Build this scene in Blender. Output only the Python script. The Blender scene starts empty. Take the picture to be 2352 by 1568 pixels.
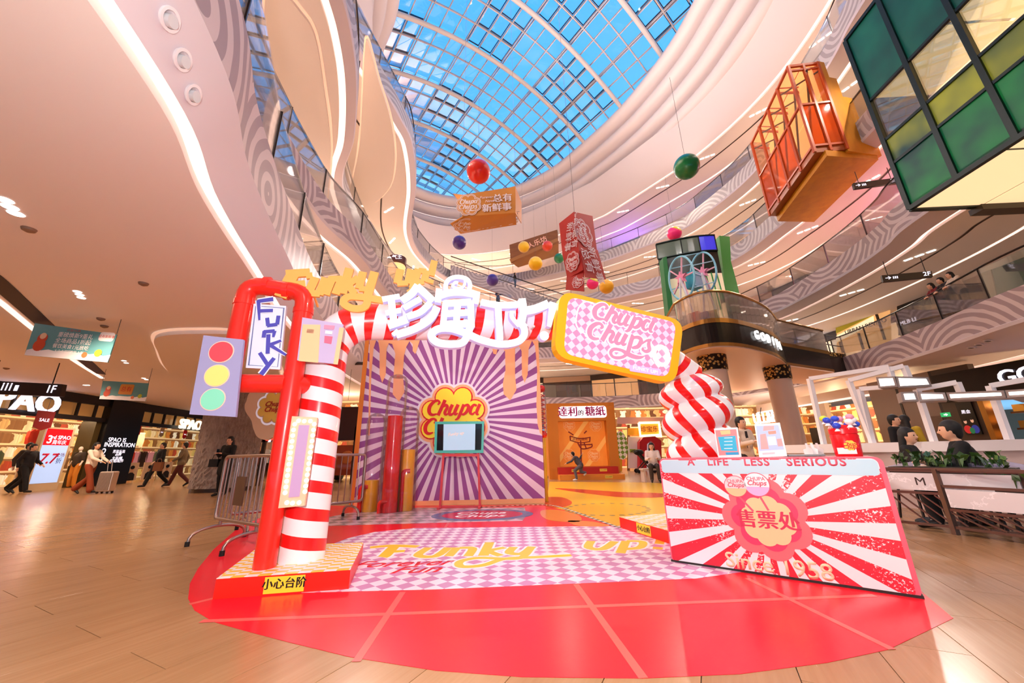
import bpy, bmesh, math, random
from mathutils import Vector, Matrix
from math import sin, cos, pi, radians, hypot, atan2
random.seed(7)
SC = bpy.context.scene
COL = SC.collection
K = 1/1.2                      # plan tables below were surveyed in 1.2 m units

# ------------------------------------------------------------ camera
F_PX, CX, CY, CAM_H = 853.0, 1176.0, 784.0, 1.0
_up = Vector((1118-CX, 2037+CY, F_PX)).normalized()
_fw = (Vector((0,0,1)) - _up*_up.z).normalized()
_rt = Vector((abs(_up.cross(_fw).x),)+tuple(_up.cross(_fw))[1:]) if _up.cross(_fw).x > 0 else -_up.cross(_fw)
def ray(x, y):
    d = Vector((x-CX, CY-y, F_PX))
    return Vector((d.dot(_rt), d.dot(_fw), d.dot(_up)))
def at_z(x, y, z):
    d = ray(x, y); t = (z-CAM_H)/d.z
    return Vector((d.x*t, d.y*t, z))
def at_Y(x, y, Y):
    d = ray(x, y); t = Y/d.y
    return Vector((d.x*t, Y, CAM_H+d.z*t))
def proj(p):
    p = Vector(p)-Vector((0,0,CAM_H)); c = _rt*p.x+_fw*p.y+_up*p.z
    if c.z <= 0.01: return (-9999, -9999)
    return (CX+F_PX*c.x/c.z, CY-F_PX*c.y/c.z)
cam = bpy.data.cameras.new('camera'); cam_o = bpy.data.objects.new('camera', cam); COL.objects.link(cam_o)
cam.sensor_width = 36.0; cam.lens = F_PX/2352*36.0; cam.clip_start = 0.05; cam.clip_end = 400
_M = Matrix(((_rt.x,_rt.y,-_rt.z,0),(_fw.x,_fw.y,-_fw.z,0),(_up.x,_up.y,-_up.z,CAM_H),(0,0,0,1)))
cam_o.matrix_world = _M
SC.camera = cam_o
# ------------------------------------------------------------ view, world, flash
SC.view_settings.view_transform = 'Standard'; SC.view_settings.look = 'None'
SC.view_settings.gamma = 1.0; SC.view_settings.use_curve_mapping = False
SC.view_settings.exposure = 1.05
EM = .53      # keeps lit signs at their photographed level under this exposure
SC.cycles.use_adaptive_sampling = True; SC.cycles.adaptive_threshold = .08
SC.cycles.max_bounces = 6; SC.cycles.diffuse_bounces = 3; SC.cycles.glossy_bounces = 3
SC.cycles.transmission_bounces = 6; SC.cycles.transparent_max_bounces = 32
SC.cycles.caustics_reflective = False; SC.cycles.caustics_refractive = False
SC.cycles.sample_clamp_indirect = 4.0
W = bpy.data.worlds.new('sky'); SC.world = W; W.use_nodes = True
_n = W.node_tree; _bg = _n.nodes['Background']
_tc = _n.nodes.new('ShaderNodeTexCoord'); _sx = _n.nodes.new('ShaderNodeSeparateXYZ'); _cr = _n.nodes.new('ShaderNodeValToRGB')
_n.links.new(_tc.outputs['Generated'], _sx.inputs[0]); _n.links.new(_sx.outputs['Z'], _cr.inputs[0]); _n.links.new(_cr.outputs[0], _bg.inputs[0])
_cr.color_ramp.elements[0].position = 0.0; _cr.color_ramp.elements[0].color = (0.24, 0.60, 1.0, 1)
_cr.color_ramp.elements[1].position = 1.0; _cr.color_ramp.elements[1].color = (0.03, 0.33, 0.95, 1)
_bg.inputs[1].default_value = .8
def lamp(kind, loc, power, col=(1,1,1), size=.1, rot=None, spot=None, sx=None, sy=None, name='light'):
    l = bpy.data.lights.new(name, kind); l.energy = power; l.color = col
    if kind == 'AREA':
        l.shape = 'RECTANGLE'; l.size = sx or size; l.size_y = sy or size
    else: l.shadow_soft_size = size
    if spot: l.spot_size = spot; l.spot_blend = .8
    o = bpy.data.objects.new(name, l); COL.objects.link(o); o.location = loc
    if rot: o.rotation_euler = rot
    return o
lamp('POINT', (-0.40, -0.12, 1.55), 215, (1, .97, .95), .06, name='camera_flash')   # the photographer's flash

# adjustable spotlights of the third-level soffit, all turned to the event floor
def aim(a, b):
    d = (Vector(b)-Vector(a)).normalized(); return d.to_track_quat('-Z', 'Y').to_euler()
for i, (x, y) in enumerate(((-4.6,3),(-5.6,8),(-5.2,14),(14.2,15),(13.4,9),(10,-2),(1.5,-5))):
    p = (x, y, 8.2); lamp('SPOT', p, 520, (1, .88, .82), .12, rot=aim(p, (1+(x-4)*.25, 7+(y-10)*.25, 0)), spot=radians(80), name='event_spotlight')
# fill lights added along the top gallery edge, washing the white rings and the opposite galleries
for i in range(14):
    a = 2*pi*i/14+.2; x, y = 5*K*1.2+cos(a)*10.5, 15+sin(a)*12.5; p = (x, y, 18.4); q = (5-cos(a)*13, 15-sin(a)*15, 25 if i % 2 else 19)
    lamp('SPOT', p, 700, (1, .90, .87), .15, rot=aim(p, q), spot=radians(110), name='ring_fill_light')
# downlights of the low ceiling (warm)
for i, (x, y) in enumerate(((-6.1,3.9),(-8.1,6.4),(-12.8,9.3),(-13.7,10.5),(-14,12),(-9,14),(-17,16),(-20,20),(-13,19),(-8,21),(-5,26),(3,32),(9,31),(15,27),(18,20),(17,13),(20,16),(-10,1),(-14,5),(-18,10))):
    lamp('SPOT', (x, y, 3.75), 165, (1, .76, .56), .1, spot=radians(150), name='downlight_lamp')
# ------------------------------------------------------------ materials
def lin(h):
    h = h.lstrip('#'); c = [int(h[i:i+2],16)/255 for i in (0,2,4)]
    return tuple(((v/12.92) if v <= .04045 else ((v+.055)/1.055)**2.4) for v in c)+(1,)
_mats = {}
def mat(hexc, rough=.55, metal=0.0, emit=0.0, spec=.4, coat=0.0, name=None):
    k = (hexc, rough, metal, emit, spec, coat)
    if k in _mats: return _mats[k]
    m = bpy.data.materials.new(name or 'mat_'+hexc.strip('#')); m.use_nodes = True
    b = m.node_tree.nodes['Principled BSDF']; c = lin(hexc)
    b.inputs['Base Color'].default_value = c; b.inputs['Roughness'].default_value = rough
    b.inputs['Metallic'].default_value = metal; b.inputs['Specular IOR Level'].default_value = spec
    b.inputs['Coat Weight'].default_value = coat
    if emit:
        b.inputs['Emission Color'].default_value = c; b.inputs['Emission Strength'].default_value = emit*EM
    m.diffuse_color = c; _mats[k] = m
    return m
def nmat(name, rough=.5, spec=.4, metal=0):
    m = bpy.data.materials.new(name); m.use_nodes = True; nt = m.node_tree; b = nt.nodes['Principled BSDF']
    b.inputs['Roughness'].default_value = rough; b.inputs['Specular IOR Level'].default_value = spec; b.inputs['Metallic'].default_value = metal
    return m, nt, b
def mth(nt, op, a, b=None, c=None):
    n = nt.nodes.new('ShaderNodeMath'); n.operation = op
    for i, v in enumerate((a, b, c)):
        if v is None: continue
        if isinstance(v, (int, float)): n.inputs[i].default_value = v
        else: nt.links.new(v, n.inputs[i])
    return n.outputs[0]
def mixc(nt, f, a, b):
    n = nt.nodes.new('ShaderNodeMix'); n.data_type = 'RGBA'
    if isinstance(f, (int, float)): n.inputs[0].default_value = f
    else: nt.links.new(f, n.inputs[0])
    for i, v in ((6, a), (7, b)):
        if isinstance(v, str): n.inputs[i].default_value = lin(v)
        elif isinstance(v, tuple): n.inputs[i].default_value = v
        else: nt.links.new(v, n.inputs[i])
    return n.outputs[2]
def uvxy(nt, kind='UV'):
    t = nt.nodes.new('ShaderNodeTexCoord'); s = nt.nodes.new('ShaderNodeSeparateXYZ')
    nt.links.new(t.outputs[kind], s.inputs[0]); return t.outputs[kind], s.outputs[0], s.outputs[1], s.outputs[2]
def noise(nt, vec, scale, detail=2.0, rough=.5):
    n = nt.nodes.new('ShaderNodeTexNoise'); n.inputs['Scale'].default_value = scale; n.inputs['Detail'].default_value = detail
    n.inputs['Roughness'].default_value = rough
    nt.links.new(vec, n.inputs['Vector']); return n.outputs['Fac']
def mapping(nt, vec, scale=(1,1,1), rot=(0,0,0), loc=(0,0,0)):
    n = nt.nodes.new('ShaderNodeMapping'); nt.links.new(vec, n.inputs[0])
    n.inputs['Scale'].default_value = scale; n.inputs['Rotation'].default_value = rot; n.inputs['Location'].default_value = loc
    return n.outputs[0]
def bump(nt, b, h, strength=.3, dist=.02):
    n = nt.nodes.new('ShaderNodeBump'); n.inputs['Strength'].default_value = strength; n.inputs['Distance'].default_value = dist
    nt.links.new(h, n.inputs['Height']); nt.links.new(n.outputs[0], b.inputs['Normal'])
def rays_mat(name, cx, cy, n, c1, c2, phase=0, duty=.5, distress=0, rough=.5, emit=0, thick=None):
    m, nt, b = nmat(name, rough); vec, x, y, z = uvxy(nt)
    a = mth(nt, 'ARCTAN2', mth(nt, 'SUBTRACT', y, cy), mth(nt, 'SUBTRACT', x, cx))
    f = mth(nt, 'FRACT', mth(nt, 'ADD', mth(nt, 'MULTIPLY', a, n/(2*pi)), phase+10.0))
    s = mth(nt, 'GREATER_THAN', f, duty)
    if distress:
        ns = noise(nt, vec, 55, 3, .7); big = noise(nt, vec, 2.3, 1)
        dx = mth(nt, 'MULTIPLY', mth(nt, 'SUBTRACT', x, cx), .9)
        k = mth(nt, 'ADD', mth(nt, 'MULTIPLY', big, .55), mth(nt, 'MULTIPLY', ns, .7))
        s2 = mth(nt, 'LESS_THAN', k, distress)
        s = mth(nt, 'MULTIPLY', s, s2)
    nt.links.new(mixc(nt, s, c1, c2), b.inputs['Base Color'])
    return m
def checker_mat(name, sx, sy, c1, c2, rot=0, rough=.4, emit=0, brick=False):
    m, nt, b = nmat(name, rough); vec, x, y, z = uvxy(nt)
    if rot:
        c_, s_ = cos(rot), sin(rot)
        X = mth(nt, 'ADD', mth(nt, 'MULTIPLY', x, c_), mth(nt, 'MULTIPLY', y, s_))
        Y = mth(nt, 'SUBTRACT', mth(nt, 'MULTIPLY', y, c_), mth(nt, 'MULTIPLY', x, s_))
    else: X, Y = x, y
    fx = mth(nt, 'FLOOR', mth(nt, 'DIVIDE', X, sx)); fy = mth(nt, 'FLOOR', mth(nt, 'DIVIDE', Y, sy))
    p = mth(nt, 'FLOORED_MODULO', mth(nt, 'ADD', fx, fy), 2.0)
    col = mixc(nt, mth(nt, 'GREATER_THAN', p, .5), c1, c2)
    nt.links.new(col, b.inputs['Base Color'])
    if emit:
        nt.links.new(col, b.inputs['Emission Color']); b.inputs['Emission Strength'].default_value = emit*EM
    return m
def stripe_mat(name, period, duty, c1, c2, twist=1.0, rough=.25, emit=0):
    m, nt, b = nmat(name, rough, .5); vec, x, y, z = uvxy(nt)
    f = mth(nt, 'FRACT', mth(nt, 'ADD', mth(nt, 'DIVIDE', x, period), mth(nt, 'ADD', mth(nt, 'MULTIPLY', y, twist), 50.0)))
    nt.links.new(mixc(nt, mth(nt, 'GREATER_THAN', f, duty), c1, c2), b.inputs['Base Color'])
    b.inputs['Coat Weight'].default_value = .3
    return m
def glass_mat(name, tint='#ffffff', alpha=.12, rough=.02, fac_gloss=.1):
    m = bpy.data.materials.new(name); m.use_nodes = True; nt = m.node_tree
    for n in list(nt.nodes):
        if n.type != 'OUTPUT_MATERIAL': nt.nodes.remove(n)
    out = [n for n in nt.nodes if n.type == 'OUTPUT_MATERIAL'][0]
    tr = nt.nodes.new('ShaderNodeBsdfTransparent'); gl = nt.nodes.new('ShaderNodeBsdfGlossy'); df = nt.nodes.new('ShaderNodeBsdfDiffuse')
    fr = nt.nodes.new('ShaderNodeFresnel'); fr.inputs[0].default_value = 1.35
    tr.inputs[0].default_value = lin(tint); df.inputs[0].default_value = lin(tint); gl.inputs['Roughness'].default_value = rough
    m1 = nt.nodes.new('ShaderNodeMixShader'); m1.inputs[0].default_value = alpha
    nt.links.new(tr.outputs[0], m1.inputs[1]); nt.links.new(df.outputs[0], m1.inputs[2])
    m2 = nt.nodes.new('ShaderNodeMixShader')
    nt.links.new(mth(nt, 'ADD', mth(nt, 'MULTIPLY', fr.outputs[0], .7), fac_gloss*.3), m2.inputs[0])
    nt.links.new(m1.outputs[0], m2.inputs[1]); nt.links.new(gl.outputs[0], m2.inputs[2]); nt.links.new(m2.outputs[0], out.inputs[0])
    m.diffuse_color = lin(tint)[:3]+(.3,)
    return m

# ------------------------------------------------------------ mesh building
class MB:
    """collects polygons; verts in world coordinates"""
    def __init__(s): s.v = []; s.f = []; s.uv = []; s.mi = []; s.cur = 0; s.mats = []
    def use(s, m):
        if m not in s.mats: s.mats.append(m)
        s.cur = s.mats.index(m); return s
    def face(s, pts, uvs=None):
        i = len(s.v); s.v += [tuple(p) for p in pts]; s.f.append(tuple(range(i, i+len(pts))))
        s.uv.append(uvs or [(0,0)]*len(pts)); s.mi.append(s.cur); return s
    def add(s, verts, faces, uvs=None):
        i = len(s.v); s.v += [tuple(p) for p in verts]
        for k, f in enumerate(faces):
            s.f.append(tuple(i+j for j in f)); s.uv.append(uvs[k] if uvs else [(0,0)]*len(f)); s.mi.append(s.cur)
        return s
    def box(s, c, size, rz=0.0, ax=None):
        hx, hy, hz = size[0]/2, size[1]/2, size[2]/2
        if ax is None: ax = (Vector((cos(rz), sin(rz), 0)), Vector((-sin(rz), cos(rz), 0)), Vector((0,0,1)))
        c = Vector(c); vs = []
        for dz in (-1, 1):
            for dx, dy in ((-1,-1),(1,-1),(1,1),(-1,1)):
                vs.append(c+ax[0]*hx*dx+ax[1]*hy*dy+ax[2]*hz*dz)
        return s.add(vs, [(3,2,1,0),(4,5,6,7),(0,1,5,4),(1,2,6,5),(2,3,7,6),(3,0,4,7)])
    def tube(s, path, r, n=12, cap=True, closed=False, r2=None):
        path = [Vector(p) for p in path]; N = len(path)
        L = 0; rings = []; uvl = []
        t0 = None; up = None
        for i, p in enumerate(path):
            if closed: t = path[(i+1) % N]-path[i-1]
            else: t = path[min(i+1, N-1)]-path[max(i-1, 0)]
            t.normalize()
            if up is None:
                up = Vector((0,0,1)) if abs(t.z) < .9 else Vector((0,1,0))
                up = (up-t*up.dot(t)).normalized()
            else:
                up = (up-t*up.dot(t)).normalized()
            sd = t.cross(up)
            rr = r if not callable(r) else r(i/(N-1))
            if isinstance(rr, (list, tuple)): rr = rr[i]
            if i: L += (path[i]-path[i-1]).length
            rings.append([p+(up*cos(a)+sd*sin(a))*rr for a in [2*pi*k/n for k in range(n)]]); uvl.append(L)
        vs = [q for rg in rings for q in rg]; fs = []; uvs = []
        R = N if closed else N-1
        for i in range(R):
            a = i*n; b_ = ((i+1) % N)*n
            for k in range(n):
                k2 = (k+1) % n
                fs.append((a+k, a+k2, b_+k2, b_+k)); u0 = uvl[i]; u1 = uvl[(i+1) % N] if i+1 < N else uvl[i]
                uvs.append([(u0,k/n),(u0,(k+1)/n),(u1,(k+1)/n),(u1,k/n)])
        if cap and not closed:
            fs.append(tuple(reversed(range(n)))); uvs.append([(uvl[0],0)]*n)
            fs.append(tuple((N-1)*n+k for k in range(n))); uvs.append([(uvl[-1],0)]*n)
        return s.add(vs, fs, uvs)
    def lathe(s, c, prof, n=20, ax=Vector((0,0,1))):
        """prof: list (r, h) along ax"""
        c = Vector(c); ax = Vector(ax).normalized(); u = ax.orthogonal().normalized(); w = ax.cross(u); vs = []; fs = []; uvs = []
        for (r, h) in prof:
            for k in range(n): a = 2*pi*k/n; vs.append(c+ax*h+(u*cos(a)+w*sin(a))*r)
        for i in range(len(prof)-1):
            for k in range(n):
                k2 = (k+1) % n; fs.append((i*n+k, i*n+k2, (i+1)*n+k2, (i+1)*n+k))
                uvs.append([(k/n, prof[i][1]),((k+1)/n, prof[i][1]),((k+1)/n, prof[i+1][1]),(k/n, prof[i+1][1])])
        if prof[0][0] > 1e-4: fs.append(tuple(reversed(range(n)))); uvs.append([(0,0)]*n)
        if prof[-1][0] > 1e-4: fs.append(tuple((len(prof)-1)*n+k for k in range(n))); uvs.append([(0,0)]*n)
        return s.add(vs, fs, uvs)
    def ball(s, c, r, n=16, m=10, sq=(1,1,1), ax=None):
        c = Vector(c); vs = []; fs = []; uvs = []
        A = ax or (Vector((1,0,0)), Vector((0,1,0)), Vector((0,0,1)))
        for i in range(m+1):
            th = pi*i/m
            for k in range(n):
                a = 2*pi*k/n
                vs.append(c+A[0]*(r*sq[0]*sin(th)*cos(a))+A[1]*(r*sq[1]*sin(th)*sin(a))+A[2]*(r*sq[2]*cos(th)))
        for i in range(m):
            for k in range(n):
                k2 = (k+1) % n; fs.append((i*n+k, (i+1)*n+k, (i+1)*n+k2, i*n+k2))
                uvs.append([(k/n, i/m),(k/n,(i+1)/m),((k+1)/n,(i+1)/m),((k+1)/n, i/m)])
        return s.add(vs, fs, uvs)
KIDS = {}
def build(name, mb, m=None, parent=None, smooth=False, kind=None, label=None):
    me = bpy.data.meshes.new(name)
    off = Vector((0,0,0))
    o = parent
    while o is not None: off += o.location; o = o.parent
    me.from_pydata([tuple(Vector(v)-off) for v in mb.v], [], mb.f)
    uv = me.uv_layers.new(name='UVMap'); flat = [c for f in mb.uv for p in f for c in p]
    uv.data.foreach_set('uv', flat)
    if mb.mats:
        for mm in mb.mats: me.materials.append(mm)
        me.polygons.foreach_set('material_index', mb.mi)
    elif m: me.materials.append(m)
    bm = bmesh.new(); bm.from_mesh(me); bmesh.ops.remove_doubles(bm, verts=bm.verts, dist=1e-5)
    bm.to_mesh(me); bm.free()
    if smooth:
        me.polygons.foreach_set('use_smooth', [True]*len(me.polygons))
        if smooth != 'all':
            try: me.set_sharp_from_angle(angle=radians(38))
            except Exception: pass
    ob = bpy.data.objects.new(name, me); COL.objects.link(ob)
    if parent: ob.parent = parent; KIDS.setdefault(parent.name, []).append(ob)
    if kind: ob['kind'] = kind
    if label: ob['label'] = label
    return ob
def tag(o, label, cat, group=None):
    o['label'] = label; o['category'] = cat
    if group: o['group'] = group
    return o
def thing(name, label, cat, loc, group=None):
    o = bpy.data.objects.new(name, None); COL.objects.link(o); o.location = loc; o.empty_display_size = .1
    return tag(o, label, cat, group)
def children(o): return [c for c in bpy.data.objects if c.parent == o]
def dup(root, loc, label=None, group=None, rz=None):
    def cp(o, par):
        c = o.copy(); COL.objects.link(c)
        if par: c.parent = par; KIDS.setdefault(par.name, []).append(c)
        for ch in list(KIDS.get(o.name, [])): cp(ch, c)
        return c
    r = cp(root, None); r.location = loc
    if rz is not None: r.rotation_euler = (0,0,rz)
    if label: r['label'] = label
    if group: r['group'] = group
    return r
class Frame:
    """a flat panel's own axes: o origin, u right, v up, n out"""
    def __init__(s, o, u, v=None):
        s.o = Vector(o); s.u = Vector(u).normalized(); s.v = Vector(v).normalized() if v is not None else Vector((0,0,1))
        s.v = (s.v-s.u*s.v.dot(s.u)).normalized()
        s.n = s.u.cross(s.v).normalized()          # toward the viewer when u points right
    def p(s, u, v, d=0): return s.o+s.u*u+s.v*v+s.n*d
    def px(s, x, y, d=0):
        r = ray(x, y); c = Vector((0,0,CAM_H)); o = s.o+s.n*d
        t = (o-c).dot(s.n)/r.dot(s.n); q = c+r*t-o
        return (q.dot(s.u), q.dot(s.v))
    def pxs(s, pts, d=0): return [s.px(x, y, d) for x, y in pts]
    def shift(s, d): return Frame(s.o+s.n*d, s.u, s.v)
def plate(mb, fr, poly, d0, d1):
    """prism of a 2-D polygon between depths d0<d1 of a frame"""
    a = sum(poly[i][0]*poly[(i+1)%len(poly)][1]-poly[(i+1)%len(poly)][0]*poly[i][1] for i in range(len(poly)))
    if a < 0: poly = poly[::-1]
    n = len(poly)
    mb.face([fr.p(u, v, d1) for u, v in poly], [(u, v) for u, v in poly])
    mb.face([fr.p(u, v, d0) for u, v in reversed(poly)], [(u, v) for u, v in reversed(poly)])
    for i in range(n):
        p, q = poly[i], poly[(i+1) % n]
        mb.face([fr.p(*p, d0), fr.p(*q, d0), fr.p(*q, d1), fr.p(*p, d1)], [p, q, q, p])
    return mb
def rect(u0, v0, u1, v1): return [(u0,v0),(u1,v0),(u1,v1),(u0,v1)]
def rrect(u0, v0, u1, v1, r, n=6):
    out = []
    for cx_, cy_, a0 in ((u1-r,v0+r,-90),(u1-r,v1-r,0),(u0+r,v1-r,90),(u0+r,v0+r,180)):
        for k in range(n+1): a = radians(a0+90*k/n); out.append((cx_+r*cos(a), cy_+r*sin(a)))
    return out
def disc(cx_, cy_, r, n=28, ry=None): return [(cx_+r*cos(2*pi*k/n), cy_+(ry or r)*sin(2*pi*k/n)) for k in range(n)]
def flower(cx_, cy_, R, inset=0.0, lobes=8, n=9, rot=0, dist=.61):
    """outline of the scalloped badge"""
    out = []; d = dist*R; r = R*(1-dist)*1.0-inset
    step = 2*pi/lobes; h = d*sin(step/2)
    r = max(r, h*1.02)
    al = pi-math.asin(min(1, h/r)) if True else 0
    ext = pi/2+ (step/2 - 0) + math.acos(min(1, h/r)) - 0
    # half sweep of each lobe until it meets its neighbour on the bisector
    dd = d*cos(step/2); t = dd+math.sqrt(max(0, r*r-h*h)); ang = atan2(t*sin(step/2), t*cos(step/2)-d)
    for k in range(lobes):
        c = pi/2+step/2+k*step+rot
        for j in range(n+1):
            a = -ang+2*ang*j/n
            if j == n: continue
            out.append((cx_+d*cos(c)+r*cos(c+a), cy_+d*sin(c)+r*sin(c+a)))
    return out
def cat(pts, n=6, closed=False):
    """Catmull-Rom through pts (tuples of any length)"""
    out = []; N = len(pts)
    rng = range(N) if closed else range(N-1)
    for i in rng:
        p0, p1, p2, p3 = [pts[(i+k) % N] if closed else pts[min(max(i+k, 0), N-1)] for k in (-1, 0, 1, 2)]
        for j in range(n):
            t = j/n
            out.append(tuple(.5*((2*b)+(-a+c)*t+(2*a-5*b+4*c-d)*t*t+(-a+3*b-3*c+d)*t**3) for a, b, c, d in zip(p0, p1, p2, p3)))
    if not closed: out.append(tuple(pts[-1]))
    return out
_stg = 0
def ribbon(mb, fr, pts, d0, d1, width=None, n=5, curved=True):
    """stroke of varying width: pts (u,v,w) or (u,v)"""
    pts = [(p[0], p[1], (p[2] if len(p) > 2 else width)) for p in pts]
    if curved and len(pts) > 2: pts = cat(pts, n)
    global _stg
    _stg = (_stg+1) % 6; d1b = d1; sg = 1.2e-4*_stg
    L = []; R = []
    for i, (u, v, w) in enumerate(pts):
        a = pts[max(i-1, 0)]; b = pts[min(i+1, len(pts)-1)]; dx, dy = b[0]-a[0], b[1]-a[1]; l = hypot(dx, dy) or 1
        nx, ny = -dy/l, dx/l
        if not curved and 0 < i < len(pts)-1:
            e1 = (pts[i][0]-a[0], pts[i][1]-a[1]); l1 = hypot(*e1) or 1; c_ = abs(nx*(-e1[1]/l1)+ny*(e1[0]/l1)); w = w/max(c_, .5)
        L.append((u+nx*w/2, v+ny*w/2)); R.append((u-nx*w/2, v-ny*w/2))
    for i in range(len(pts)-1):
        q = [R[i], R[i+1], L[i+1], L[i]]
        da, db = d1b+sg+i*6e-6, d1b+sg+(i+1)*6e-6
        mb.face([fr.p(*R[i], da), fr.p(*R[i+1], db), fr.p(*L[i+1], db), fr.p(*L[i], da)], q)
        mb.face([fr.p(*a, d0) for a in reversed(q)], q[::-1])
        for e, f_ in ((R[i], R[i+1]), (L[i+1], L[i])):
            mb.face([fr.p(*e, d0), fr.p(*f_, d0), fr.p(*f_, d1), fr.p(*e, d1)], [e, f_, f_, e])
    for e, f_ in ((L[0], R[0]), (R[-1], L[-1])):
        mb.face([fr.p(*e, d0), fr.p(*f_, d0), fr.p(*f_, d1), fr.p(*e, d1)], [e, f_, f_, e])
    return mb
_tc = {}
def text(name, body, fr, u, v, size, m, parent=None, d=0.0, th=.004, shear=0.0, bold=0.0, align='CENTER', sx=1.0, space=1.0, rot=0.0, label=None, thing_=None, vert=False):
    """lettering as a thin mesh lying on a frame"""
    c = bpy.data.curves.new('txt', 'FONT'); c.body = body; c.size = 1.0; c.shear = shear; c.offset = bold; c.extrude = 0
    c.align_x = align; c.align_y = 'CENTER'; c.space_character = space; c.resolution_u = 3
    o = bpy.data.objects.new('txt', c); COL.objects.link(o)
    dg = bpy.context.evaluated_depsgraph_get()
    me = bpy.data.meshes.new_from_object(o.evaluated_get(dg))
    bpy.data.objects.remove(o); bpy.data.curves.remove(c)
    bm = bmesh.new(); bm.from_mesh(me)
    r = bmesh.ops.extrude_face_region(bm, geom=list(bm.faces))
    for e in r['geom']:
        if isinstance(e, bmesh.types.BMVert): e.co.z = 1.0
    bm.to_mesh(me); bm.free()
    me.name = name
    off = Vector((0,0,0)); q = parent
    while q is not None: off += q.location; q = q.parent
    cr, sr = cos(rot), sin(rot)
    for vt in me.vertices:
        x, y, z = vt.co.x*sx*size, vt.co.y*size, vt.co.z
        vt.co = fr.p(u+x*cr-y*sr, v+x*sr+y*cr, d+th*z)-off
    me.materials.clear(); me.materials.append(m)
    ob = bpy.data.objects.new(name, me); COL.objects.link(ob)
    if parent: ob.parent = parent; KIDS.setdefault(parent.name, []).append(ob)
    if label: ob['label'] = label
    return ob

def slab(mb, pts, th, m=None):
    """flat panel through 3-D points with thickness th behind it"""
    P_ = [Vector(p) for p in pts]; n = (P_[1]-P_[0]).cross(P_[2]-P_[0]).normalized()
    c = sum(P_, Vector())/len(P_)
    if n.dot(Vector((0,0,CAM_H))-c) < 0: P_ = P_[::-1]; n = -n
    if m: mb.use(m)
    u = (P_[1]-P_[0]).normalized(); w = n.cross(u)
    uv = [((p-P_[0]).dot(u), (p-P_[0]).dot(w)) for p in P_]
    B_ = [p-n*th for p in P_]; mb.face(P_, uv); mb.face(B_[::-1], uv[::-1]); k = len(P_)
    for i in range(k): j = (i+1) % k; mb.face([P_[i], B_[i], B_[j], P_[j]], [uv[i]]*4)
    return mb
def stick(mb, a, b, w, h=None):
    a, b = Vector(a), Vector(b); t = b-a; l = t.length; t.normalize()
    u = Vector((0,0,1)) if abs(t.z) < .95 else Vector((0,1,0)); sd = t.cross(u).normalized(); u = sd.cross(t)
    return mb.box((a+b)/2, (l, w, h or w), ax=(t, sd, u))

def btext(name, body, fr, u, v, size, m, parent=None, d=0.0, th=.002, w=.03, **k):
    """bold lettering: three copies shifted a little, each at its own depth"""
    for i, (dx, dy) in enumerate(((0,0),(w,.3*w),(-w,-.3*w))):
        o = text(name, body, fr, u+dx*size, v+dy*size, size, m, parent, d=d+i*.0004, th=th, **k)
    return o
# ================================================================ THE ATRIUM
CTR = Vector((6.0*K, 15.0*K, 0))
M_white = mat('#E6D8D6', .6); M_ceil = mat('#F3EAE6', .65)
M_cove = mat('#FFE2D2', .5, emit=1.25); M_dark = mat('#241A17', .5); M_rail = mat('#2B1F1D', .3, .4)
M_groove = mat('#3A2722', .6)
M_glass = glass_mat('clear_glass', '#ffffff', .04)
M_soffit = mat('#D9CDD4', .55)
def fascia_mat(name, c1, c2, scale):
    m, nt, b = nmat(name, .5)
    vec, x, y, z = uvxy(nt)
    mp = mapping(nt, vec, (1, 1.15, 1))
    wob = noise(nt, vec, .6, 2)
    vo = nt.nodes.new('ShaderNodeTexVoronoi'); vo.voronoi_dimensions = '2D'; vo.inputs['Scale'].default_value = scale; vo.inputs['Randomness'].default_value = .75
    nt.links.new(mp, vo.inputs['Vector'])
    d = mth(nt, 'ADD', mth(nt, 'MULTIPLY', vo.outputs['Distance'], 1/scale), mth(nt, 'MULTIPLY', wob, .25))
    f = mth(nt, 'FRACT', mth(nt, 'MULTIPLY', d, 3.3))
    w = mth(nt, 'ADD', .2, mth(nt, 'MULTIPLY', noise(nt, vec, 1.7, 1), .55))
    s = mth(nt, 'LESS_THAN', f, w)
    nt.links.new(mixc(nt, s, c1, c2), b.inputs['Base Color'])
    return m
M_fasN = fascia_mat('fascia_pattern_near', '#9F8889', '#CDB8B6', .27)
M_fasF = fascia_mat('fascia_pattern_far', '#A79C9C', '#C9C1BF', .27)

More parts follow.
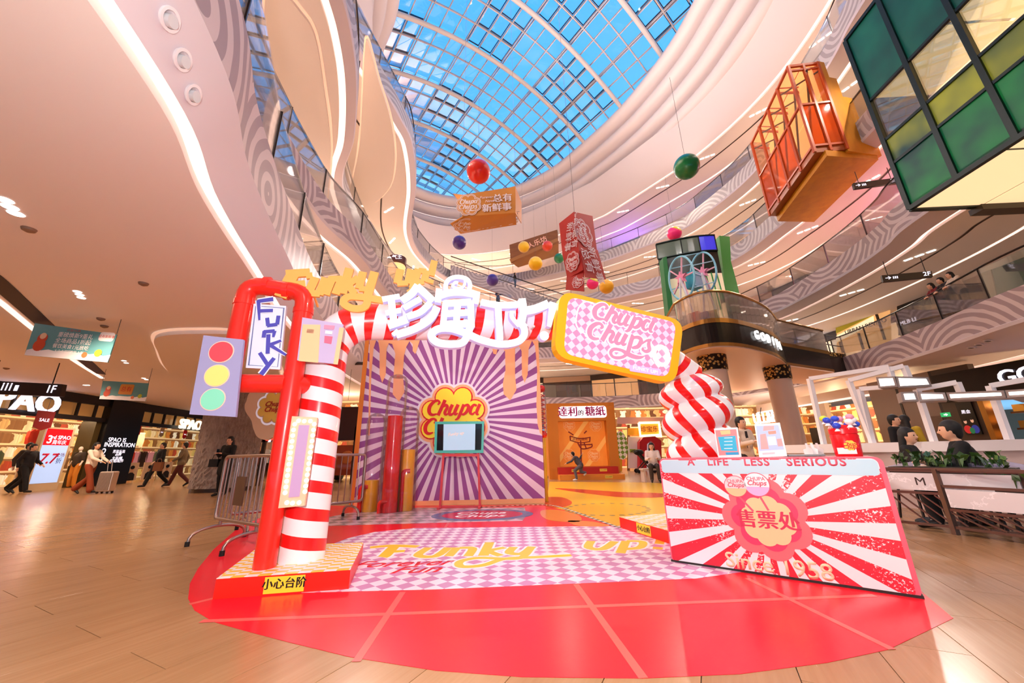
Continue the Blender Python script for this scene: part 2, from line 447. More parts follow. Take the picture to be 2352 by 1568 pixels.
def uk(p): return [(x*K, y*K) for x, y in p]
PL = {
 2: uk([(16.9,8),(17.3,11.9),(18.6,16),(19.6,21.2),(18.8,27),(16.2,32),(12.7,34.8),(8.1,35.7),(3.3,35.6),(-1,34),(-4,30),(-6,25),(-6.9,20),(-6.6,15),(-5.6,9.8),(-4.6,6.6),(-3.8,4.4),(-3.1,3),(-2.5,.8),(-1.6,-2.5),(1,-7),(6,-9),(12,-5),(15.5,1)]),
 3: uk([(16.0,8),(16.9,13.6),(17.6,15.5),(18.1,18),(18.3,21.7),(18,24.6),(16.5,28.5),(14,31.5),(10,34),(5,35.5),(0,35.5),(-4,33),(-6.5,28),(-7,21.4),(-7,17.8),(-7,15.3),(-7.4,12.6),(-7.1,9.2),(-6.3,5),(-4.5,0),(-2,-4),(2,-8),(8,-8),(13,-3),(15,3)]),
 4: uk([(16.3,9),(17,14.7),(17.7,18),(17.7,21.7),(17.1,25.8),(13.6,30.3),(10,32.6),(6,35),(0,36.5),(-5,35),(-9,30),(-10,24),(-9.1,17.1),(-7.1,13.6),(-5.9,11),(-5.3,9),(-5.0,7),(-4,2),(-2,-3),(3,-8),(8,-8),(13,-4),(15.5,2)]),
 5: uk([(15.4,8),(16.1,12.2),(16.8,14.8),(17.6,21.6),(16.7,26.2),(15,29.8),(10.3,34.2),(6,36.6),(1,38.9),(-3,39.4),(-6.8,38),(-8.7,33),(-8.7,28.5),(-6.9,23),(-6.1,19),(-6.3,17),(-6.8,14.5),(-7.2,12),(-7,6),(-5,0),(-2,-5),(4,-8),(10,-6),(14,0)]),
 6: uk([(16,8),(17.0,13),(17.3,17.5),(16.6,21.4),(15.0,25.2),(13.8,27),(9.9,32.2),(8.4,33.6),(4,37),(-.2,39.3),(-4.5,40.3),(-9,40),(-12.5,37),(-14,31),(-13,25),(-10.5,19),(-8.8,14),(-7,6),(-5,0),(-2,-5),(4,-8),(10,-6),(14,0)])}
TZ = {2: 5.25, 3: 9.42, 4: 13.58, 5: 17.75, 6: 21.9}
OUT = 7.5
def loop(pts, n=8): return [Vector((x, y, 0)) for x, y in cat(pts, n, True)]
def nrm(P):
    N = len(P); out = []
    for i in range(N):
        t = P[(i+1) % N]-P[i-1]; n = Vector((t.y, -t.x, 0)).normalized()
        if n.dot(P[i]-CTR) < 0 and abs(n.dot((P[i]-CTR).normalized())) > .05: n = -n
        out.append(n)
    # orientation by signed area
    return out
def area(P): return sum(P[i].x*P[(i+1)%len(P)].y-P[(i+1)%len(P)].x*P[i].y for i in range(len(P)))
def normals(P):
    s = 1 if area(P) > 0 else -1; N = len(P)
    return [Vector(((P[(i+1)%N]-P[i-1]).y, -(P[(i+1)%N]-P[i-1]).x, 0)).normalized()*s for i in range(N)]
def off2(p):
    # how far the ground floor's cove sits behind the balustrade
    a = .17+.2*max(0, min(1, (p.y-5)/6)); b = 1.45*max(0, min(1, (p.x-2)/9)); c = 1.6*max(0, min(1, (p.y-18)/9))
    return a+b+c
def off3(p): return .3+.32*max(0, min(1, (p.x+2)/6))
def band(mb, P, Nn, a, b, closed=True, m=None, keep=None):
    """surface between two profile points (offset, z) — offset may be a function"""
    if m: mb.use(m)
    N = len(P); L = 0
    fa = a[0] if callable(a[0]) else (lambda p: a[0]); fb = b[0] if callable(b[0]) else (lambda p: b[0])
    for i in range(N):
        j = (i+1) % N; l = (P[j]-P[i]).length
        if keep is None or keep(P[i]):
            A = P[i]+Nn[i]*fa(P[i]); B = P[j]+Nn[j]*fa(P[j]); C = P[j]+Nn[j]*fb(P[j]); D = P[i]+Nn[i]*fb(P[i])
            mb.face([(A.x,A.y,a[1]),(B.x,B.y,a[1]),(C.x,C.y,b[1]),(D.x,D.y,b[1])], [(L,a[1]),(L+l,a[1]),(L+l,b[1]),(L,b[1])])
        L += l
    return mb
def radial(P, Nn, off, R):
    return [CTR+(p-CTR).normalized()*((p-CTR).length+R) for p in P]
LOOPS = {}
for f in (2, 3, 4, 5, 6):
    P = loop(PL[f]); Nn = normals(P); LOOPS[f] = (P, Nn); z = TZ[f]
    root = bpy.data.objects.new('balcony_slab', None); COL.objects.link(root); root['kind'] = 'structure'; root.location = (P[0].x, P[0].y, z)
    near = f <= 3
    zB = z-.86; zS = z-1.42 if f == 2 else z-1.17; oS = off2 if f == 2 else off3
    if f < 6:
        fb = MB(); band(fb, P, Nn, (0, z), (0, zB)); band(fb, P, Nn, (0, z), (.22, z))
        build('fascia_panel', fb, M_fasN if near else M_fasF, root)
        sb = MB(); band(sb, P, Nn, (0, zB), (-.035, zB-.02)); band(sb, P, Nn, (-.035, zB-.02), (.0, zB-.12)); band(sb, P, Nn, (0, zB-.12), (oS, zS)); 
        build('soffit_panel', sb, M_soffit, root, smooth=True)
    else:
        sb = MB(); band(sb, P, Nn, (-.9, z+1.4), (0, z-.6)); band(sb, P, Nn, (0, z-.6), (oS, zS)); build('soffit_panel', sb, M_white, root, smooth=True)
    w0 = .16 if f == 2 else .22
    o1 = (lambda p, oS=oS: oS(p)); o2 = (lambda p, oS=oS, w0=w0: oS(p)+w0+(.32 if w0 == .16 else 0)*max(0, min(1, (p.x+1)/9)))
    cv = MB(); band(cv, P, Nn, (o1, zS), (o1, zS+.05), m=M_white); band(cv, P, Nn, (o1, zS+.05), (o2, zS+.09), m=M_cove); band(cv, P, Nn, (o2, zS+.09), (o2, zS-.0), m=M_white)
    build('cove_strip', cv, None, root, label='glowing warm white cove strip')
    # ceiling outwards of the cove
    o3 = (lambda p, o2=o2: o2(p)+2.0)
    if f == 2:
        cb = MB(); Q = [p+n*o2(p) for p, n in zip(P, Nn)]
        outer = []
        for q in Q:
            dv = (q-CTR); outer.append(CTR+dv.normalized()*max(dv.length+.5, 52*K))
        N = len(Q)
        for i in range(N):
            j = (i+1) % N; cb.face([(Q[i].x,Q[i].y,zS),(Q[j].x,Q[j].y,zS),(outer[j].x,outer[j].y,zS),(outer[i].x,outer[i].y,zS)])
        co = build('ceiling', cb, M_ceil, None, kind='structure')
    else:
        cb = MB(); Q = [p+n*o2(p) for p, n in zip(P, Nn)]; outer = [CTR+(q-CTR).normalized()*((q-CTR).length+OUT) for q in Q]; N = len(Q)
        for i in range(N):
            j = (i+1) % N; cb.face([(Q[i].x,Q[i].y,zS),(Q[j].x,Q[j].y,zS),(outer[j].x,outer[j].y,zS),(outer[i].x,outer[i].y,zS)])
        co = build('ceiling', cb, M_ceil, None, kind='structure')
        # shadow gap line and second lit line in the ceiling
        gb = MB(); band(gb, P, Nn, (1.95, zS-.012), (2.05, zS-.012), m=M_groove); build('ceiling_groove', gb, None, root)
        gb = MB(); band(gb, P, Nn, (3.6, zS-.012), (3.74, zS-.012), m=M_cove); build('cove_strip', gb, None, root)
    # floor top of the slab
    if f < 6:
        tb = MB(); outer = [CTR+(q-CTR).normalized()*((q-CTR).length+(OUT+1 if f > 2 else 26)) for q in P]; N = len(P)
        for i in range(N):
            j = (i+1) % N; tb.face([(outer[i].x,outer[i].y,z-.12),(outer[j].x,outer[j].y,z-.12),(P[j].x,P[j].y,z-.12),(P[i].x,P[i].y,z-.12)])
        build('floor', tb, mat('#DCC6B4', .35), None, kind='structure')
    # outer wall of the storey below this ceiling
    if f > 2:
        wb = MB(); q0 = [CTR+(p-CTR).normalized()*((p-CTR).length+OUT-.3) for p in P]; N = len(P); zl = TZ[f-1]-.12
        for i in range(N):
            j = (i+1) % N; wb.face([(q0[i].x,q0[i].y,zl),(q0[j].x,q0[j].y,zl),(q0[j].x,q0[j].y,zS),(q0[i].x,q0[i].y,zS)])
        build('wall_gallery', wb, mat('#C8A78F', .6), None, kind='structure')
# closing plane over the top gallery
P6, N6 = LOOPS[6]

# ------------------------------------------------------------ stacked white ring tiers under the skylight
SKY = uk([(13.5,18.9),(12.7,22.1),(10.7,26.6),(8,30.6),(4.7,34.5),(.4,37.3),(-4,38.8),(-8,38.5),(-11.8,36),(-13.6,31),(-12.5,26),(-10,21.3),(-7.8,18.1),(-5.2,12),(-3,6),(0,2),(5,0),(10,2),(13,8),(14,14)])
SP = loop(SKY, 8); SN = normals(SP)
for k in range(4):
    zt = (31.9-1.15*k)*K; r0 = k*.78*K
    mb = MB(); prof = [(.95,.10),(.4,.09),(.02,.0),(-.24,-.22),(-.30,-.5),(-.18,-.76),(.1,-.93),(.5,-.99),(.95,-.96)]
    for a, b in zip(prof[:-1], prof[1:]):
        band(mb, SP, SN, (r0+a[0]*K*1.0, zt+a[1]*K*1.05), (r0+b[0]*K*1.0, zt+b[1]*K*1.05))
    o = build('trim_%d' % (k+1), mb, M_white, None, smooth='all', kind='structure')
    o['label'] = 'curved white ring tier under the skylight, %s from the glass' % ('first', 'second', 'third', 'fourth')[k]
M_slot = mat('#FFE2CE', .5, emit=1.3)
for k in range(4):
    zt = (31.9-1.15*k)*K; r0 = k*.78*K; mb = MB()
    band(mb, SP, SN, (r0+.83*K, zt-.80*K), (r0+.83*K, zt-.93*K)) if k == 3 else band(mb, SP, SN, (r0+.93*K, zt-1.05*K), (r0+.93*K, zt-.97*K))
    o = build('cove_lamp', mb, M_slot, None); o['kind'] = 'structure'
# connecting plate between lowest ring and the sixth-level soffit
cb = MB(); N = len(SP); zt = (31.9-1.15*3-.9)*K
R4 = [p+n*(3*.78+.5)*K for p, n in zip(SP, SN)]
for i in range(N):
    pass
P6b = [p+n*(-.9) for p, n in zip(P6, N6)]
def nearest_by_angle(P, q):
    a = atan2(q.y-CTR.y, q.x-CTR.x)
    best = None
    for i in range(len(P)):
        p0, p1 = P[i], P[(i+1) % len(P)]
        a0 = atan2(p0.y-CTR.y, p0.x-CTR.x); a1 = atan2(p1.y-CTR.y, p1.x-CTR.x)
        d = (a-a0+pi) % (2*pi)-pi; w = (a1-a0+pi) % (2*pi)-pi
        if w != 0 and 0 <= d/w <= 1: return p0.lerp(p1, d/w)
    return min(P, key=lambda p: abs((atan2(p.y-CTR.y, p.x-CTR.x)-a+pi) % (2*pi)-pi))
cb = MB()
S = [nearest_by_angle(P6b, r) for r in R4]; z6 = TZ[6]+1.4
for i in range(N):
    j = (i+1) % N
    a, b, c, d = R4[i], R4[j], S[j], S[i]
    m1, m2 = a.lerp(d, .45), b.lerp(c, .45)
    zm = zt+(z6-zt)*.25
    cb.face([(a.x,a.y,zt),(b.x,b.y,zt),(m2.x,m2.y,zm),(m1.x,m1.y,zm)]); cb.face([(m1.x,m1.y,zm),(m2.x,m2.y,zm),(c.x,c.y,z6),(d.x,d.y,z6)])
build('trim_5', cb, M_white, None, smooth='all', kind='structure')

# ------------------------------------------------------------ skylight
E1 = Vector((.796, .605, 0)); E2 = Vector((-.606, .796, 0))
def sky_z(s): return max(34.3-2.4*((s-14.8)/10)**2, 30.5)*K
def SPt(s, t, dz=0): v = E1*s*K+E2*t*K; return Vector((v.x, v.y, sky_z(s)+dz))
def inside(p, P):
    c = False; j = len(P)-1
    for i in range(len(P)):
        if (P[i].y > p.y) != (P[j].y > p.y) and p.x < (P[j].x-P[i].x)*(p.y-P[i].y)/(P[j].y-P[i].y)+P[i].x: c = not c
        j = i
    return c
SPo = [p+n*(.5+2.2*max(0, min(1, (p.y-20)/6))) for p, n in zip(SP, SN)]
sky_root = bpy.data.objects.new('window_1', None); COL.objects.link(sky_root); sky_root['kind'] = 'structure'; sky_root.location = (0, 15, 28)
sky_root['label'] = 'vaulted glass skylight over the atrium'
DS, DT = 1.2, 1.5833
T0 = 10.1-4.75*2
M_beam = mat('#CFC2BE', .45); M_mull = mat('#B9ACAA', .4, .2); M_vent = mat('#10151C', .5)
M_sky = glass_mat('skylight_glass', '#F4FAFF', .02)
panes = []
for it in range(0, 27):
    for js in range(-14, 34):
        s, t = js*DS, T0+it*DT
        c = SPt(s+DS/2, t+DT/2)
        if inside(c, SPo): panes.append((it, js, proj(c)))
def vis(q): return -60 < q[0] < 2420 and -80 < q[1] < 1600
vp_ = [p for p in panes if vis(p[2])]
vp_.sort(key=lambda p: -p[2][1]*0+ (SPt(p[1]*DS, T0+p[0]*DT).length))
single = set((p[0], p[1]) for p in vp_[:296]); rest = MB().use(M_sky); rest_fr = MB().use(M_vent); nv = 0
pane_me = {}
for it, js, q in panes:
    s, t = js*DS, T0+it*DT; g = .06
    cs = [SPt(s+g,t+g,.03), SPt(s+DS-g,t+g,.03), SPt(s+DS-g,t+DT-g,.03), SPt(s+g,t+DT-g,.03)]
    if (it, js) in single:
        key = round(cs[1].z-cs[0].z, 4), (it, js) 
        mb = MB(); mb.face(cs)
        # slightly raised vent lights show a dark frame
        build('glass_pane', mb, M_sky, sky_root)
    else: rest.face(cs)
    bx, by = (js//3), (it//3)
    h = sin(bx*12.9898+by*78.233)*43758.5453; h -= math.floor(h)
    if h > .62 and (js % 3 != 2 or h > .8):
        fr_ = MB(); hh = .16
        for a, b in ((0,1),(1,2),(2,3),(3,0)):
            A, B = cs[a], cs[b]
            fr_.face([A, B, B+Vector((0,0,hh)), A+Vector((0,0,hh))])
            Ai, Bi = A.lerp(cs[(a+2)%4], .05), B.lerp(cs[(b+2)%4], .05)
            fr_.face([A+Vector((0,0,.01)), B+Vector((0,0,.01)), Bi+Vector((0,0,.01)), Ai+Vector((0,0,.01))])
        if (it, js) in single and nv < 120: build('vent_frame', fr_, M_vent, sky_root); nv += 1
        else: rest_fr.add(fr_.v, fr_.f)
o = build('glass_pane', rest, None, sky_root); o['kind'] = 'stuff'
if rest_fr.f: o = build('vent_frame', rest_fr, None, sky_root); o['kind'] = 'stuff'
# glazing bars
def run(fn, a, b, step):
    segs = []; cur = []
    x = a
    while x <= b:
        p = fn(x)
        if inside(p, SPo): cur.append(p)
        else:
            if len(cur) > 1: segs.append(cur)
            cur = []
        x += step
    if len(cur) > 1: segs.append(cur)
    return segs
def bar(mb, pts, w, h):
    pts = [Vector(p) for p in pts]
    for a, b in zip(pts[:-1], pts[1:]):
        t = (b-a); l = t.length; t.normalize(); u = Vector((0,0,1)); sd = t.cross(u).normalized(); u = sd.cross(t)
        mb.box((a+b)/2-u*h/2, (l+.01, w, h), ax=(t, sd, u))
    return mb
for it in range(0, 28):
    t = T0+it*DT
    for seg in run(lambda s: SPt(s, t), -16, 40, .6):
        if it % 3 == 0:
            mb = MB(); mb.tube([p-Vector((0,0,.32)) for p in seg], .155, 10); build('arch_beam', mb, M_beam, sky_root, smooth=True)
        else: build('purlin', bar(MB(), seg, .075, .12), M_mull, sky_root)
for js in range(-14, 35):
    s = js*DS
    for seg in run(lambda t: SPt(s, t), 0, 44, .8):
        if js % 3 == 0:
            mb = MB(); bar(mb, [p+E1*.07 for p in seg], .05, .14); bar(mb, [p-E1*.07 for p in seg], .05, .14); build('mullion', mb, M_mull, sky_root)
        else: build('mullion', bar(MB(), seg, .06, .11), M_mull, sky_root)

# ------------------------------------------------------------ railings
def railing(f, lab):
    P, Nn = LOOPS[f]; z = TZ[f]
    t = thing('glass_railing', lab, 'railing', (P[0].x, P[0].y, z), 'glass balustrades of the galleries')
    acc = 0; pts = [(p+n*.07) for p, n in zip(P, Nn)]; N = len(pts)
    keep = [p.y > -2.0 for p in P]
    # resample at 2.2 m
    step = 2.0 if f == 2 else 2.4; path = []; 
    for i in range(N):
        a, b = pts[i], pts[(i+1) % N]; l = (b-a).length; d = -acc
        while d+step <= l:
            d += step; q = a.lerp(b, d/l); path.append((q, keep[i]))
        acc = l-d
    prev = None; cnt = 0
    runs = []
    for i in range(len(path)):
        (a, ka), (b, kb) = path[i], path[(i+1) % len(path)]
        if not (ka and kb): continue
        d = (b-a).normalized(); e = b-a
        mb = MB(); mb.box(((a.x+b.x)/2, (a.y+b.y)/2, z+.5), (e.length-.03, .014, .98), atan2(e.y, e.x)); build('glass_panel', mb, M_glass, t)
        mb = MB(); mb.box((a.x, a.y, z+.5), (.02, .05, 1.05), atan2(e.y, e.x)); build('baluster', mb, M_rail, t)
        cnt += 1
    hr = [p+n*.12+Vector((0,0,z+1.06)) for p, n in zip(P, Nn)]
    seg = []; segs = []
    # rotate so a hidden point comes first
    k0 = next(i for i in range(N) if not keep[i])
    for i in range(N):
        j = (i+k0) % N
        if keep[j]: seg.append(hr[j])
        elif seg: segs.append(seg); seg = []
    if seg: segs.append(seg)
    for sg in segs:
        mb = MB(); mb.tube(sg, .032, 8); build('handrail', mb, M_rail, t, smooth=True)
        mb = MB(); mb.tube([p-Vector((0,0,1.05)) for p in sg], .025, 6); build('base_channel', mb, M_rail, t)
railing(2, 'dark-railed glass balustrade edging the lowest patterned gallery')
railing(3, 'dark-railed glass balustrade on the second gallery up')
railing(4, 'dark-railed glass balustrade on the third gallery up')
railing(5, 'dark-railed glass balustrade on the highest patterned gallery')

# ------------------------------------------------------------ triple ceiling lights along the galleries
M_lamp = mat('#FFF4E4', .4, emit=6.0)
lamp_proto = thing('ceiling_light', 'row of three small lit slots set in a gallery ceiling', 'light', (0,0,0), 'triple slot lights in the gallery ceilings')
for k in (-1, 0, 1):
    mb = MB(); mb.add(*[[(x*.12+k*.34, y*.05, z) for x, y, z in ((-1,-1,-.02),(1,-1,-.02),(1,1,-.02),(-1,1,-.02),(-1,-1,0),(1,-1,0),(1,1,0),(-1,1,0))], [(3,2,1,0),(0,1,5,4),(1,2,6,5),(2,3,7,6),(3,0,4,7)]])
    build('lens', mb, M_lamp, lamp_proto)
first = True
LIGHTPOS = []
for f in (3, 4, 5, 6):
    P, Nn = LOOPS[f]; z = TZ[f]-1.17; acc = 0; N = len(P)
    for i in range(N):
        l = (P[(i+1)%N]-P[i]).length; acc += l
        if acc > 3.4:
            acc = 0; q = P[i]+Nn[i]*1.5; d = P[(i+1)%N]-P[i]; a = atan2(d.y, d.x)
            pr = proj((q.x, q.y, z))
            if q.y < 2: continue
            LIGHTPOS.append((q.x, q.y, z, f))
            if not (-20 < pr[0] < 2370 and -20 < pr[1] < 1000): continue
            lb = 'triple slot light above the %s gallery, %s' % ({3:'lowest',4:'second',5:'third',6:'top'}[f], 'on the left curve' if q.x < -2 else ('across the far end' if q.y > 25 else 'on the right side'))
            gr = 'slot lights above the %s gallery' % {3:'lowest',4:'second',5:'third',6:'top'}[f]
            if first: lamp_proto.location = (q.x, q.y, z-.001); lamp_proto.rotation_euler = (0,0,a+.6); first = False; lamp_proto['label'] = lb; lamp_proto['group'] = gr
            else: dup(lamp_proto, (q.x, q.y, z-.001), rz=a+.6, label=lb, group=gr)
for i, (x, y, z, f) in enumerate(LIGHTPOS):
    if i % 2 == 0 or x < 0: lamp('SPOT', (x, y, z-.06), 900, (1, .82, .68), .08, spot=radians(150), name='gallery_lamp')
# ================================================================ FLOOR
FL = Frame((0,0,0), (1,0,0), (0,1,0))
def flxy(x, y): p = at_z(x, y, 0); return (p.x, p.y)
M_tile, nt, b = nmat('timber_tile', .16, .5)
vec, x_, y_, z_ = uvxy(nt)
oi = nt.nodes.new('ShaderNodeObjectInfo')
g1 = noise(nt, mapping(nt, vec, (1.2, 26, 1)), 1.4, 4, .6); g2 = noise(nt, mapping(nt, vec, (.5, 6, 1)), 1.2, 2)
c_ = mixc(nt, mth(nt, 'ADD', mth(nt, 'MULTIPLY', g1, .6), mth(nt, 'MULTIPLY', g2, .4)), '#966A42', '#BB9069')
c2_ = mixc(nt, mth(nt, 'MULTIPLY', oi.outputs['Random'], .28), c_, '#83592F')
nt.links.new(c2_, b.inputs['Base Color']); nt.links.new(mth(nt, 'ADD', .16, mth(nt, 'MULTIPLY', g1, .16)), b.inputs['Roughness'])
M_joint = mat('#5E4434', .6)
fl = bpy.data.objects.new('floor', None); COL.objects.link(fl); fl['kind'] = 'structure'
mb = MB(); mb.face([(-45,-9,-.012),(32,-9,-.012),(32,48,-.012),(-45,48,-.012)]); build('floor_joint', mb, M_joint, fl)
TL, TW = 1.2, .2*2; ang = radians(63); ea = Vector((cos(ang), sin(ang), 0)); eb = Vector((-sin(ang), cos(ang), 0))
cells = []
for i in range(-60, 60):
    for j in range(-110, 110):
        sh = (j % 2)*.5*TL; c = ea*(i*TL+sh)+eb*(j*TW)
        if -42 < c.x < 30 and -3 < c.y < 46: cells.append((i, j, c))
def rough_vis(c):
    q = proj((c.x, c.y, 0)); return -80 < q[0] < 2432 and 0 < q[1] < 1700
vis_c = sorted([c for c in cells if rough_vis(c[2])], key=lambda c: c[2].length)
# the vinyl covers the middle of the hall; the nearest tiles that show are single pieces
def covered(c): return ((c.x-.5)/4.1)**2+((c.y-6)/3.7)**2 < .8
near_t = [c for c in vis_c if not covered(c[2])][:298]; ns = set((c[0], c[1]) for c in near_t)
rest = MB().use(M_tile)
def tile_geo(mb, c, gap):
    hl, hw = TL/2-gap, TW/2-gap
    P_ = [c-ea*hl-eb*hw, c+ea*hl-eb*hw, c+ea*hl+eb*hw, c-ea*hl+eb*hw]
    U = [(q.dot(ea), q.dot(eb)) for q in P_]
    mb.face(P_, U)
    for a in range(4):
        b_ = (a+1) % 4; mb.face([P_[a]-Vector((0,0,.012)), P_[b_]-Vector((0,0,.012)), P_[b_], P_[a]], [U[a]]*4)
for i, j, c in cells:
    if (i, j) in ns:
        mb = MB(); tile_geo(mb, c, .0022); build('floor_tile', mb, M_tile, fl)
    else: tile_geo(rest, c, .0022)
o = build('floor_tile', rest, None, fl); o['kind'] = 'stuff'

# ================================================================ VINYL ON THE FLOOR
def vinyl(name, label, poly_px, m, h, group=None, d0=None):
    poly = [flxy(*p) for p in poly_px]; c = at_z(*poly_px[0], 0)
    mb = MB(); plate(mb, FL, poly, (d0 if d0 is not None else 0.0005), h)
    o = build(name, mb, m); tag(o, label, 'floor vinyl'); return o
M_red, nt, b = nmat('red_vinyl', .24, .4); vec, x_, y_, z_ = uvxy(nt)
nt.links.new(mixc(nt, noise(nt, vec, .5, 2), '#E8101E', '#F0203A'), b.inputs['Base Color'])
M_line = mat('#F2605A', .2)
red_px = [(2190,1420),(2040,1492),(1900,1522),(1700,1548),(1475,1558),(1200,1555),(1000,1540),(800,1508),(660,1474),(560,1448),(490,1428),(447,1402),(432,1375),(436,1340),(455,1305),(490,1262),(540,1218),(610,1182),(700,1160),(820,1162),(1260,1158),(1430,1165),(1700,1180),(2000,1260)]
rp = [flxy(*p) for p in red_px]
rm = thing('round_floor_graphic', 'big round red vinyl floor graphic with pale grid lines', 'floor vinyl', (.3, 4, 0))
mb = MB(); plate(mb, FL, rp, .0005, .002); build('vinyl_sheet', mb, M_red, rm)
rpv = [Vector((a, b, 0)) for a, b in rp]
def floor_line(a, b, w, m=M_line, h=.0028, parent=rm):
    A, B = flxy(*a), flxy(*b); mb = MB(); ribbon(mb, FL, [(A[0],A[1],w),(B[0],B[1],w)], .002, h, curved=False); return build('grid_line', mb, m, parent)
floor_line((925,1360), (818,1520), .045); floor_line((1323,1342), (1478,1558), .045)
floor_line((462,1427), (2010,1368), .045); floor_line((1715,1328), (2050,1492), .04); floor_line((435,1388), (500,1372), .04)
floor_line((1395,1165), (1445,1205), .04); floor_line((1015,1225), (1030,1200), .04)
M_rug = checker_mat('pink_check', .115, .115, '#FBE8F6', '#D392BE', rot=radians(45), rough=.2)
rug_px = [(628,1363),(1000,1354),(1600,1329),(1800,1300),(1620,1206),(950,1213),(860,1222),(800,1236),(730,1262),(660,1310)]
rug = thing('checked_floor_graphic', 'pink and white diamond-checked vinyl with yellow script between the gate columns', 'floor vinyl', (0, 4.3, 0))
mb = MB(); plate(mb, FL, [flxy(*p) for p in rug_px], .0028, .0038); build('vinyl_sheet', mb, M_rug, rug)
M_yel = mat('#FFCB3E', .25); M_redp = mat('#DE0F26', .3); M_whitep = mat('#F7EDF3', .3)
def fstroke(mb, pts, w, h0=.0038, h1=.0048, curved=True):
    ribbon(mb, FL, [flxy(p[0], p[1])+((p[2] if len(p) > 2 else 1)*w,) for p in pts], h0, h1, curved=curved)
# the yellow floor script, white outline below
for k, (m_, extra, h0, h1) in enumerate(((M_whitep, .05, .0038, .0044), (M_yel, 0, .0044, .0052))):
    mb = MB()
    for pts, w in ((([(850,1258),(900,1254),(960,1256)]), .11), ([(905,1256),(885,1276),(878,1280)], .13), ([(890,1268),(930,1266)], .1),
                   ([(985,1258),(960,1276),(1000,1278),(1030,1258)], .1), ([(1050,1258),(1030,1278)], .1), ([(1055,1259),(1085,1260),(1075,1278)], .1),
                   ([(1125,1246),(1110,1277)], .11), ([(1160,1258),(1125,1266),(1150,1277)], .09), ([(1180,1257),(1170,1270),(1200,1272),(1222,1256)], .1),
                   ([(1222,1256),(1200,1280),(1160,1284),(1100,1282),(1058,1290),(1060,1302),(1110,1299),(1160,1284),(1240,1280),(1312,1276)], .085),
                   ([(1358,1243),(1352,1258),(1385,1261),(1412,1244)], .1), ([(1438,1243),(1425,1271)], .1), ([(1440,1243),(1475,1245),(1470,1258),(1432,1262)], .09),
                   ([(1520,1232),(1514,1250)], .1), ([(1512,1257),(1510,1262)], .1)):
        fstroke(mb, pts, w+extra, h0, h1)
    build('lettering', mb, m_, rug, label='yellow script lettering' if k else 'white outline of the script')
fm = Frame(Vector(flxy(915,1297)+(0,)), (1,.04,0), (0,1,0))
text('lettering', 'Forever', fm, .02, .03, .30, M_redp, rug, d=.0038, th=.001, shear=.45, bold=.012, label='dark red handwritten words')
text('lettering', 'Fun', fm, .2, -.19, .30, M_redp, rug, d=.0038, th=.001, shear=.45, bold=.012)
M_rug2 = checker_mat('grey_check', .2, .2, '#D9B9C4', '#9C8A90', rot=radians(45), rough=.18)
r2 = thing('checked_floor_graphic', 'grey-pink checked vinyl patch in front of the purple backdrop', 'floor vinyl', (-1, 7, 0))
mb = MB(); plate(mb, FL, [flxy(*p) for p in [(740,1208),(1060,1199),(1200,1196),(1210,1183),(1205,1166),(960,1166),(800,1178),(745,1190)]], .0022, .0035); build('vinyl_sheet', mb, M_rug2, r2)
c0 = Vector(flxy(1108,1182)+(0,))
mb = MB(); plate(mb, FL, disc(c0.x, c0.y, .88, 32, .62), .0035, .0045); build('oval_patch', mb, mat('#58688E', .25), r2)
mb = MB(); plate(mb, FL, disc(c0.x, c0.y, .70, 32, .48), .0045, .0055); build('oval_patch', mb, mat('#C01838', .25), r2)
text('lettering', 'Chupa', Frame(c0, (1,0,0), (0,1,0)), -.05, .17, .34, M_whitep, r2, d=.0055, th=.001, shear=.3, bold=.015)
text('lettering', 'Chups', Frame(c0, (1,0,0), (0,1,0)), -.05, -.14, .34, M_whitep, r2, d=.0055, th=.001, shear=.3, bold=.015)
# yellow sheet on the right with red and orange blobs
ys = thing('floor_graphic', 'yellow vinyl floor sheet with red and orange blobs leading to the orange booth', 'floor vinyl', (3.2, 9, 0))
mb = MB(); plate(mb, FL, [flxy(*p) for p in [(1255,1162),(1300,1172),(1360,1192),(1428,1214),(1540,1240),(1900,1230),(1800,1140),(1500,1108),(1262,1106)]], .0022, .0034); build('vinyl_sheet', mb, mat('#EDB437', .2), ys)
def blob(pts, m, lab=None):
    mb = MB(); plate(mb, FL, cat([flxy(*p) for p in pts], 4, True), .0034, .0044); return build('blob', mb, m, ys, label=lab)
blob([(1253,1143),(1290,1142),(1313,1152),(1305,1162),(1275,1166),(1253,1160)], mat('#D23A22', .2), 'red blob')
blob([(1275,1121),(1340,1124),(1430,1130),(1520,1133),(1520,1142),(1430,1142),(1370,1136),(1310,1128)], mat('#D23A22', .2))
mb = MB(); plate(mb, FL, cat([flxy(*p) for p in [(1245,1172),(1290,1172),(1330,1184),(1330,1198),(1270,1196),(1245,1186)]], 4, True), .0024, .004); build('blob', mb, mat('#F28A45', .2), ys, label='orange blob')
mb = MB(); plate(mb, FL, cat([flxy(*p) for p in [(1305,1196),(1360,1198),(1400,1208),(1330,1208)]], 4, True), .0024, .004); build('blob', mb, mat('#F28A45', .2), ys)
for i in range(26):
    a = i/26; x, y = 1395+95*cos(a*2*pi), 1170+14*sin(a*2*pi)
    q = flxy(x, y); mb = MB(); plate(mb, FL, disc(q[0], q[1], .05, 6), .0034, .0042); build('dot', mb, mat('#6B5A22', .4), ys)
hz = thing('hazard_tape', 'black and white hazard tape edging the yellow floor sheet', 'tape', at_z(1255,1162,0))
hp = [flxy(*p) for p in [(1095,1166),(1180,1161),(1258,1160),(1300,1169),(1360,1190),(1428,1214)]]
hp = cat([(a, b) for a, b in hp], 14)
for i in range(0, len(hp)-1, 2):
    mb = MB(); ribbon(mb, FL, [hp[i]+(.055,), hp[i+1]+(.055,)], .0036, .006, curved=False); build('stripe', mb, mat('#1D1A18', .4), hz)
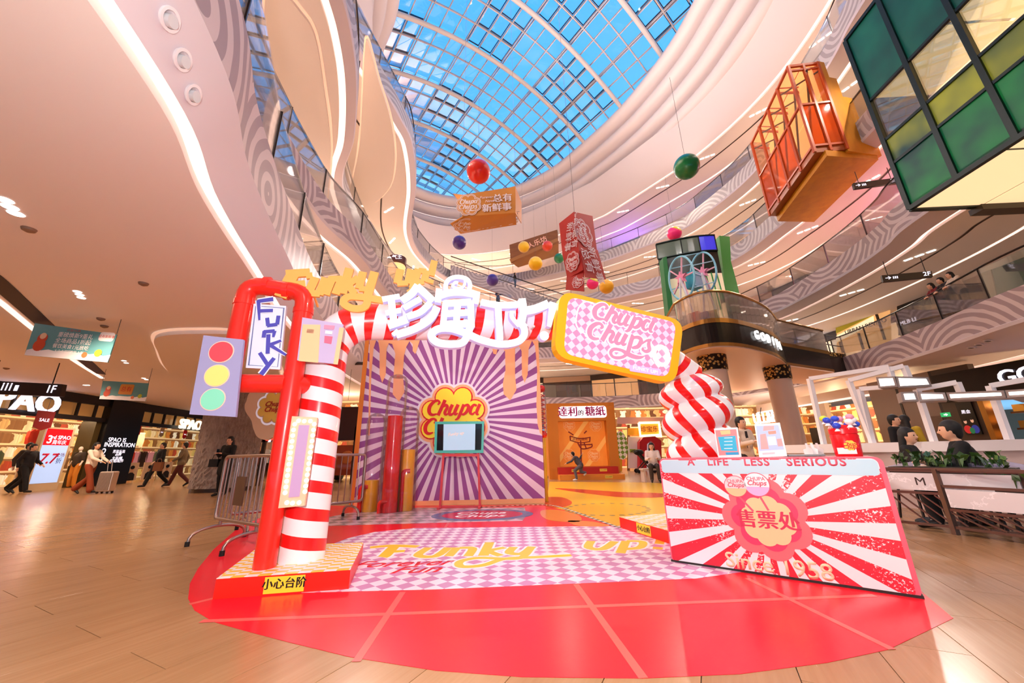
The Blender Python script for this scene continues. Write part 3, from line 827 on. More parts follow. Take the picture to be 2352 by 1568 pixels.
mb = MB(); ribbon(mb, FL, [p+(.05,) for p in hp], .0034, .005, curved=False); build('tape', mb, mat('#E9DEC9', .4), hz)

# ================================================================ LOGO PARTS
def c_stroke(): return [(455,505,30),(492,468,46),(455,425,44),(390,440,58),(310,520,72),(287,610,76),(310,680,64),(370,705,50),(445,685,28)]
def st_h(): return [[(600,415,68),(535,570,68),(470,718,68)],[(515,610,30),(560,550,45),(618,520,60),(650,560,62),(605,660,62),(625,705,48),(680,680,22)]]
def st_u(): return [[(752,510,66),(700,630,68),(700,700,60),(750,700,45),(800,650,30)],[(865,510,66),(805,650,68),(815,705,48),(865,680,22)]]
def st_p(): return [[(980,510,64),(915,680,64),(868,780,52),(810,812,26)],[(950,600,25),(990,545,40),(1050,525,58),(1075,570,66),(1035,660,62),(970,708,48),(930,690,30)]]
def st_a(): return [[(1235,545,45),(1180,525,50),(1120,600,66),(1112,680,60),(1160,705,40),(1200,660,28)],[(1300,510,62),(1240,650,64),(1245,710,48),(1280,710,22)],[(1085,620,20),(1150,545,34)]]
def st_s(): return [[(1100,965,22),(1180,890,34),(1260,860,40)],[(1225,880,40),(1215,960,62),(1228,1040,62),(1170,1085,50),(1110,1065,38),(1125,1030,26)]]
SW = [(1145,1168,8),(1085,1205,42),(980,1220,66),(860,1195,72),(760,1158,46),(640,1165,48),(585,1232,52),(620,1295,42),(700,1300,46),(790,1262,44),(850,1200,50)]
def logo_strokes():
    out = [c_stroke()]+st_h()+st_u()+st_p()+st_a()
    sh = lambda L, dx, dy: [[(x+dx, y+dy, w) for x, y, w in s] for s in L]
    out += [[(x*1.0-58, y+360, w) for x, y, w in c_stroke()]]
    out += sh(st_h(), -35, 352)+sh(st_u(), -30, 350)
    out += [[(945,850,66),(905,1000,66),(865,1180,64)], [(905,960,25),(965,890,40),(1040,870,58),(1085,910,66),(1040,1020,62),(975,1060,50),(930,1075,30)]]
    out += st_s()+[SW]
    return out
def logo(fr, cx_, cy_, R, parent, layers, ink, d=.0, th=.004, strokes=True, outline=None, rot=0):
    """scalloped badge with two lines of script. layers: [(inset fraction, material)]"""
    dd = d
    for ins, m in layers:
        mb = MB(); plate(mb, fr, flower(cx_, cy_, R, ins*R, rot=rot), dd, dd+th); build('badge_layer', mb, m, parent); dd += th
    if strokes:
        k = R/765.0; cr, sr = cos(rot), sin(rot)
        def T(p, e=0):
            x, y = (p[0]-768)*k, (792-p[1])*k; return (cx_+x*cr-y*sr, cy_+x*sr+y*cr, (p[2]+e)*k)
        if outline:
            mb = MB()
            for s in logo_strokes(): ribbon(mb, fr, [T(p, outline[1]) for p in s], dd, dd+th, n=3)
            build('lettering', mb, outline[0], parent, label='outline of the script'); dd += th
        mb = MB()
        for s in logo_strokes(): ribbon(mb, fr, [T(p) for p in s], dd, dd+th, n=4)
        build('lettering', mb, ink, parent, label='script lettering')
    return dd

# ================================================================ THE GATE
M_tube = mat('#EE2A1E', .28, coat=.3); H_PL = .14
lp = [at_z(497,1328,H_PL), at_z(805,1307,H_PL), at_z(835,1245,H_PL)]; lp.append(lp[0]+lp[2]-lp[1]+Vector((-.1,.1,0)))
u_ = (lp[1]-lp[0]).normalized(); FP = Frame(lp[0], u_, (-u_.y, u_.x, 0))
plat = thing('step_platform', 'low red platform with yellow-checked top carrying the left gate column', 'platform', (lp[0].x, lp[0].y, 0))
pp = [((q-lp[0]).dot(FP.u), (q-lp[0]).dot(FP.v)) for q in lp]
mb = MB(); plate(mb, FP, pp, -H_PL, -.004); build('base', mb, mat('#EE2418', .35), plat)
mb = MB(); plate(mb, FP, pp, -.004, 0); build('top_sheet', mb, checker_mat('yellow_check', .095, .05, '#F6EDEB', '#FFC545', rough=.25), plat)
FF = Frame(Vector((lp[0].x, lp[0].y, 0)), u_)
a0 = FF.px(610,1322, .002); a1 = FF.px(698,1349, .002)
mb = MB(); plate(mb, FF, rect(a0[0], .012, a1[0], .125), .001, .004); build('warning_label', mb, mat('#FFD93B', .4), plat, label='yellow label with black characters')
btext('lettering', '小心台阶', FF, (a0[0]+a1[0])/2, .072, .078, mat('#14110F', .5), plat, d=.004, th=.001, space=1.05)

cb_ = at_z(690,1282,H_PL); gdir = Vector((cos(radians(15)), sin(radians(15)), 0))
G = Frame(cb_, gdir)                                  # the arch's own upright plane
gate = thing('candy_cane_arch', 'tall arch tube with red and white candy stripes standing on the left platform', 'arch', cb_)
M_candy = stripe_mat('candy_stripe', .235, .43, '#EE1B1B', '#F4EEF2', 1.0, .25)
tp = G.px(790,735); RA = .2
zc = tp[1]
path = [G.p(0, h) for h in [i*.12 for i in range(int((zc-.42)/.12))]]
top0 = zc-.42
for k in range(9):
    a = radians(90*k/8); path.append(G.p(.42-.42*cos(a), top0+.42*sin(a)))
e1 = G.px(1290,745); L = 1.2
for k in range(1, 19): path.append(G.p(.42+(e1[0]-.42)*k/18, zc+(e1[1]-zc)*k/18))
tb = Vector((3.0*K*1.0, 6.15*K, 0))
end_top = Vector((2.42, 5.0, 1.95)); s0 = path[-1]
for k in range(1, 9):
    t = k/8; q = s0.lerp(end_top, t); q.z = s0.z+(end_top.z-s0.z)*(t**2.2); path.append(q)
mb = MB(); mb.tube(path, RA*1.0, 24); build('striped_tube', mb, M_candy, gate, smooth=True)

# twisted right column on its own platform
pr_a = at_z(1425,1212,0); pr_b = at_z(1540,1250,0); ur = (pr_b-pr_a).normalized()
RF = Frame(pr_a, ur)
plr = thing('step_platform', 'low red platform with pale checked top under the twisted right column', 'platform', pr_a)
nr = Vector((-ur.y, ur.x, 0)); nr = nr if nr.x > 0 else -nr
q4 = [pr_a, pr_b, pr_b+nr*1.5, pr_a+nr*1.5]
FLr = Frame((0,0,H_PL), (1,0,0), (0,1,0))
mb = MB(); plate(mb, FLr, [(q.x, q.y) for q in q4], -H_PL, -.004); build('base', mb, mat('#EE2418', .35), plr)
mb = MB(); plate(mb, FLr, [(q.x, q.y) for q in q4], -.004, 0); build('top_sheet', mb, checker_mat('cream_check', .1, .1, '#F6EDE4', '#F6D794', rough=.25), plr)
ra, rb = RF.px(1464,1222)[0], RF.px(1496,1230)[0]
mb = MB(); plate(mb, RF, rect(ra, .015, rb, .13), .001, .004); build('warning_label', mb, mat('#FFD93B', .4), plr, label='yellow label with black characters')
btext('lettering', '小心台阶', RF, (ra+rb)/2, .072, (rb-ra)*.235, mat('#14110F', .5), plr, d=.004, th=.001)
tc_ = Vector((2.42, 5.0, H_PL))
tw = thing('twisted_candy_column', 'bulging twisted red and white striped column behind the ticket counter', 'column', tc_)
mb = MB(); n, m = 64, 90; Hh = 1.86; vs = []; fs = []; uvs = []
for i in range(m+1):
    z = Hh*i/m
    for k in range(n):
        a = k/n; ph = z/.40-a*1.0
        r = .30+.145*abs(sin(pi*ph))**.62
        r *= 1.0 if z < Hh-.35 else max(.12, math.sqrt(max(0, 1-((z-(Hh-.35))/.36)**2)))
        vs.append(tc_+Vector((r*cos(2*pi*a), r*sin(2*pi*a), z)))
for i in range(m):
    for k in range(n):
        k2 = (k+1) % n; fs.append((i*n+k, i*n+k2, (i+1)*n+k2, (i+1)*n+k)); z0, z1 = Hh*i/m, Hh*(i+1)/m
        uvs.append([(z0*.55, k/n*3),(z0*.55, (k+1)/n*3),(z1*.55, (k+1)/n*3),(z1*.55, k/n*3)])
mb.add(vs, fs, uvs); build('striped_body', mb, stripe_mat('twist_stripe', .25, .40, '#EE1B1B', '#F6F2F6', 3.0, .18), tw, smooth='all')

# ---- red pipe frame with the signs it carries
pb = at_z(607,1303,H_PL); PF = Frame(pb, u_)
pipe = thing('pipe_frame', 'red pipe frame standing at the front corner of the left platform', 'frame', pb)
TR = PF.px(692,672); TLf = PF.px(567,668); BL = PF.px(548,880); BR = PF.px(705,886)
def rc(c, a, b, r, n=6):
    """rounded corner points at c between directions a and b"""
    c, a, b = Vector(c+(0,)), Vector(a+(0,)), Vector(b+(0,)); p0 = c+(a-c).normalized()*r; p1 = c+(b-c).normalized()*r
    return [tuple(((p0*(1-t)**2)+(c*2*t*(1-t))+(p1*t*t)))[:2] for t in [k/n for k in range(n+1)]]
ztop = TR[1]; xl = TLf[0]; xr = 0.0; zlo = BL[1]
pts = [(xr, 0), (xr, ztop*.5)]+rc((xr, ztop), (xr, 0), (xl, ztop+.06), .14)+rc((xl, ztop+.06), (xr, ztop), (xl, zlo), .14)+rc((xl, zlo), (xl, ztop), (xr, zlo), .12)+[(xr-.05, zlo)]
mb = MB(); mb.tube([PF.p(*p) for p in pts], .086, 20); build('pipe', mb, M_tube, pipe, smooth=True)
candy_at = G.p(0, zlo+.0); mb = MB(); mb.tube([PF.p(xr, zlo), Vector((candy_at.x, candy_at.y, PF.p(xr, zlo).z))], .083, 18); build('pipe', mb, M_tube, pipe, smooth=True)
for (x, z_, dx) in ((xr, ztop-.2, 0), (xl, ztop-.14, 0), (xl+.18, ztop+.055, 1), (xr-.18, ztop+.01, 1)):
    mb = MB(); a = Vector((0,0,1)) if not dx else PF.u
    mb.tube([PF.p(x, z_)-a*.025, PF.p(x, z_)+a*.025], .093, 20); build('coupling', mb, M_tube, pipe, smooth=True)
# traffic-light board
TLF = PF.shift(.13)
tl = thing('traffic_light_board', 'flat lilac board with red, yellow and green discs hung on the red pipe frame', 'sign', TLF.p(*TLF.px(505,865)))
mb = MB(); plate(mb, TLF, TLF.pxs([(472,772),(563,782),(545,958),(440,952)]), 0, .03); build('board', mb, mat('#A7A3CE', .45), tl)
for x, y, h, lb in ((513,810,'#F0525F','red disc'),(503,864,'#FCEB84','yellow disc'),(494,918,'#8FE9C6','green disc')):
    c = TLF.px(x, y); e = TLF.px(x+27, y); w = abs(e[0]-c[0])
    mb = MB(); plate(mb, TLF, disc(c[0], c[1], w*1.07, 32), .03, .034); build('disc_rim', mb, mat('#F7D6C2', .4), tl)
    mb = MB(); plate(mb, TLF, disc(c[0], c[1], w*.98, 32), .034, .038); build('disc', mb, mat(h, .4), tl, label=lb)
# FUNKY board
FK = PF.shift(.02)
fk = thing('letter_board', 'pale upright board reading FUNKY inside the red pipe frame', 'sign', FK.p(*FK.px(615,780)))
mb = MB(); plate(mb, FK, FK.pxs([(586,700),(660,705),(646,850),(568,846)]), 0, .03); build('board', mb, mat('#E4E8F8', .45), fk)
mb = MB(); ribbon(mb, FK, [p+(.006,) for p in FK.pxs([(591,705),(655,710),(641,844),(575,840),(591,705)])], .03, .032, curved=False); build('rule_line', mb, mat('#6E76A8', .5), fk)
def pstrokes(fr, L, w, d0, d1, curved=False, ox=0, oy=0):
    mb = MB()
    for s in L: ribbon(mb, fr, [fr.px(p[0]+ox, p[1]+oy, d0)+((p[2] if len(p) > 2 else 1)*w,) for p in s], d0, d1, curved=curved)
    return mb
FKL = [[(594,690),(596,735,.5)],[(592,692),(628,687,1.2)],[(598,714),(627,713)],[(614,730),(616,748)],[(614,748),(637,745)],[(637,745),(640,725)],[(608,760),(606,775)],[(606,762),(631,760)],[(631,760),(628,774,.6)],[(617,768),(615,812)],[(620,792),(646,782,.7)],[(620,792),(657,815,.6)],[(597,810),(614,836)],[(630,822),(600,860,1.2)]]
build('lettering', pstrokes(FK, FKL, .055, .030, .036), mat('#F4F4FC', .5), fk, label='white edge of the letters')
build('lettering', pstrokes(FK, FKL, .034, .036, .042), mat('#5350B8', .4), fk, label='blue angular letters')
# ticket-shop board
TB = PF.shift(.06)
tk = thing('shop_board', 'small peach and lilac cut-out board with pink panels on the right pipe', 'sign', TB.p(*TB.px(740,785)))
mb = MB(); plate(mb, TB, TB.pxs([(697,731),(790,747),(776,837),(685,829)]), 0, .03); build('board', mb, mat('#C7B6DC', .5), tk)
for pts, h in (([(696,745),(736,746),(731,833),(686,829)],'#FBCB9A'),([(780,752),(790,753),(776,837),(766,836)],'#FBCB9A'),([(706,755),(722,757),(720,766),(704,764)],'#E5697A'),([(745,746),(769,748),(767,757),(744,755)],'#F396B4'),([(746,771),(764,773),(761,790),(745,787)],'#EE6F8D'),([(748,759),(764,761),(763,768),(747,766)],'#F4F0F8')):
    mb = MB(); plate(mb, TB, TB.pxs(pts, .03), .03, .036); build('panel', mb, mat(h, .5), tk)
# bulb board
BB = Frame(G.p(0,0)+G.n*.27, u_)
bb = thing('bulb_board', 'tall peach marquee board with round white bulbs beside the candy column', 'sign', BB.p(*BB.px(685,1060)))
mb = MB(); plate(mb, BB, BB.pxs([(670,956),(731,959),(702,1160),(640,1166)]), 0, .03); build('board', mb, mat('#FACBA6', .45), bb)
mb = MB(); plate(mb, BB, BB.pxs([(687,976),(711,976),(688,1140),(663,1142)], .03), .03, .035); build('centre_panel', mb, mat('#C6A4D0', .45), bb)
M_bulb = mat('#FFF6F2', .3, emit=1.1)
bl = [(677,974),(722,974),(686,966),(699,967),(713,967)]+[(676-1.75*i*1.0, 974+13.1*i) for i in range(1, 13)]+[(722-1.8*i, 974+12.9*i) for i in range(1, 13)]+[(659,1154),(672,1155),(687,1154)]
for x, y in bl:
    c = BB.px(x, y, .03); mb = MB(); mb.ball(BB.p(c[0], c[1], .03), .019, 10, 6); build('bulb', mb, M_bulb, bb, smooth='all')
# supports reaching back to the column
mb = MB(); mb.tube([BB.p(*BB.px(700,1000), -.0), BB.p(*BB.px(700,1000), -.12)], .02, 8); build('bracket', mb, M_tube, bb)

# ---- white glowing title and orange script over the arch
WL = G.shift(.34)
wl = thing('glowing_title', 'big glowing white three-dimensional characters along the top of the arch', 'sign', WL.p(*WL.px(1080,730)))
Z4 = lambda x, y, ox=800, oy=560, s=3.136: (ox+x/s, oy+y/s)
S = [([(245,400),(370,378)],32),([(270,500),(378,478)],30),([(288,590),(425,545)],42),([(308,390),(332,595)],40),
     ([(500,300),(455,360),(385,410)],44),([(495,305),(545,350),(612,412)],44),([(520,395),(400,462)],34),([(590,425),(520,490),(425,525)],38),([(640,455),(590,540),(480,610),(345,655)],44),([(330,630),(350,650)],40),
     ([(712,350),(700,300),(727,255),(790,238),(855,255),(878,300),(862,345)],25),([(842,258),(835,300),(795,322),(752,305),(770,278),(790,282)],14),
     ([(655,325),(645,420)],38),([(645,378),(730,352),(830,350),(940,372)],44),([(928,345),(915,430)],40),
     ([(700,425),(682,595)],36),([(690,430),(885,418)],42),([(672,505),(895,492)],40),([(665,585),(905,572)],46),([(788,420),(778,600)],40),([(880,418),(888,600)],40),
     ([(880,590),(835,700),(750,722),(640,708),(598,655),(650,612),(740,610),(850,645),(960,692),(1100,722),(1215,705),(1265,660),(1262,600),(1215,550)],44),
     ([(958,420),(1080,442),(1215,438)],42),([(1078,440),(1092,690)],42),([(1178,485),(1180,530),(1230,590)],26),
     ([(1252,395),(1262,480),(1242,600)],46),([(1245,485),(1340,470),(1440,430)],56),([(1225,545),(1275,600)],36),
     ([(1478,425,1.3),(1445,595,.6)],44)]
M_glow = mat('#FFFFFF', .4, emit=1.35); M_edge = mat('#C9C6F2', .5, emit=.25)
def title(mb, d0, d1, ex=0):
    for s, w in S:
        k = WL.px(*Z4(0, 0)); k2 = WL.px(*Z4(100, 0)); sc = hypot(k2[0]-k[0], k2[1]-k[1])/100
        ribbon(mb, WL, [WL.px(*Z4(p[0], p[1]))+(((p[2] if len(p) > 2 else 1)*w*1.22+ex)*sc,) for p in s], d0, d1, curved=len(s) > 2)
    c = WL.px(*Z4(1411, 662)); plate(mb, WL, disc(c[0], c[1], (38+ex/2)*sc, 24), d0, d1)
mb = MB(); title(mb, -.08, 0, 3); build('letter_body', mb, M_edge, wl, label='pale lilac sides of the characters')
mb = MB(); title(mb, 0, .012); build('letter_face', mb, M_glow, wl, label='glowing white faces')
for x in (930, 1080, 1230):
    c = WL.px(x, 745); mb = MB(); mb.tube([WL.p(c[0], c[1], -.06), WL.p(c[0], c[1], -.16)], .015, 6); build('bracket', mb, M_white, wl)
OR = G.shift(.22)
Z6 = lambda x, y: (560+x/3.92, 300+y/3.92)
osg = thing('orange_script_sign', 'flat orange cut-out script reading Funky up above the arch', 'sign', OR.p(*OR.px(800,660)))
OS = [([Z6(385,1300),Z6(600,1285)],1.15),([Z6(455,1290),Z6(335,1505)],1.5),([Z6(400,1400),Z6(560,1385)],.95),([Z6(590,1290),Z6(600,1340)],.8),
      ([Z6(650,1330),Z6(590,1465)],1.1),([Z6(590,1470),Z6(690,1478)],.9),([Z6(745,1335),Z6(680,1485)],1.1),([Z6(800,1335),Z6(740,1485)],1.05),([Z6(770,1345),Z6(890,1342)],.9),([Z6(890,1340),Z6(830,1480)],1.05),
      ([Z6(955,1250),Z6(890,1475)],1.15),([Z6(1035,1330),Z6(935,1400)],.9),([Z6(940,1390),Z6(1000,1478)],.95),([Z6(1075,1280),Z6(1040,1430)],1.05),([Z6(1040,1430),Z6(1120,1435)],.8),([Z6(1180,1280),Z6(1110,1520)],1.15),
      ([Z4(375,190),Z4(352,290)],1.05),([Z4(352,292),Z4(430,288)],.8),([Z4(450,190),Z4(428,292)],1.0),([Z4(505,190),Z4(462,325)],1.05),([Z4(505,198),Z4(560,205)],.8),([Z4(565,200),Z4(545,275)],1.0),([Z4(545,278),Z4(480,285)],.8),([Z4(620,128),Z4(595,235)],1.0),([Z4(588,262),Z4(582,288)],1.15)]
mb = MB()
for s, w in OS: ribbon(mb, OR, [OR.px(*p)+(.076*w,) for p in s], 0, .03, curved=False)
ribbon(mb, OR, [OR.px(*p)+(.075,) for p in [(857,640),(848,672),(840,705),(812,710),(790,698),(800,684),(830,684),(886,692),(895,688)]], 0, .03)
ribbon(mb, OR, [OR.px(*p)+(.045,) for p in [Z4(462,320),Z4(445,345),Z4(425,352)]], 0, .03)
build('lettering', mb, mat('#FBB65C', .5), osg)
for x, y in ((720,675),(835,665),(955,650)):
    c = OR.px(x, y); mb = MB(); mb.tube([OR.p(c[0], c[1], 0), OR.p(c[0], c[1]-.05, -.22)], .012, 6); build('bracket', mb, mat('#FBB65C', .5), osg)

# ---- pink lightbox
PK = G.shift(.30)
pk = thing('pink_light_box', 'tilted pink checked light box with yellow frame and pink script at the arch end', 'sign', PK.p(*PK.px(1420,775)))
oc = PK.pxs([(1284,668),(1567,738),(1549,884),(1270,820)])
def inset_poly(q, a):
    c = (sum(p[0] for p in q)/4, sum(p[1] for p in q)/4); out = []
    for p in q:
        l = hypot(p[0]-c[0], p[1]-c[1]); out.append((p[0]+(c[0]-p[0])*a/l, p[1]+(c[1]-p[1])*a/l))
    return out
def rquad(q, r):
    out = []
    for i in range(4): out += rc(q[i], q[i-1], q[(i+1) % 4], r, 6)
    return out
mb = MB(); plate(mb, PK, rquad(oc, .2), -.1, .03); build('frame', mb, mat('#FFC40F', .4), pk, label='yellow frame')
ic = inset_poly(oc, .125)
def tilt_uv(fr, q): return atan2(q[1][1]-q[0][1], q[1][0]-q[0][0])
mb = MB(); plate(mb, PK, rquad(ic, .13), .03, .034); build('lit_panel', mb, checker_mat('pink_light_check', .073, .073, '#F0CFEA', '#E58DB8', rot=tilt_uv(PK, oc)+radians(45), rough=.4, emit=.35), pk, label='glowing pink diamond-checked panel')
tlt = tilt_uv(PK, oc)
cc = PK.px(1426,760)
k = abs(PK.px(1520,770)[0]-PK.px(1330,770)[0])/1420
M_pscript = mat('#E98FB2', .5, emit=.3); M_pw = mat('#FFF8FC', .5, emit=.9)
def TL_(p, e=0):
    x, y = (p[0]-768)*k, (800-p[1])*k*.92; return (cc[0]+x*cos(tlt)-y*sin(tlt), cc[1]+x*sin(tlt)+y*cos(tlt), (p[2]+e)*k)
for mm, e, d0 in ((M_pw, 38, .034), (M_pscript, 4, .040)):
    mb = MB()
    for s in logo_strokes(): ribbon(mb, PK, [TL_(p, e) for p in s], d0, d0+.006, n=3)
    build('lettering', mb, mm, pk, label='pink script lettering' if e == 4 else 'white outline of the script')
mb = MB(); ribbon(mb, PK, [p+(.014,) for p in PK.pxs([(1372,706),(1345,695),(1328,706),(1322,725),(1320,745),(1328,760),(1340,768),(1345,775),(1375,776)])], .034, .039); build('outline', mb, M_pw, pk)
rc_ = PK.px(1512,819); 
mb = MB(); ribbon(mb, PK, [(rc_[0]+.098*cos(a), rc_[1]+.115*sin(a), .042) for a in [2*pi*i/24 for i in range(25)]], .046, .07, curved=False); build('neon_ring', mb, mat('#FFF6C8', .4, emit=1.2), pk, label='glowing cream ring')
bq = PK.pxs([(1447,838),(1517,848),(1515,863),(1446,852)], .034); mb = MB(); plate(mb, PK, rquad(bq, .02), .034, .042); build('strip', mb, mat('#C7AEF0', .5, emit=.5), pk)
text('lettering', 'FUNKY UP!', PK, sum(p[0] for p in bq)/4, sum(p[1] for p in bq)/4, .062, mat('#E7DCFF', .5, emit=.7), pk, d=.042, rot=tlt, bold=.02, space=1.1)
mb = MB(); c = PK.px(1420,775); mb.tube([PK.p(c[0], c[1], -.08), PK.p(c[0], c[1], -.2)], .03, 8); build('bracket', mb, M_tube, pk)
# ================================================================ BACKDROP AND ITS FURNITURE
BY = 8.45
bl_ = at_Y(808, 1157, BY); BD = Frame((bl_.x, BY, 0), (1,0,0))
bd = thing('ray_backdrop', 'tall purple ray-patterned photo wall with orange drips and scalloped badge', 'photo wall', (bl_.x+2, BY, 0))
W_ = BD.px(1252,1150)[0]; Hb = BD.px(1241,764)[1]; xl_ = 0.0; X0 = BD.px(850,765)[0]
cr = BD.px(1041, 960)
mb = MB(); plate(mb, BD, [(X0,0),(W_,0),(W_,Hb),(X0,Hb)], -.28, 0); build('wall_box', mb, rays_mat('purple_rays', cr[0], cr[1], 50, '#934C98', '#E4D0E8', .2, .52), bd)
M_peach = mat('#F9B182', .5)
dr = [(850,740),(1246,740),(1246,1000),(1240,994),(1235,975),(1232,930),(1234,850),(1229,795),(1222,782),(1214,802),(1212,860),(1205,879),(1199,862),(1198,806),(1192,795),(1183,800),(1183,860),(1186,895),(1172,919),(1157,905),(1155,880),(1161,850),(1160,806),(1150,797),(1143,800),(1140,814),(1133,812),(1130,795),(1090,786),(1010,778),(985,784),(975,765),(968,770),(960,795),(954,813),(948,806),(948,790),(941,783),(933,797),(928,817),(925,860),(929,900),(916,922),(902,905),(905,850),(908,812),(901,790),(893,788),(888,800),(886,860),(878,879),(872,860),(872,802),(867,773),(858,800),(853,860),(849,1000),(846,1000)]
dp = [BD.px(*p) for p in dr]; dp = [(max(X0, min(W_, u)), min(Hb, v)) for u, v in dp]
mb = MB(); plate(mb, BD, dp, 0, .004); build('drip_layer', mb, M_peach, bd, label='peach-orange dripping paint along the top')
mb = MB(); plate(mb, BD, [(X0,0),(W_,0),(W_,.09),(X0,.09)], 0, .004); build('kick_strip', mb, M_peach, bd)
mb = MB(); plate(mb, BD, [(X0-.10,0),(X0,0),(X0,Hb),(X0-.10,Hb)], -.28, .004); build('edge_strip', mb, mat('#E98A35', .5), bd, label='orange left edge')
RL = (BD.px(1126,960)[0]-BD.px(956,960)[0])/2
M_ink = mat('#D81222', .45); 
logo(BD, cr[0], cr[1]-.02, RL*1.04, bd, [(0, mat('#E9DDF0', .5)),(.055, mat('#F6B184', .5)),(.12, M_ink),(.17, mat('#F8E9E2', .5)),(.2, mat('#FFE23A', .45))], M_ink, d=.004, th=.006)
# television on a stand
TY = at_z(1052,1167,0).y; TV = Frame(at_Y(1052,1167,TY)*1.0, (1,0,0)); TV.o.z = 0
tv = thing('television', 'turquoise-framed television on a red open frame stand before the purple wall', 'television', TV.o)
q = TV.pxs([(999,968),(1112,967),(1110,1040),(997,1040)]); mb = MB(); plate(mb, TV, q, -.05, 0); build('bezel', mb, mat('#4FC4B6', .4), tv)
q = TV.pxs([(1005,974),(1107,973),(1105,1033),(1003,1034)]); mb = MB(); plate(mb, TV, q, 0, .004); build('screen', mb, mat('#16171B', .12, coat=.6), tv)
q = TV.pxs([(1019,974),(1092,973),(1091,1033),(1018,1034)]); mb = MB(); plate(mb, TV, q, .004, .006); build('picture', mb, mat('#A9CBE2', .14, emit=.45, coat=.6), tv, label='pale blue lit picture')
text('lettering', 'Funky up', TV, TV.px(1047,996)[0], TV.px(1047,996)[1], .09, mat('#F6C3A6', .4, emit=.5), tv, d=.006, th=.001, shear=.3, rot=.1)
fr_ = mat('#D9434F', .45); a, b, c, d = [TV.px(*p) for p in ((1018,1045),(1098,1045),(1102,1165),(1010,1165))]
for p, q in ((a,b),(d,a),(b,c),(d,c)): mb = MB(); stick(mb, TV.p(*p, -.03), TV.p(*q, -.03), .04, .05); build('stand_bar', mb, fr_, tv)
for p in (a, b): mb = MB(); stick(mb, TV.p(p[0], p[1], -.03), TV.p(p[0], p[1]+.06, -.03), .04, .03); build('stand_bar', mb, fr_, tv)
for p in (c, d): mb = MB(); mb.box(TV.p(p[0], .015, -.03), (.05, .4, .03)); build('foot', mb, fr_, tv)
# clear tubes with coloured pipes
M_acr = glass_mat('acrylic', '#FFFBFE', .012, .03, .08); M_ypipe = mat('#F9AF1F', .3, coat=.3); M_rpipe = mat('#E2150F', .22, coat=.5)
for (xb, yb, yt, w, m_, xr_, yr_, ya, lab) in ((848,1174,1103,36,M_ypipe,827,1117,965,'short yellow pipe with small red pipe in a clear tube, left of three'),
        (893,1176,956,40,M_rpipe,873,1150,876,'tall red pipe inside the tallest clear tube, middle of three'),
        (929,1172,1033,38,M_ypipe,922,1081,950,'half-height yellow pipe with red pipe in a clear tube, right of three')):
    b0 = at_z(xb, yb, 0); fr = Frame(b0, (1,0,0)); r = abs(fr.px(xb+w/2, yb-20)[0]-fr.px(xb-w/2, yb-20)[0])/2
    t = thing('display_pipe', lab, 'pipe', b0)
    zt = fr.px(xb+6, yt)[1]; mb = MB(); mb.lathe(b0, [(r*.9,0),(r*.9,zt),(r*.78,zt+.01)], 24); build('pipe', mb, m_, t, smooth=True)
    zr = fr.px(xr_, yr_)[1]; x_off = fr.px(xr_+3, yb)[0]; q0 = b0+Vector((x_off, -.13, 0)); z1 = zr-.06
    mb = MB(); mb.tube([q0, q0+Vector((0,0,z1))]+[q0+Vector((.06*(1-cos(a)), 0, z1+.06*sin(a))) for a in [pi/2*k/5 for k in range(1, 6)]]+[q0+Vector((.13,.02,z1+.06))], .042, 14); build('small_pipe', mb, M_rpipe, t, smooth=True, label='thin red bent pipe')
    za = fr.px(xb+8, ya)[1]; R_ = r*1.22; mb = MB(); mb.lathe(b0, [(R_,0.0),(R_,za),(R_*.8,za+.09),(R_*.3,za+.14),(0,za+.15)], 28); build('clear_tube', mb, M_acr, t, smooth=True)
# coil tube beside the wall
cf = Frame((0, 8.7, 0), (1,0,0)); c = cf.px(1253,1160); b0 = cf.p(c[0]+.02, 0)
ct = thing('coil_post', 'clear post with red zigzag coil between red balls beside the purple wall', 'post', b0)
z0, z1 = cf.px(1255,998)[1], cf.px(1251,892)[1]
mb = MB(); mb.lathe(b0, [(.05,0),(.05,z0-.05)], 14); build('pole', mb, mat('#D9A21D', .3), ct, smooth=True)
for z in (z0, z1): mb = MB(); mb.ball(b0+Vector((0,0,z)), .085, 18, 12); build('ball', mb, M_rpipe, ct, smooth='all')
mb = MB(); mb.tube([b0+Vector((.06*cos(a), .06*sin(a), z0+.06+(z1-z0-.12)*a/(2*pi*9))) for a in [2*pi*9*k/140 for k in range(141)]], .013, 6); build('coil', mb, mat('#C1201C', .3), ct, smooth='all')
mb = MB(); mb.lathe(b0, [(.09,z0),(.09,z1)], 18); build('clear_tube', mb, M_acr, ct, smooth=True)

# ================================================================ TICKET COUNTER
ca, cbx = at_z(1543,1290,0), at_z(2122,1376,0); CF = Frame(ca, cbx-ca); CW = (cbx-ca).length; CT = .925
tc2 = thing('ticket_counter', 'ticket counter with red and white sunburst front and pale blue header', 'counter', ca)
cc_ = CF.px(1760,1195)
M_burst = rays_mat('sunburst', cc_[0], cc_[1], 22, '#F3EBEE', '#E0283C', .3, .5, distress=.72, rough=.4)
mb = MB(); plate(mb, CF, rrect(0, 0, CW, CT, .05), -.55, 0); build('body', mb, mat('#EE6478', .45), tc2)
mb = MB(); plate(mb, CF, rrect(.012, .005, CW-.03, CT-.012, .04), 0, .003); build('front_sheet', mb, M_burst, tc2, label='red and white sunburst print')
mb = MB(); plate(mb, CF, rrect(.02, CT-.135, CW-.035, CT-.018, .03), .003, .005); build('header_strip', mb, mat('#BCDDEB', .45), tc2)
M_pink = mat('#DF5A70', .45)
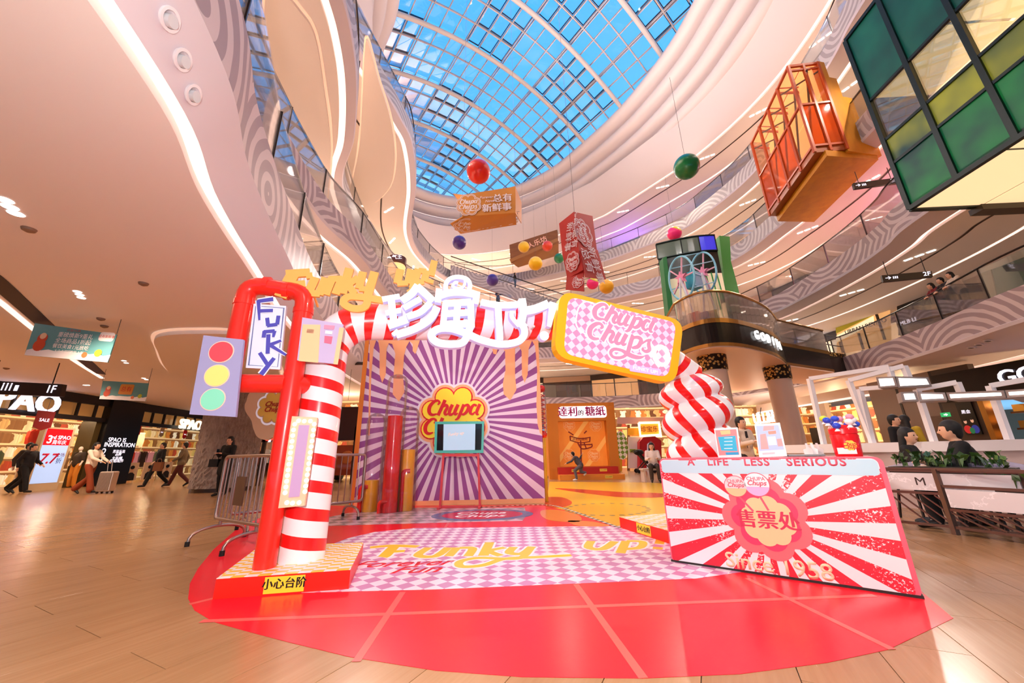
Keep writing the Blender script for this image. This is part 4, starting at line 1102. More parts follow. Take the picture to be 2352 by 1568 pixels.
for wd, x in (('A',1587),('LIFE',1648),('LESS',1737),('SERIOUS',1872)):
    c = CF.px(x, 1061); text('lettering', wd, CF, c[0], c[1], .09, M_pink, tc2, d=.005, th=.001, bold=.03, space=1.15)
def kf(x, y): return CF.px(x, y)
R_f = (kf(1868,1190)[0]-kf(1662,1190)[0])/2
cf0 = ((kf(1658,1180)[0]+kf(1874,1220)[0])/2, (kf(1760,1098)[1]+kf(1790,1288)[1])/2)
for R_, lob, h, d in ((R_f*1.0, 7, '#EF6F77', .003),(R_f*.78, 7, '#EC3D68', .006)):
    mb = MB(); plate(mb, CF, flower(cf0[0], cf0[1], R_, 0, lob, 8, .2), d, d+.003); build('badge_layer', mb, mat(h, .45), tc2)
cf1 = kf(1763,1195); R2 = (kf(1825,1190)[0]-kf(1699,1190)[0])/2
mb = MB(); plate(mb, CF, flower(cf1[0], cf1[1], R2, 0, 8, 8, .2), .009, .012); build('badge_layer', mb, mat('#FBCF9B', .45), tc2, label='peach scalloped centre')
btext('lettering', '售票处', CF, kf(1763,1196)[0], kf(1763,1196)[1], .15, mat('#CF2E54', .45), tc2, d=.012, th=.0015)
for x, y, rr, h, h2 in ((1690,1116,25,'#D9D5D8','#F9C896'),(1738,1112,29,'#EDF3F7','#E9B5E3')):
    c = kf(x, y); r = abs(kf(x+rr, y)[0]-c[0])
    mb = MB(); ribbon(mb, CF, [(c[0]+.0, c[1]-r*.8, .016),(c[0]+.05+(.05 if rr == 25 else 0), c[1]-r*.8-.13, .016)], .012, .014, curved=False); build('stick', mb, M_pink, tc2)
    mb = MB(); plate(mb, CF, disc(c[0], c[1], r*1.07, 28), .012, .0145); build('sweet_rim', mb, M_pink, tc2)
    mb = MB(); plate(mb, CF, disc(c[0], c[1], r, 28), .0145, .016); build('sweet', mb, mat(h2, .45), tc2)
    mb = MB(); plate(mb, CF, [(c[0]+r*cos(a), c[1]+r*sin(a)) for a in [radians(-12+204*k/20) for k in range(21)]], .016, .0175); build('sweet_cap', mb, mat(h, .45), tc2)
    text('lettering', 'CHUPA', CF, c[0], c[1]+r*.5, r*.45, M_pink, tc2, d=.0175, th=.001, bold=.01)
    text('lettering', 'Chups', CF, c[0], c[1]+r*.12, r*.6, M_pink, tc2, d=.0175, th=.001, shear=.3, bold=.02)
text('lettering', 'Since 1958', CF, kf(1782,1300)[0], kf(1782,1300)[1], .165, mat('#F7D5AE', .45), tc2, d=.004, th=.001, bold=.012, sx=1.02)
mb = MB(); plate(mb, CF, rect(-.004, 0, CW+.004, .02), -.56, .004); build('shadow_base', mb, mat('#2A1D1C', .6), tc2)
# ---- things on the counter
CB = CF.shift(-.14)
def stand_poster(name, lab, pts, body, parts, d=-.14):
    fr = CF.shift(d); q = fr.pxs(pts); zb = min(v for u, v in q); q = [(u, v+(CT+.002-zb)) for u, v in q]; sh = CT+.002-zb
    t = thing(name, lab, 'poster stand', fr.p(q[0][0], CT))
    mb = MB(); plate(mb, fr, q, 0, .008); build('panel', mb, mat(body, .3), t)
    mb = MB(); slab(mb, [fr.p(q[2][0], CT+.002, -.005), fr.p(q[3][0], CT+.002, -.005), fr.p(q[3][0], CT+.002, -.1), fr.p(q[2][0], CT+.002, -.1)], .004); build('foot', mb, mat('#E9E6E8', .3), t)
    k = 0
    for p, h in parts:
        k += 1; mb = MB(); plate(mb, fr, [(u, v+sh) for u, v in fr.pxs(p)], .008, .0085+k*.0004); build('print', mb, mat(h, .4), t)
    return t, fr, sh
t, fr, sh = stand_poster('poster_stand', 'small pink and blue price poster standing at the left of the counter', [(1638,972),(1692,969),(1701,1036),(1648,1038)], '#F4EEF0',
    [([(1641,976),(1689,973),(1696,1031),(1650,1033)],'#F28A8C'),([(1647,991),(1687,988),(1692,1023),(1655,1022)],'#29B3DC'),([(1664,1026),(1694,1025),(1695,1031),(1666,1032)],'#1D9CD0'),([(1652,977),(1675,975),(1676,984),(1655,986)],'#F9C98B')])
for i in range(4):
    c = fr.px(1671,993+i*8); mb = MB(); plate(mb, fr, rect(c[0]-.035, c[1]+sh-.003, c[0]+.035, c[1]+sh+.003), .0101, .0105); build('text_line', mb, mat('#E6F6FB', .4), t)
t, fr, sh = stand_poster('poster_stand', 'white-bordered sky-blue poster standing right of the pink one on the counter', [(1731,965),(1789,961),(1806,1037),(1742,1040)], '#F6F4F7',
    [([(1735,969),(1786,966),(1799,1022),(1742,1026)],'#AFC8EE'),([(1752,969),(1776,968),(1776,977),(1751,980)],'#F3A6A8'),([(1744,988),(1757,986),(1764,1021),(1746,1022)],'#F2A3A2'),([(1762,981),(1780,979),(1781,986),(1764,988)],'#F58F78'),([(1760,993),(1779,992),(1783,1012),(1764,1013)],'#DCE7F3'),([(1782,998),(1793,997),(1797,1014),(1785,1015)],'#F19C9C'),([(1749,1030),(1778,1028),(1778,1032),(1750,1034)],'#C8C6CC')])
# jar of sweets
jf = CF.shift(-.25); jc = jf.px(1948,1037); jb = jf.p(jc[0], CT); jr = abs(jf.px(1978,1030)[0]-jf.px(1918,1030)[0])/2*1.2; jh = jf.px(1945,982)[1]-jc[1]
jar = thing('sweet_tub', 'red tub bristling with wrapped lollipops on the counter', 'tub', jb)
mb = MB(); mb.lathe(jb, [(jr*.86,0),(jr*.9,.01),(jr*.98,jh*.86),(jr*.9,jh*.92),(jr*.9,jh*.99)], 28); build('body', mb, mat('#E0121C', .25, coat=.4), jar, smooth=True)
mb = MB(); mb.lathe(jb+Vector((0,0,jh*.99)), [(jr*.96,-.01),(jr*.96,.03),(jr*.7,.06),(0,.065)], 28); build('lid', mb, mat('#EE1F22', .3), jar, smooth=True)
jfr = Frame(jb-Vector((0,0,0))+CF.n*(jr*.985)*.99, CF.u)
mb = MB(); plate(mb, jfr, flower(.02, jh*.45, jr*.42, 0), -.01, .002); build('badge', mb, mat('#F9C61E', .4), jar)
text('lettering', 'Chupa', jfr, .02, jh*.5, .04, M_ink, jar, d=.002, th=.0008, shear=.3, bold=.02); text('lettering', 'Chups', jfr, .02, jh*.38, .04, M_ink, jar, d=.002, th=.0008, shear=.3, bold=.02)
mb = MB(); plate(mb, jfr, rect(-jr*.7, .02, jr*.5, .07), -.012, .0015); build('label_strip', mb, mat('#F3E9E6', .4), jar)
random.seed(3)
for i in range(14):
    a = random.uniform(0, 2*pi); rr = jr*random.uniform(.2, .9); bx = Vector((rr*cos(a), rr*sin(a), jh*1.04)); tp_ = bx*1.0+Vector((rr*cos(a)*.75, rr*sin(a)*.5, random.uniform(.04, .12)))
    h = ['#2347C9','#2347C9','#2A50D4','#C7DC3A','#F3F0F2','#EE9AB0'][i % 6]
    lo = thing('lollipop', {'#2347C9':'blue-wrapped lollipop sticking out of the red tub','#2A50D4':'blue-wrapped lollipop sticking out of the red tub','#C7DC3A':'lime-wrapped lollipop sticking out of the red tub','#F3F0F2':'white-wrapped lollipop sticking out of the red tub','#EE9AB0':'pink-wrapped lollipop sticking out of the red tub'}[h], 'lollipop', jb+bx, 'lollipops in the red tub')
    mb = MB(); mb.tube([jb+bx-Vector((0,0,.0)), jb+tp_], .003, 6); build('stick', mb, mat('#F4EEE6', .5), lo)
    mb = MB(); mb.ball(jb+tp_, .03, 12, 8, (1,1,.85)); build('sweet', mb, mat(h, .3, coat=.4), lo, smooth='all')
    mb = MB(); mb.lathe(jb+tp_-Vector((0,0,.045)), [(.022,0),(.006,.025)], 8); build('wrapper_skirt', mb, mat('#F6EFF2', .4), lo)
# papers, laptop, fan-shaped cards
lf = CF.shift(-.3); c = lf.px(1850,1035)
t = thing('laptop', 'thin dark laptop lying open-flat beside the sky-blue poster', 'laptop', lf.p(c[0], CT))
mb = MB(); slab(mb, [lf.p(c[0]-.17, CT+.018), lf.p(c[0]+.13, CT+.018), lf.p(c[0]+.13, CT+.018, -.2), lf.p(c[0]-.17, CT+.018, -.2)], .014); build('base', mb, mat('#4A4646', .3, .4), t)
mb = MB(); slab(mb, [lf.p(c[0]-.15, CT+.0195, -.02), lf.p(c[0]+.11, CT+.0195, -.02), lf.p(c[0]+.11, CT+.0195, -.12), lf.p(c[0]-.15, CT+.0195, -.12)], .002); build('keyboard', mb, mat('#D9D4D2', .5), t)
for i, x in enumerate((1856,1868,1880)):
    f_ = CF.shift(-.42-.02*i); c = f_.px(x, 1034); z = CT
    mb = MB(); plate(mb, f_, [(c[0]-.03, z+.001),(c[0]+.03, z+.001),(c[0]+.035, z+.06),(c[0]+.012, z+.075),(c[0]+.005, z+.115),(c[0]-.012, z+.115),(c[0]-.01, z+.07),(c[0]-.035, z+.06)], 0, .012)
    o = build('card_holder', mb, mat(['#D9CBC6','#EDE6E3','#CFC0BC'][i], .4)); tag(o, ['greyish rabbit-eared paper crown on the counter, leftmost of three','white rabbit-eared paper crown on the counter, middle of three','beige rabbit-eared paper crown on the counter, rightmost of three'][i], 'paper crown', 'paper crowns on the counter')

# ================================================================ CROWD BARRIERS
M_steel = mat('#A58F86', .28, .85); M_rub = mat('#171313', .7)
def barrier(a, b, lab):
    a, b = Vector(a), Vector(b); d = (b-a).normalized(); n = Vector((-d.y, d.x, 0)); L = (b-a).length
    t = thing('crowd_barrier', lab, 'barrier', a, 'steel crowd barriers')
    z0, z1, r = .26, 1.04, .022
    P_ = lambda s, z: a+d*s+Vector((0,0,z))
    out = []
    for (s, z, a0) in ((.06,z0+.06,180),(.06,z1-.06,90),(L-.06,z1-.06,0),(L-.06,z0+.06,-90)):
        for k in range(6): an = radians(a0+90-(90*k/5) if False else a0-90*k/5); 
        cx_, cz_ = s, z
        for k in range(6):
            an = radians({180:270-90*k/5 if False else 270-90*k/5, 90:180-90*k/5, 0:90-90*k/5, -90:0-90*k/5}[a0]); out.append(P_(cx_+.06*cos(an), cz_+.06*sin(an)))
    mb = MB(); mb.tube(out, r, 10, closed=True); build('frame_tube', mb, M_steel, t, smooth=True)
    nb = int(L/.105)
    for i in range(1, nb): s = L*i/nb; mb = MB(); mb.tube([P_(s, z0), P_(s, z1)], .010, 8); build('bar', mb, M_steel, t, smooth=True)
    for s in (.18, L-.18):
        arc = [P_(s, 0)+n*(.31*cos(an))*1.0+Vector((0,0,.02+.17*abs(sin(an))**.6)) for an in [pi*k/14 for k in range(15)]]
        mb = MB(); mb.tube(arc, .019, 10); f_ = build('foot', mb, M_steel, t, smooth=True)
        mb = MB(); mb.tube([P_(s, .19), P_(s, z0)], .019, 8); build('upright', mb, M_steel, t, smooth=True)
        for e in (arc[0], arc[-1]): mb = MB(); mb.lathe(e-Vector((0,0,.02)), [(.026,0),(.026,.055)], 10); build('rubber_foot', mb, M_rub, f_)
    return t, P_, n
bt, P_, n_ = barrier(at_z(484,1240,0), at_z(592,1262,0)+Vector((.1,-.1,0)), 'steel crowd barrier with hooked plate nearest the red pipe')
c = P_(.62, .62); mb = MB(); mb.box(c-n_*.03, (.24, .012, .34), atan2(n_.y, n_.x)-pi/2); build('number_plate', mb, mat('#6B5348', .4, .6), bt, label='brown metal plate')
barrier(at_z(500,1232,0)+Vector((.02,.12,0)), at_z(500,1232,0)+Vector((1.35,1.5,0)), 'steel crowd barrier standing behind the plated one')

# ================================================================ ROUGH STONE COLUMN
c0, c1 = at_z(458,1129,0), at_z(560,1131,0); cc2 = (c0+c1)/2; rcol = (c1-c0).length/2*.86; cc2 += Vector((cc2.x, cc2.y, 0)).normalized()*rcol*.9
m_, nt, b = nmat('split_stone', .75, .3); vec, x_, y_, z_ = uvxy(nt, 'Object')
n1 = noise(nt, mapping(nt, vec, (6, 6, 1.6)), 2.2, 4, .7); rmp = mixc(nt, n1, '#6A5650', '#CDBAB1'); nt.links.new(rmp, b.inputs['Base Color']); bump(nt, b, n1, 1.0, .12)
col_ = thing('stone_column', 'thick rough grey-brown ribbed stone column left of the steel barriers', 'column', cc2)
random.seed(11); mb = MB(); nn, hh = 80, 44; vs = []; fs = []; H_ = 3.83
for i in range(hh+1):
    for k in range(nn):
        a = 2*pi*k/nn; rr = rcol*(1+.028*random.uniform(-1, 1)+.015*sin(a*17+i*.5)); vs.append(cc2+Vector((rr*cos(a), rr*sin(a), .12+(H_-.12)*i/hh)))
for i in range(hh):
    for k in range(nn): k2 = (k+1) % nn; fs.append((i*nn+k, i*nn+k2, (i+1)*nn+k2, (i+1)*nn+k))
mb.add(vs, fs); build('shaft', mb, m_, col_)
mb = MB(); mb.lathe(cc2, [(rcol*.97,0),(rcol*.97,.12)], 40); build('plinth', mb, mat('#4A3A33', .25, .5), col_, smooth=True)

# ================================================================ BALLS IN THE AIR
balls = [(1099,394,27,'#EE2716','red'),(1577,383,28,'#0B7B42','green'),(1055,557,16,'#3A1E78','purple'),(1203,567,13,'#F2BE1D','yellow'),(1257,565,12,'#E04426','red'),(1230,605,16,'#FBC412','yellow'),(1284,593,11.5,'#0F7A4A','green'),(1131,643,14,'#3B1F7E','purple'),(1549,536,16,'#EE2B72','pinkyellow'),(1361,651,13.5,'#EE2B72','pinkyellow'),(1393,658,16.5,'#F7B41E','yellow')]
labs = ['big red ball hanging against the skylight','big green ball hanging before the white upper ring','purple ball hanging under the orange box banner','small yellow ball in front of the brown kiosk, above the bigger one','small orange-red ball in front of the brown kiosk','bright yellow ball hanging below the brown kiosk','dark green ball beside the red box banner','purple ball just above the white title','pink ball with yellow swirl high over the green kiosk','pink swirl ball at the foot of the red banner','amber ball hanging right of the pink swirl ball']
M_wire = mat('#6C6460', .5)
for (x, y, r, h, nm), lb in zip(balls, labs):
    d = ray(x, y); R_ = .40; depth = F_PX*R_/r; t = depth/F_PX
    c = Vector((0,0,CAM_H))+d*t
    o = thing('hanging_ball', lb, 'ball', c, 'coloured balls hanging in the atrium')
    if nm == 'pinkyellow':
        m_, nt, b = nmat('swirl_'+str(x), .3); vec, x_, y_, z_ = uvxy(nt, 'Object')
        dd = mth(nt, 'SQRT', mth(nt, 'ADD', mth(nt, 'POWER', mth(nt, 'SUBTRACT', x_, .12), 2.0), mth(nt, 'ADD', mth(nt, 'POWER', mth(nt, 'ADD', y_, .2), 2.0), mth(nt, 'POWER', mth(nt, 'SUBTRACT', z_, .28), 2.0))))
        st = mth(nt, 'GREATER_THAN', mth(nt, 'FRACT', mth(nt, 'MULTIPLY', dd, 9.0)), .5); a1 = mixc(nt, st, '#F3C43A', '#B9A91C'); nt.links.new(mixc(nt, mth(nt, 'LESS_THAN', dd, .34), '#EE2B72', a1), b.inputs['Base Color'])
    else: m_ = mat(h, .3, coat=.4)
    mb = MB(); mb.ball(c, R_, 32, 20); build('shell', mb, m_, o, smooth='all')
    mb = MB(); mb.lathe(c+Vector((0,0,R_*.985)), [(.035,0),(.03,.03),(.012,.05)], 10); build('valve', mb, m_, o)
    mb = MB(); stick(mb, c+Vector((0,0,R_)), c+Vector((0,0,R_+3.5 if c.z < 14 else 26-c.z)), .008); build('cord', mb, M_wire, o)

# ================================================================ BOX BANNERS
def P3(x, y, Y): return at_Y(x, y, Y)
M_ob = mat('#C98432', .6); M_obp = mat('#E9DCE0', .6)
ob = thing('box_banner', 'hanging orange box banner with white logo and characters', 'banner', P3(1120,470,13.6))
Y0, Y1 = 13.2, 14.9
A, B, C, D = P3(1062,447,Y0), P3(1184,428,Y0), P3(1184,489,Y0), P3(1062,498,Y0)
mb = MB(); slab(mb, [A,B,C,D], .03); build('front_face', mb, M_ob, ob)
C2, D2 = P3(1186,516,Y1), P3(1058,537,Y1); B2 = P3(1197,462,Y1)
mb = MB(); slab(mb, [D,C,C2,D2], .03); build('under_face', mb, M_ob, ob)
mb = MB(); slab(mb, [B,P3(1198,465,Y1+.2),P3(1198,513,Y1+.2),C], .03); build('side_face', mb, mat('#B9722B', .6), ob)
mb = MB(); slab(mb, [D,D2,P3(1034,514,Y1-.9)], .02); build('flap', mb, M_ob, ob)
mb = MB(); slab(mb, [A,P3(1040,444,Y0+.4),P3(1060,470,Y0)], .02); build('flap', mb, M_ob, ob)
f1 = Frame(D, C-D, A-D); wd = (C-D).length; ht = (A-D).length
def banner_print(fr, wd, ht, par, ink, base, pos=0):
    text('lettering', 'Forever', fr, wd*.47, ht*.78, ht*.16, ink, par, d=.03, th=.004, shear=.3); text('lettering', 'New', fr, wd*.52, ht*.6, ht*.16, ink, par, d=.03, th=.004, shear=.3)
    btext('lettering', '总有', fr, wd*.78, ht*.68, ht*.38, ink, par, d=.03, th=.004); btext('lettering', '新鲜事', fr, wd*.66, ht*.27, ht*.38, ink, par, d=.03, th=.004)
banner_print(f1, wd, ht, ob, M_obp, M_ob)
logo(f1, wd*.13, ht*.5, ht*.5, ob, [(0, M_obp),(.05, M_ob),(.1, M_obp),(.14, M_ob)], M_obp, d=.03, th=.002)
f2 = Frame(D2, C2-D2, D-D2); wd, ht = (C2-D2).length, (D-D2).length; banner_print(f2, wd, ht, ob, M_obp, M_ob)
logo(f2, wd*.2, ht*.5, ht*.44, ob, [(0, M_obp),(.05, M_ob),(.1, M_obp),(.14, M_ob)], M_obp, d=.03, th=.002)
for p in (A, B): mb = MB(); stick(mb, p, p+Vector((0,0,14)), .01); build('cord', mb, M_wire, ob)
M_rb = mat('#A81A16', .6); M_rbp = mat('#E3D5DC', .6)
rb = thing('box_banner', 'hanging dark red box banner with white logos and characters', 'banner', P3(1330,580,11.8))
E0, EL, ER = 11.6, 12.3, 12.4
def rq(pts, nm='face'):
    mb = MB(); slab(mb, [P3(*p) for p in pts], .03); build(nm, mb, M_rb, rb); q = [P3(*p) for p in pts]
    fr = Frame(q[3], q[2]-q[3], q[0]-q[3]); return fr, (q[2]-q[3]).length, (q[0]-q[3]).length
f, w, h = rq([(1284,513,EL),(1318,486,E0),(1330,575,E0),(1292,585,EL)]); text('lettering', '新鲜事', f, w*.3, h*.45, w*.42, M_rbp, rb, d=.03, th=.004, rot=-pi/2); text('lettering', '总有', f, w*.7, h*.35, w*.4, M_rbp, rb, d=.03, th=.004, rot=-pi/2); text('lettering', 'Forever New', f, w*.62, h*.76, w*.2, M_rbp, rb, d=.03, th=.004, rot=-pi/2, shear=.3)
f, w, h = rq([(1318,486,E0),(1361,496,ER),(1371,574,ER),(1330,575,E0)]); logo(f, w*.52, h*.42, w*.46, rb, [(0, M_rbp),(.05, M_rb),(.1, M_rbp),(.14, M_rb)], M_rbp, d=.03, th=.002, rot=-pi/2)
f, w, h = rq([(1292,585,EL),(1330,575,E0),(1339,620,E0),(1303,640,EL)]); logo(f, w*.48, h*.5, w*.45, rb, [(0, M_rbp),(.05, M_rb),(.1, M_rbp),(.14, M_rb)], M_rbp, d=.03, th=.002)
f, w, h = rq([(1333,575,E0),(1373,574,ER),(1392,641,ER),(1345,636,E0)]); text('lettering', '新鲜事', f, w*.65, h*.5, w*.4, M_rbp, rb, d=.03, th=.004, rot=-pi/2); text('lettering', '总有', f, w*.28, h*.62, w*.4, M_rbp, rb, d=.03, th=.004, rot=-pi/2)
f, w, h = rq([(1302,630,EL),(1340,618,E0+.1),(1341,669,E0+.1),(1299,665,EL)], 'tail'); logo(f, w*.55, h*.55, w*.3, rb, [(0, M_rbp),(.08, M_rb)], M_rbp, d=.03, th=.002)
mb = MB(); p = P3(1319,486,E0); stick(mb, p, p+Vector((0,0,16)), .012); build('cord', mb, M_wire, rb)

# ================================================================ ORANGE BOOTH AT THE BACK
KY = at_z(1300,1100,0).y; KF = Frame((at_Y(1262,1100,KY).x, KY, 0), (1,0,0))
kb = thing('orange_booth', 'orange photo booth with glowing white sign and stepped base', 'booth', KF.o+Vector((1.5,0,0)))
w0, w1 = KF.px(1258,1000)[0], KF.px(1417,1000)[0]; hk = KF.px(1335,925)[1]
M_or = mat('#CF7D22', .5); M_or2 = mat('#E58A2C', .5)
p0, p1 = KF.px(1287,1072), KF.px(1392,965)
mb = MB()
for r in (rect(w0, 0, p0[0], hk), rect(p1[0], 0, w1, hk), rect(p0[0], p1[1], p1[0], hk), rect(p0[0], 0, p1[0], p0[1])): plate(mb, KF, r, -.5, 0)
build('shell', mb, M_or, kb)
mb = MB(); plate(mb, KF, rect(w0+.05, .05, w1-.05, hk-.05), -2.2, -.5); build('rear_body', mb, M_or, kb)
mb = MB(); plate(mb, KF, rect(p0[0], p0[1], p1[0], p1[1]), -.5, -.35)
m_, nt, b = nmat('booth_picture', .5); vec, x_, y_, z_ = uvxy(nt); bb_ = noise(nt, vec, 1.6, 3, .6); dg = mth(nt, 'GREATER_THAN', mth(nt, 'FRACT', mth(nt, 'MULTIPLY', mth(nt, 'ADD', x_, mth(nt, 'MULTIPLY', y_, -.8)), .75)), .84)
cl = mixc(nt, dg, mixc(nt, bb_, '#EE7A1E', '#F09A3C'), '#F6B45A'); nt.links.new(cl, b.inputs['Base Color']); nt.links.new(cl, b.inputs['Emission Color']); b.inputs['Emission Strength'].default_value = .25*EM
build('picture_panel', mb, m_, kb, label='backlit orange picture')
mb = MB(); c = KF.px(1335,1011)
for pts in ([(1312,1000),(1335,1006),(1360,1003)],[(1312,1010),(1335,1016),(1358,1013)]): ribbon(mb, KF, [KF.px(x, y)+(.035,) for x, y in pts], -.34, -.33)
for pts in ([(1312,1000),(1313,1010)],[(1359,1002),(1358,1014)],[(1330,1016),(1340,1030),(1362,1026),(1363,1018)],[(1337,1010),(1339,1072)],[(1345,1016),(1350,1029)],[(1332,1021),(1362,1020)],[(1308,990),(1320,998)],[(1345,994),(1351,988)]): ribbon(mb, KF, [KF.px(x, y)+(.045,) for x, y in pts], -.34, -.33)
build('emblem', mb, mat('#8E1D1D', .5), kb, label='dark red umbrella-like emblem')
text('lettering', '達利的糖紙', KF, KF.px(1335,1008)[0], KF.px(1335,1008)[1], .13, mat('#8E1D1D', .5), kb, d=-.33, th=.004)
for x, y in ((1310,975),(1372,975),(1310,1045),(1368,1045)):
    c = KF.px(x, y); logo(KF, c[0], c[1], .26, kb, [(0, mat('#F7AC66', .5, emit=.2)),(.08, mat('#F08A34', .5, emit=.2))], mat('#F9BC82', .5, emit=.2), d=-.345, th=.003)
sg = KF.px(1338,946)
mb = MB(); plate(mb, KF, rrect(KF.px(1284,950)[0], sg[1]-.24, KF.px(1393,950)[0], sg[1]+.24, .12), .0, .03); build('sign_glow', mb, mat('#FFE9F2', .5, emit=1.25), kb, label='glowing white sign plate')
for chs, dx, sz in (('達利',-.62,.42),('的',-.08,.25),('糖紙',.52,.42)): btext('lettering', chs, KF, sg[0]+dx, sg[1]-(.05 if chs == '的' else 0), sz, mat('#A4146A' if chs != '的' else '#4A3A44', .5), kb, d=.03, th=.004)
s0, s1 = KF.px(1281,1090)[0], KF.px(1416,1090)[0]
mb = MB(); plate(mb, KF, rect(s0, 0, s1+.12, .19), 0, .75); build('step', mb, M_or2, kb, label='orange lower step')
mb = MB(); plate(mb, KF, rect(s0, .19, s1, .45), 0, .38); build('step', mb, mat('#B81F17', .5), kb, label='red upper step')
for x, z, d in ((1318,.33,.38),(1381,.33,.38),(1387,.1,.75)):
    c = KF.px(x, 1080)[0]; mb = MB(); plate(mb, KF, rect(c-.14, z-.05, c+.14, z+.05), d, d+.004); build('warning_label', mb, mat('#F4CE4A', .5), kb); text('lettering', '小心台阶', KF, c, z, .065, mat('#1A1410', .5), kb, d=d+.004, th=.001)
# ================================================================ KIOSKS HANGING OFF THE GALLERIES
def pk2(x, y, s=K): return Vector((x*s, y*s, 0))
def V3(p, z): return Vector((p[0], p[1], z))
# -- orange glass kiosk
zb, zt_ = 14.6*K, 20.1*K
A, B, C, D = pk2(15.7,19.3), pk2(14.55,14.35), pk2(15.95,14.2), pk2(17.3,19.5)
ok_ = thing('glass_kiosk', 'orange-framed glass kiosk with yellow wooden shell jutting from a right-hand gallery', 'kiosk', V3((B+D)/2, zb))
M_og = glass_mat('amber_glass', '#F2AE78', .10, .05); M_of = mat('#B84A12', .4); M_og_reflect = glass_mat('amber_floor_reflection', '#C9521C', .5, .05); M_yw, nt, b = nmat('yellow_wood', .5); vec, x_, y_, z_ = uvxy(nt, 'Object')  # lower-row panes: the floor's reflection is put into a deeper tint
nt.links.new(mixc(nt, noise(nt, mapping(nt, vec, (1,1,.3)), 3.0, 4, .6), '#B06A08', '#E09A18'), b.inputs['Base Color'])
for p, q, n in ((A,B,4),(B,C,2)):
    for i in range(n):
        a, b_ = p.lerp(q, i/n), p.lerp(q, (i+1)/n)
        for j, (z0, z1) in enumerate(((zb+.35, zb+2.4), (zb+2.4, zt_-.1))):
            mb = MB(); mb.face([V3(a, z0), V3(b_, z0), V3(b_, z1), V3(a, z1)]); build('glass_pane', mb, M_og if (j or i > 2) else M_og_reflect, ok_)
    for i in range(0 if n == 4 else 1, n+1):
        a = p.lerp(q, i/n); mb = MB(); stick(mb, V3(a, zb), V3(a, zt_), .10); build('post', mb, M_of, ok_)
    for z in (zb+.3, zb+2.4, zt_-.06): mb = MB(); stick(mb, V3(p, z), V3(q, z), .09); build('rail', mb, M_of, ok_)
mb = MB(); slab(mb, [V3(A, zb-.01), V3(B, zb-.01), V3(C, zb-.01), V3(D, zb-.01)], .25); build('floor_plate', mb, mat('#A04A10', .4), ok_)
E1_, F1_ = pk2(17.6,14.5), pk2(18.4,19.5)
mb = MB(); slab(mb, [V3(A.lerp(D,.25), zb-.3), V3(B.lerp(C,.25)+Vector((0,-.1,0)), zb-.3), V3(E1_, zb-.3), V3(F1_, zb-.3)], .28); build('wooden_base', mb, M_yw, ok_)
# stepped wooden wall on the near end
st = [(0,0),(1.6,0),(1.6,1.3),(1.15,1.3),(1.15,2.9),(.7,2.9),(.7,3.9),(.35,3.9),(.35,4.75),(0,4.75)]
eu = (E1_-C).normalized(); KFm = Frame(V3(C, zb-.1), eu)
mb = MB(); plate(mb, KFm, st, -.25, .02); build('stepped_wall', mb, M_yw, ok_, label='yellow wooden stepped end wall')
for i in range(4):
    for j in range(2):
        a0_, a1_ = A.lerp(B, (i+.05)/4), A.lerp(B, (i+.95)/4); b0_, b1_ = D.lerp(C, (i+.05)/4), D.lerp(C, (i+.95)/4); t0_, t1_ = (j+.05)/2, (j+.95)/2
        mb = MB(); slab(mb, [V3(a0_.lerp(b0_, t0_), zt_-.02), V3(a1_.lerp(b1_, t0_), zt_-.02), V3(a1_.lerp(b1_, t1_), zt_-.02), V3(a0_.lerp(b0_, t1_), zt_-.02)], .04); build('roof_light', mb, mat('#FFE3C0', .5, emit=1.3), ok_)
for i in range(5): mb = MB(); stick(mb, V3(A.lerp(B, i/4), zt_-.3), V3(D.lerp(C, i/4), zt_-.3), .08); build('roof_beam', mb, M_of, ok_)
for i in range(4): mb = MB(); stick(mb, V3(A.lerp(B, i/4), zt_-.45), V3(D.lerp(C, (i+1)/4), zt_-.45), .05); build('brace', mb, M_dark, ok_)
mb = MB(); slab(mb, [V3(A, zt_+.02), V3(B, zt_+.02), V3(C, zt_+.02), V3(D, zt_+.02)], .04); build('roof_frame', mb, M_of, ok_)
for i in range(3):
    pass
q = (A+C)/2
for i in range(4):
    for j in range(2):
        a, b_ = D.lerp(C, (i+.04)/4)+Vector((-.35,0,0)), D.lerp(C, (i+.96)/4)+Vector((-.35,0,0)); z0 = zb+1.0+j*1.75
        mb = MB(); slab(mb, [V3(a, z0), V3(b_, z0), V3(b_, z0+1.68), V3(a, z0+1.68)], .05); build('rear_window', mb, mat('#FFE3C0', .5, emit=1.1), ok_)
for i in range(4): a = D.lerp(C, i/4)+Vector((-.55,0,0)); b_ = D.lerp(C, (i+1)/4)+Vector((-.55,0,0)); mb = MB(); stick(mb, V3(a, zb+.9), V3(b_, zt_-.4), .06); build('brace', mb, M_dark, ok_)
mb = MB(); mb.box((q.x+.3, q.y+.3, zb+.55), (1.2, .5, .9), .3); build('counter', mb, mat('#C9301C', .4), ok_)
for s in (0, .5):
    mb = MB(); mb.tube([V3(q, zb+.1)+Vector((.2+s,0,0)), V3(q, zb+1.8)+Vector((.3+s,.1,0)), V3(q, zb+2.2)+Vector((.9+s,.2,0))], .04, 6); build('lamp_arm', mb, M_dark, ok_)
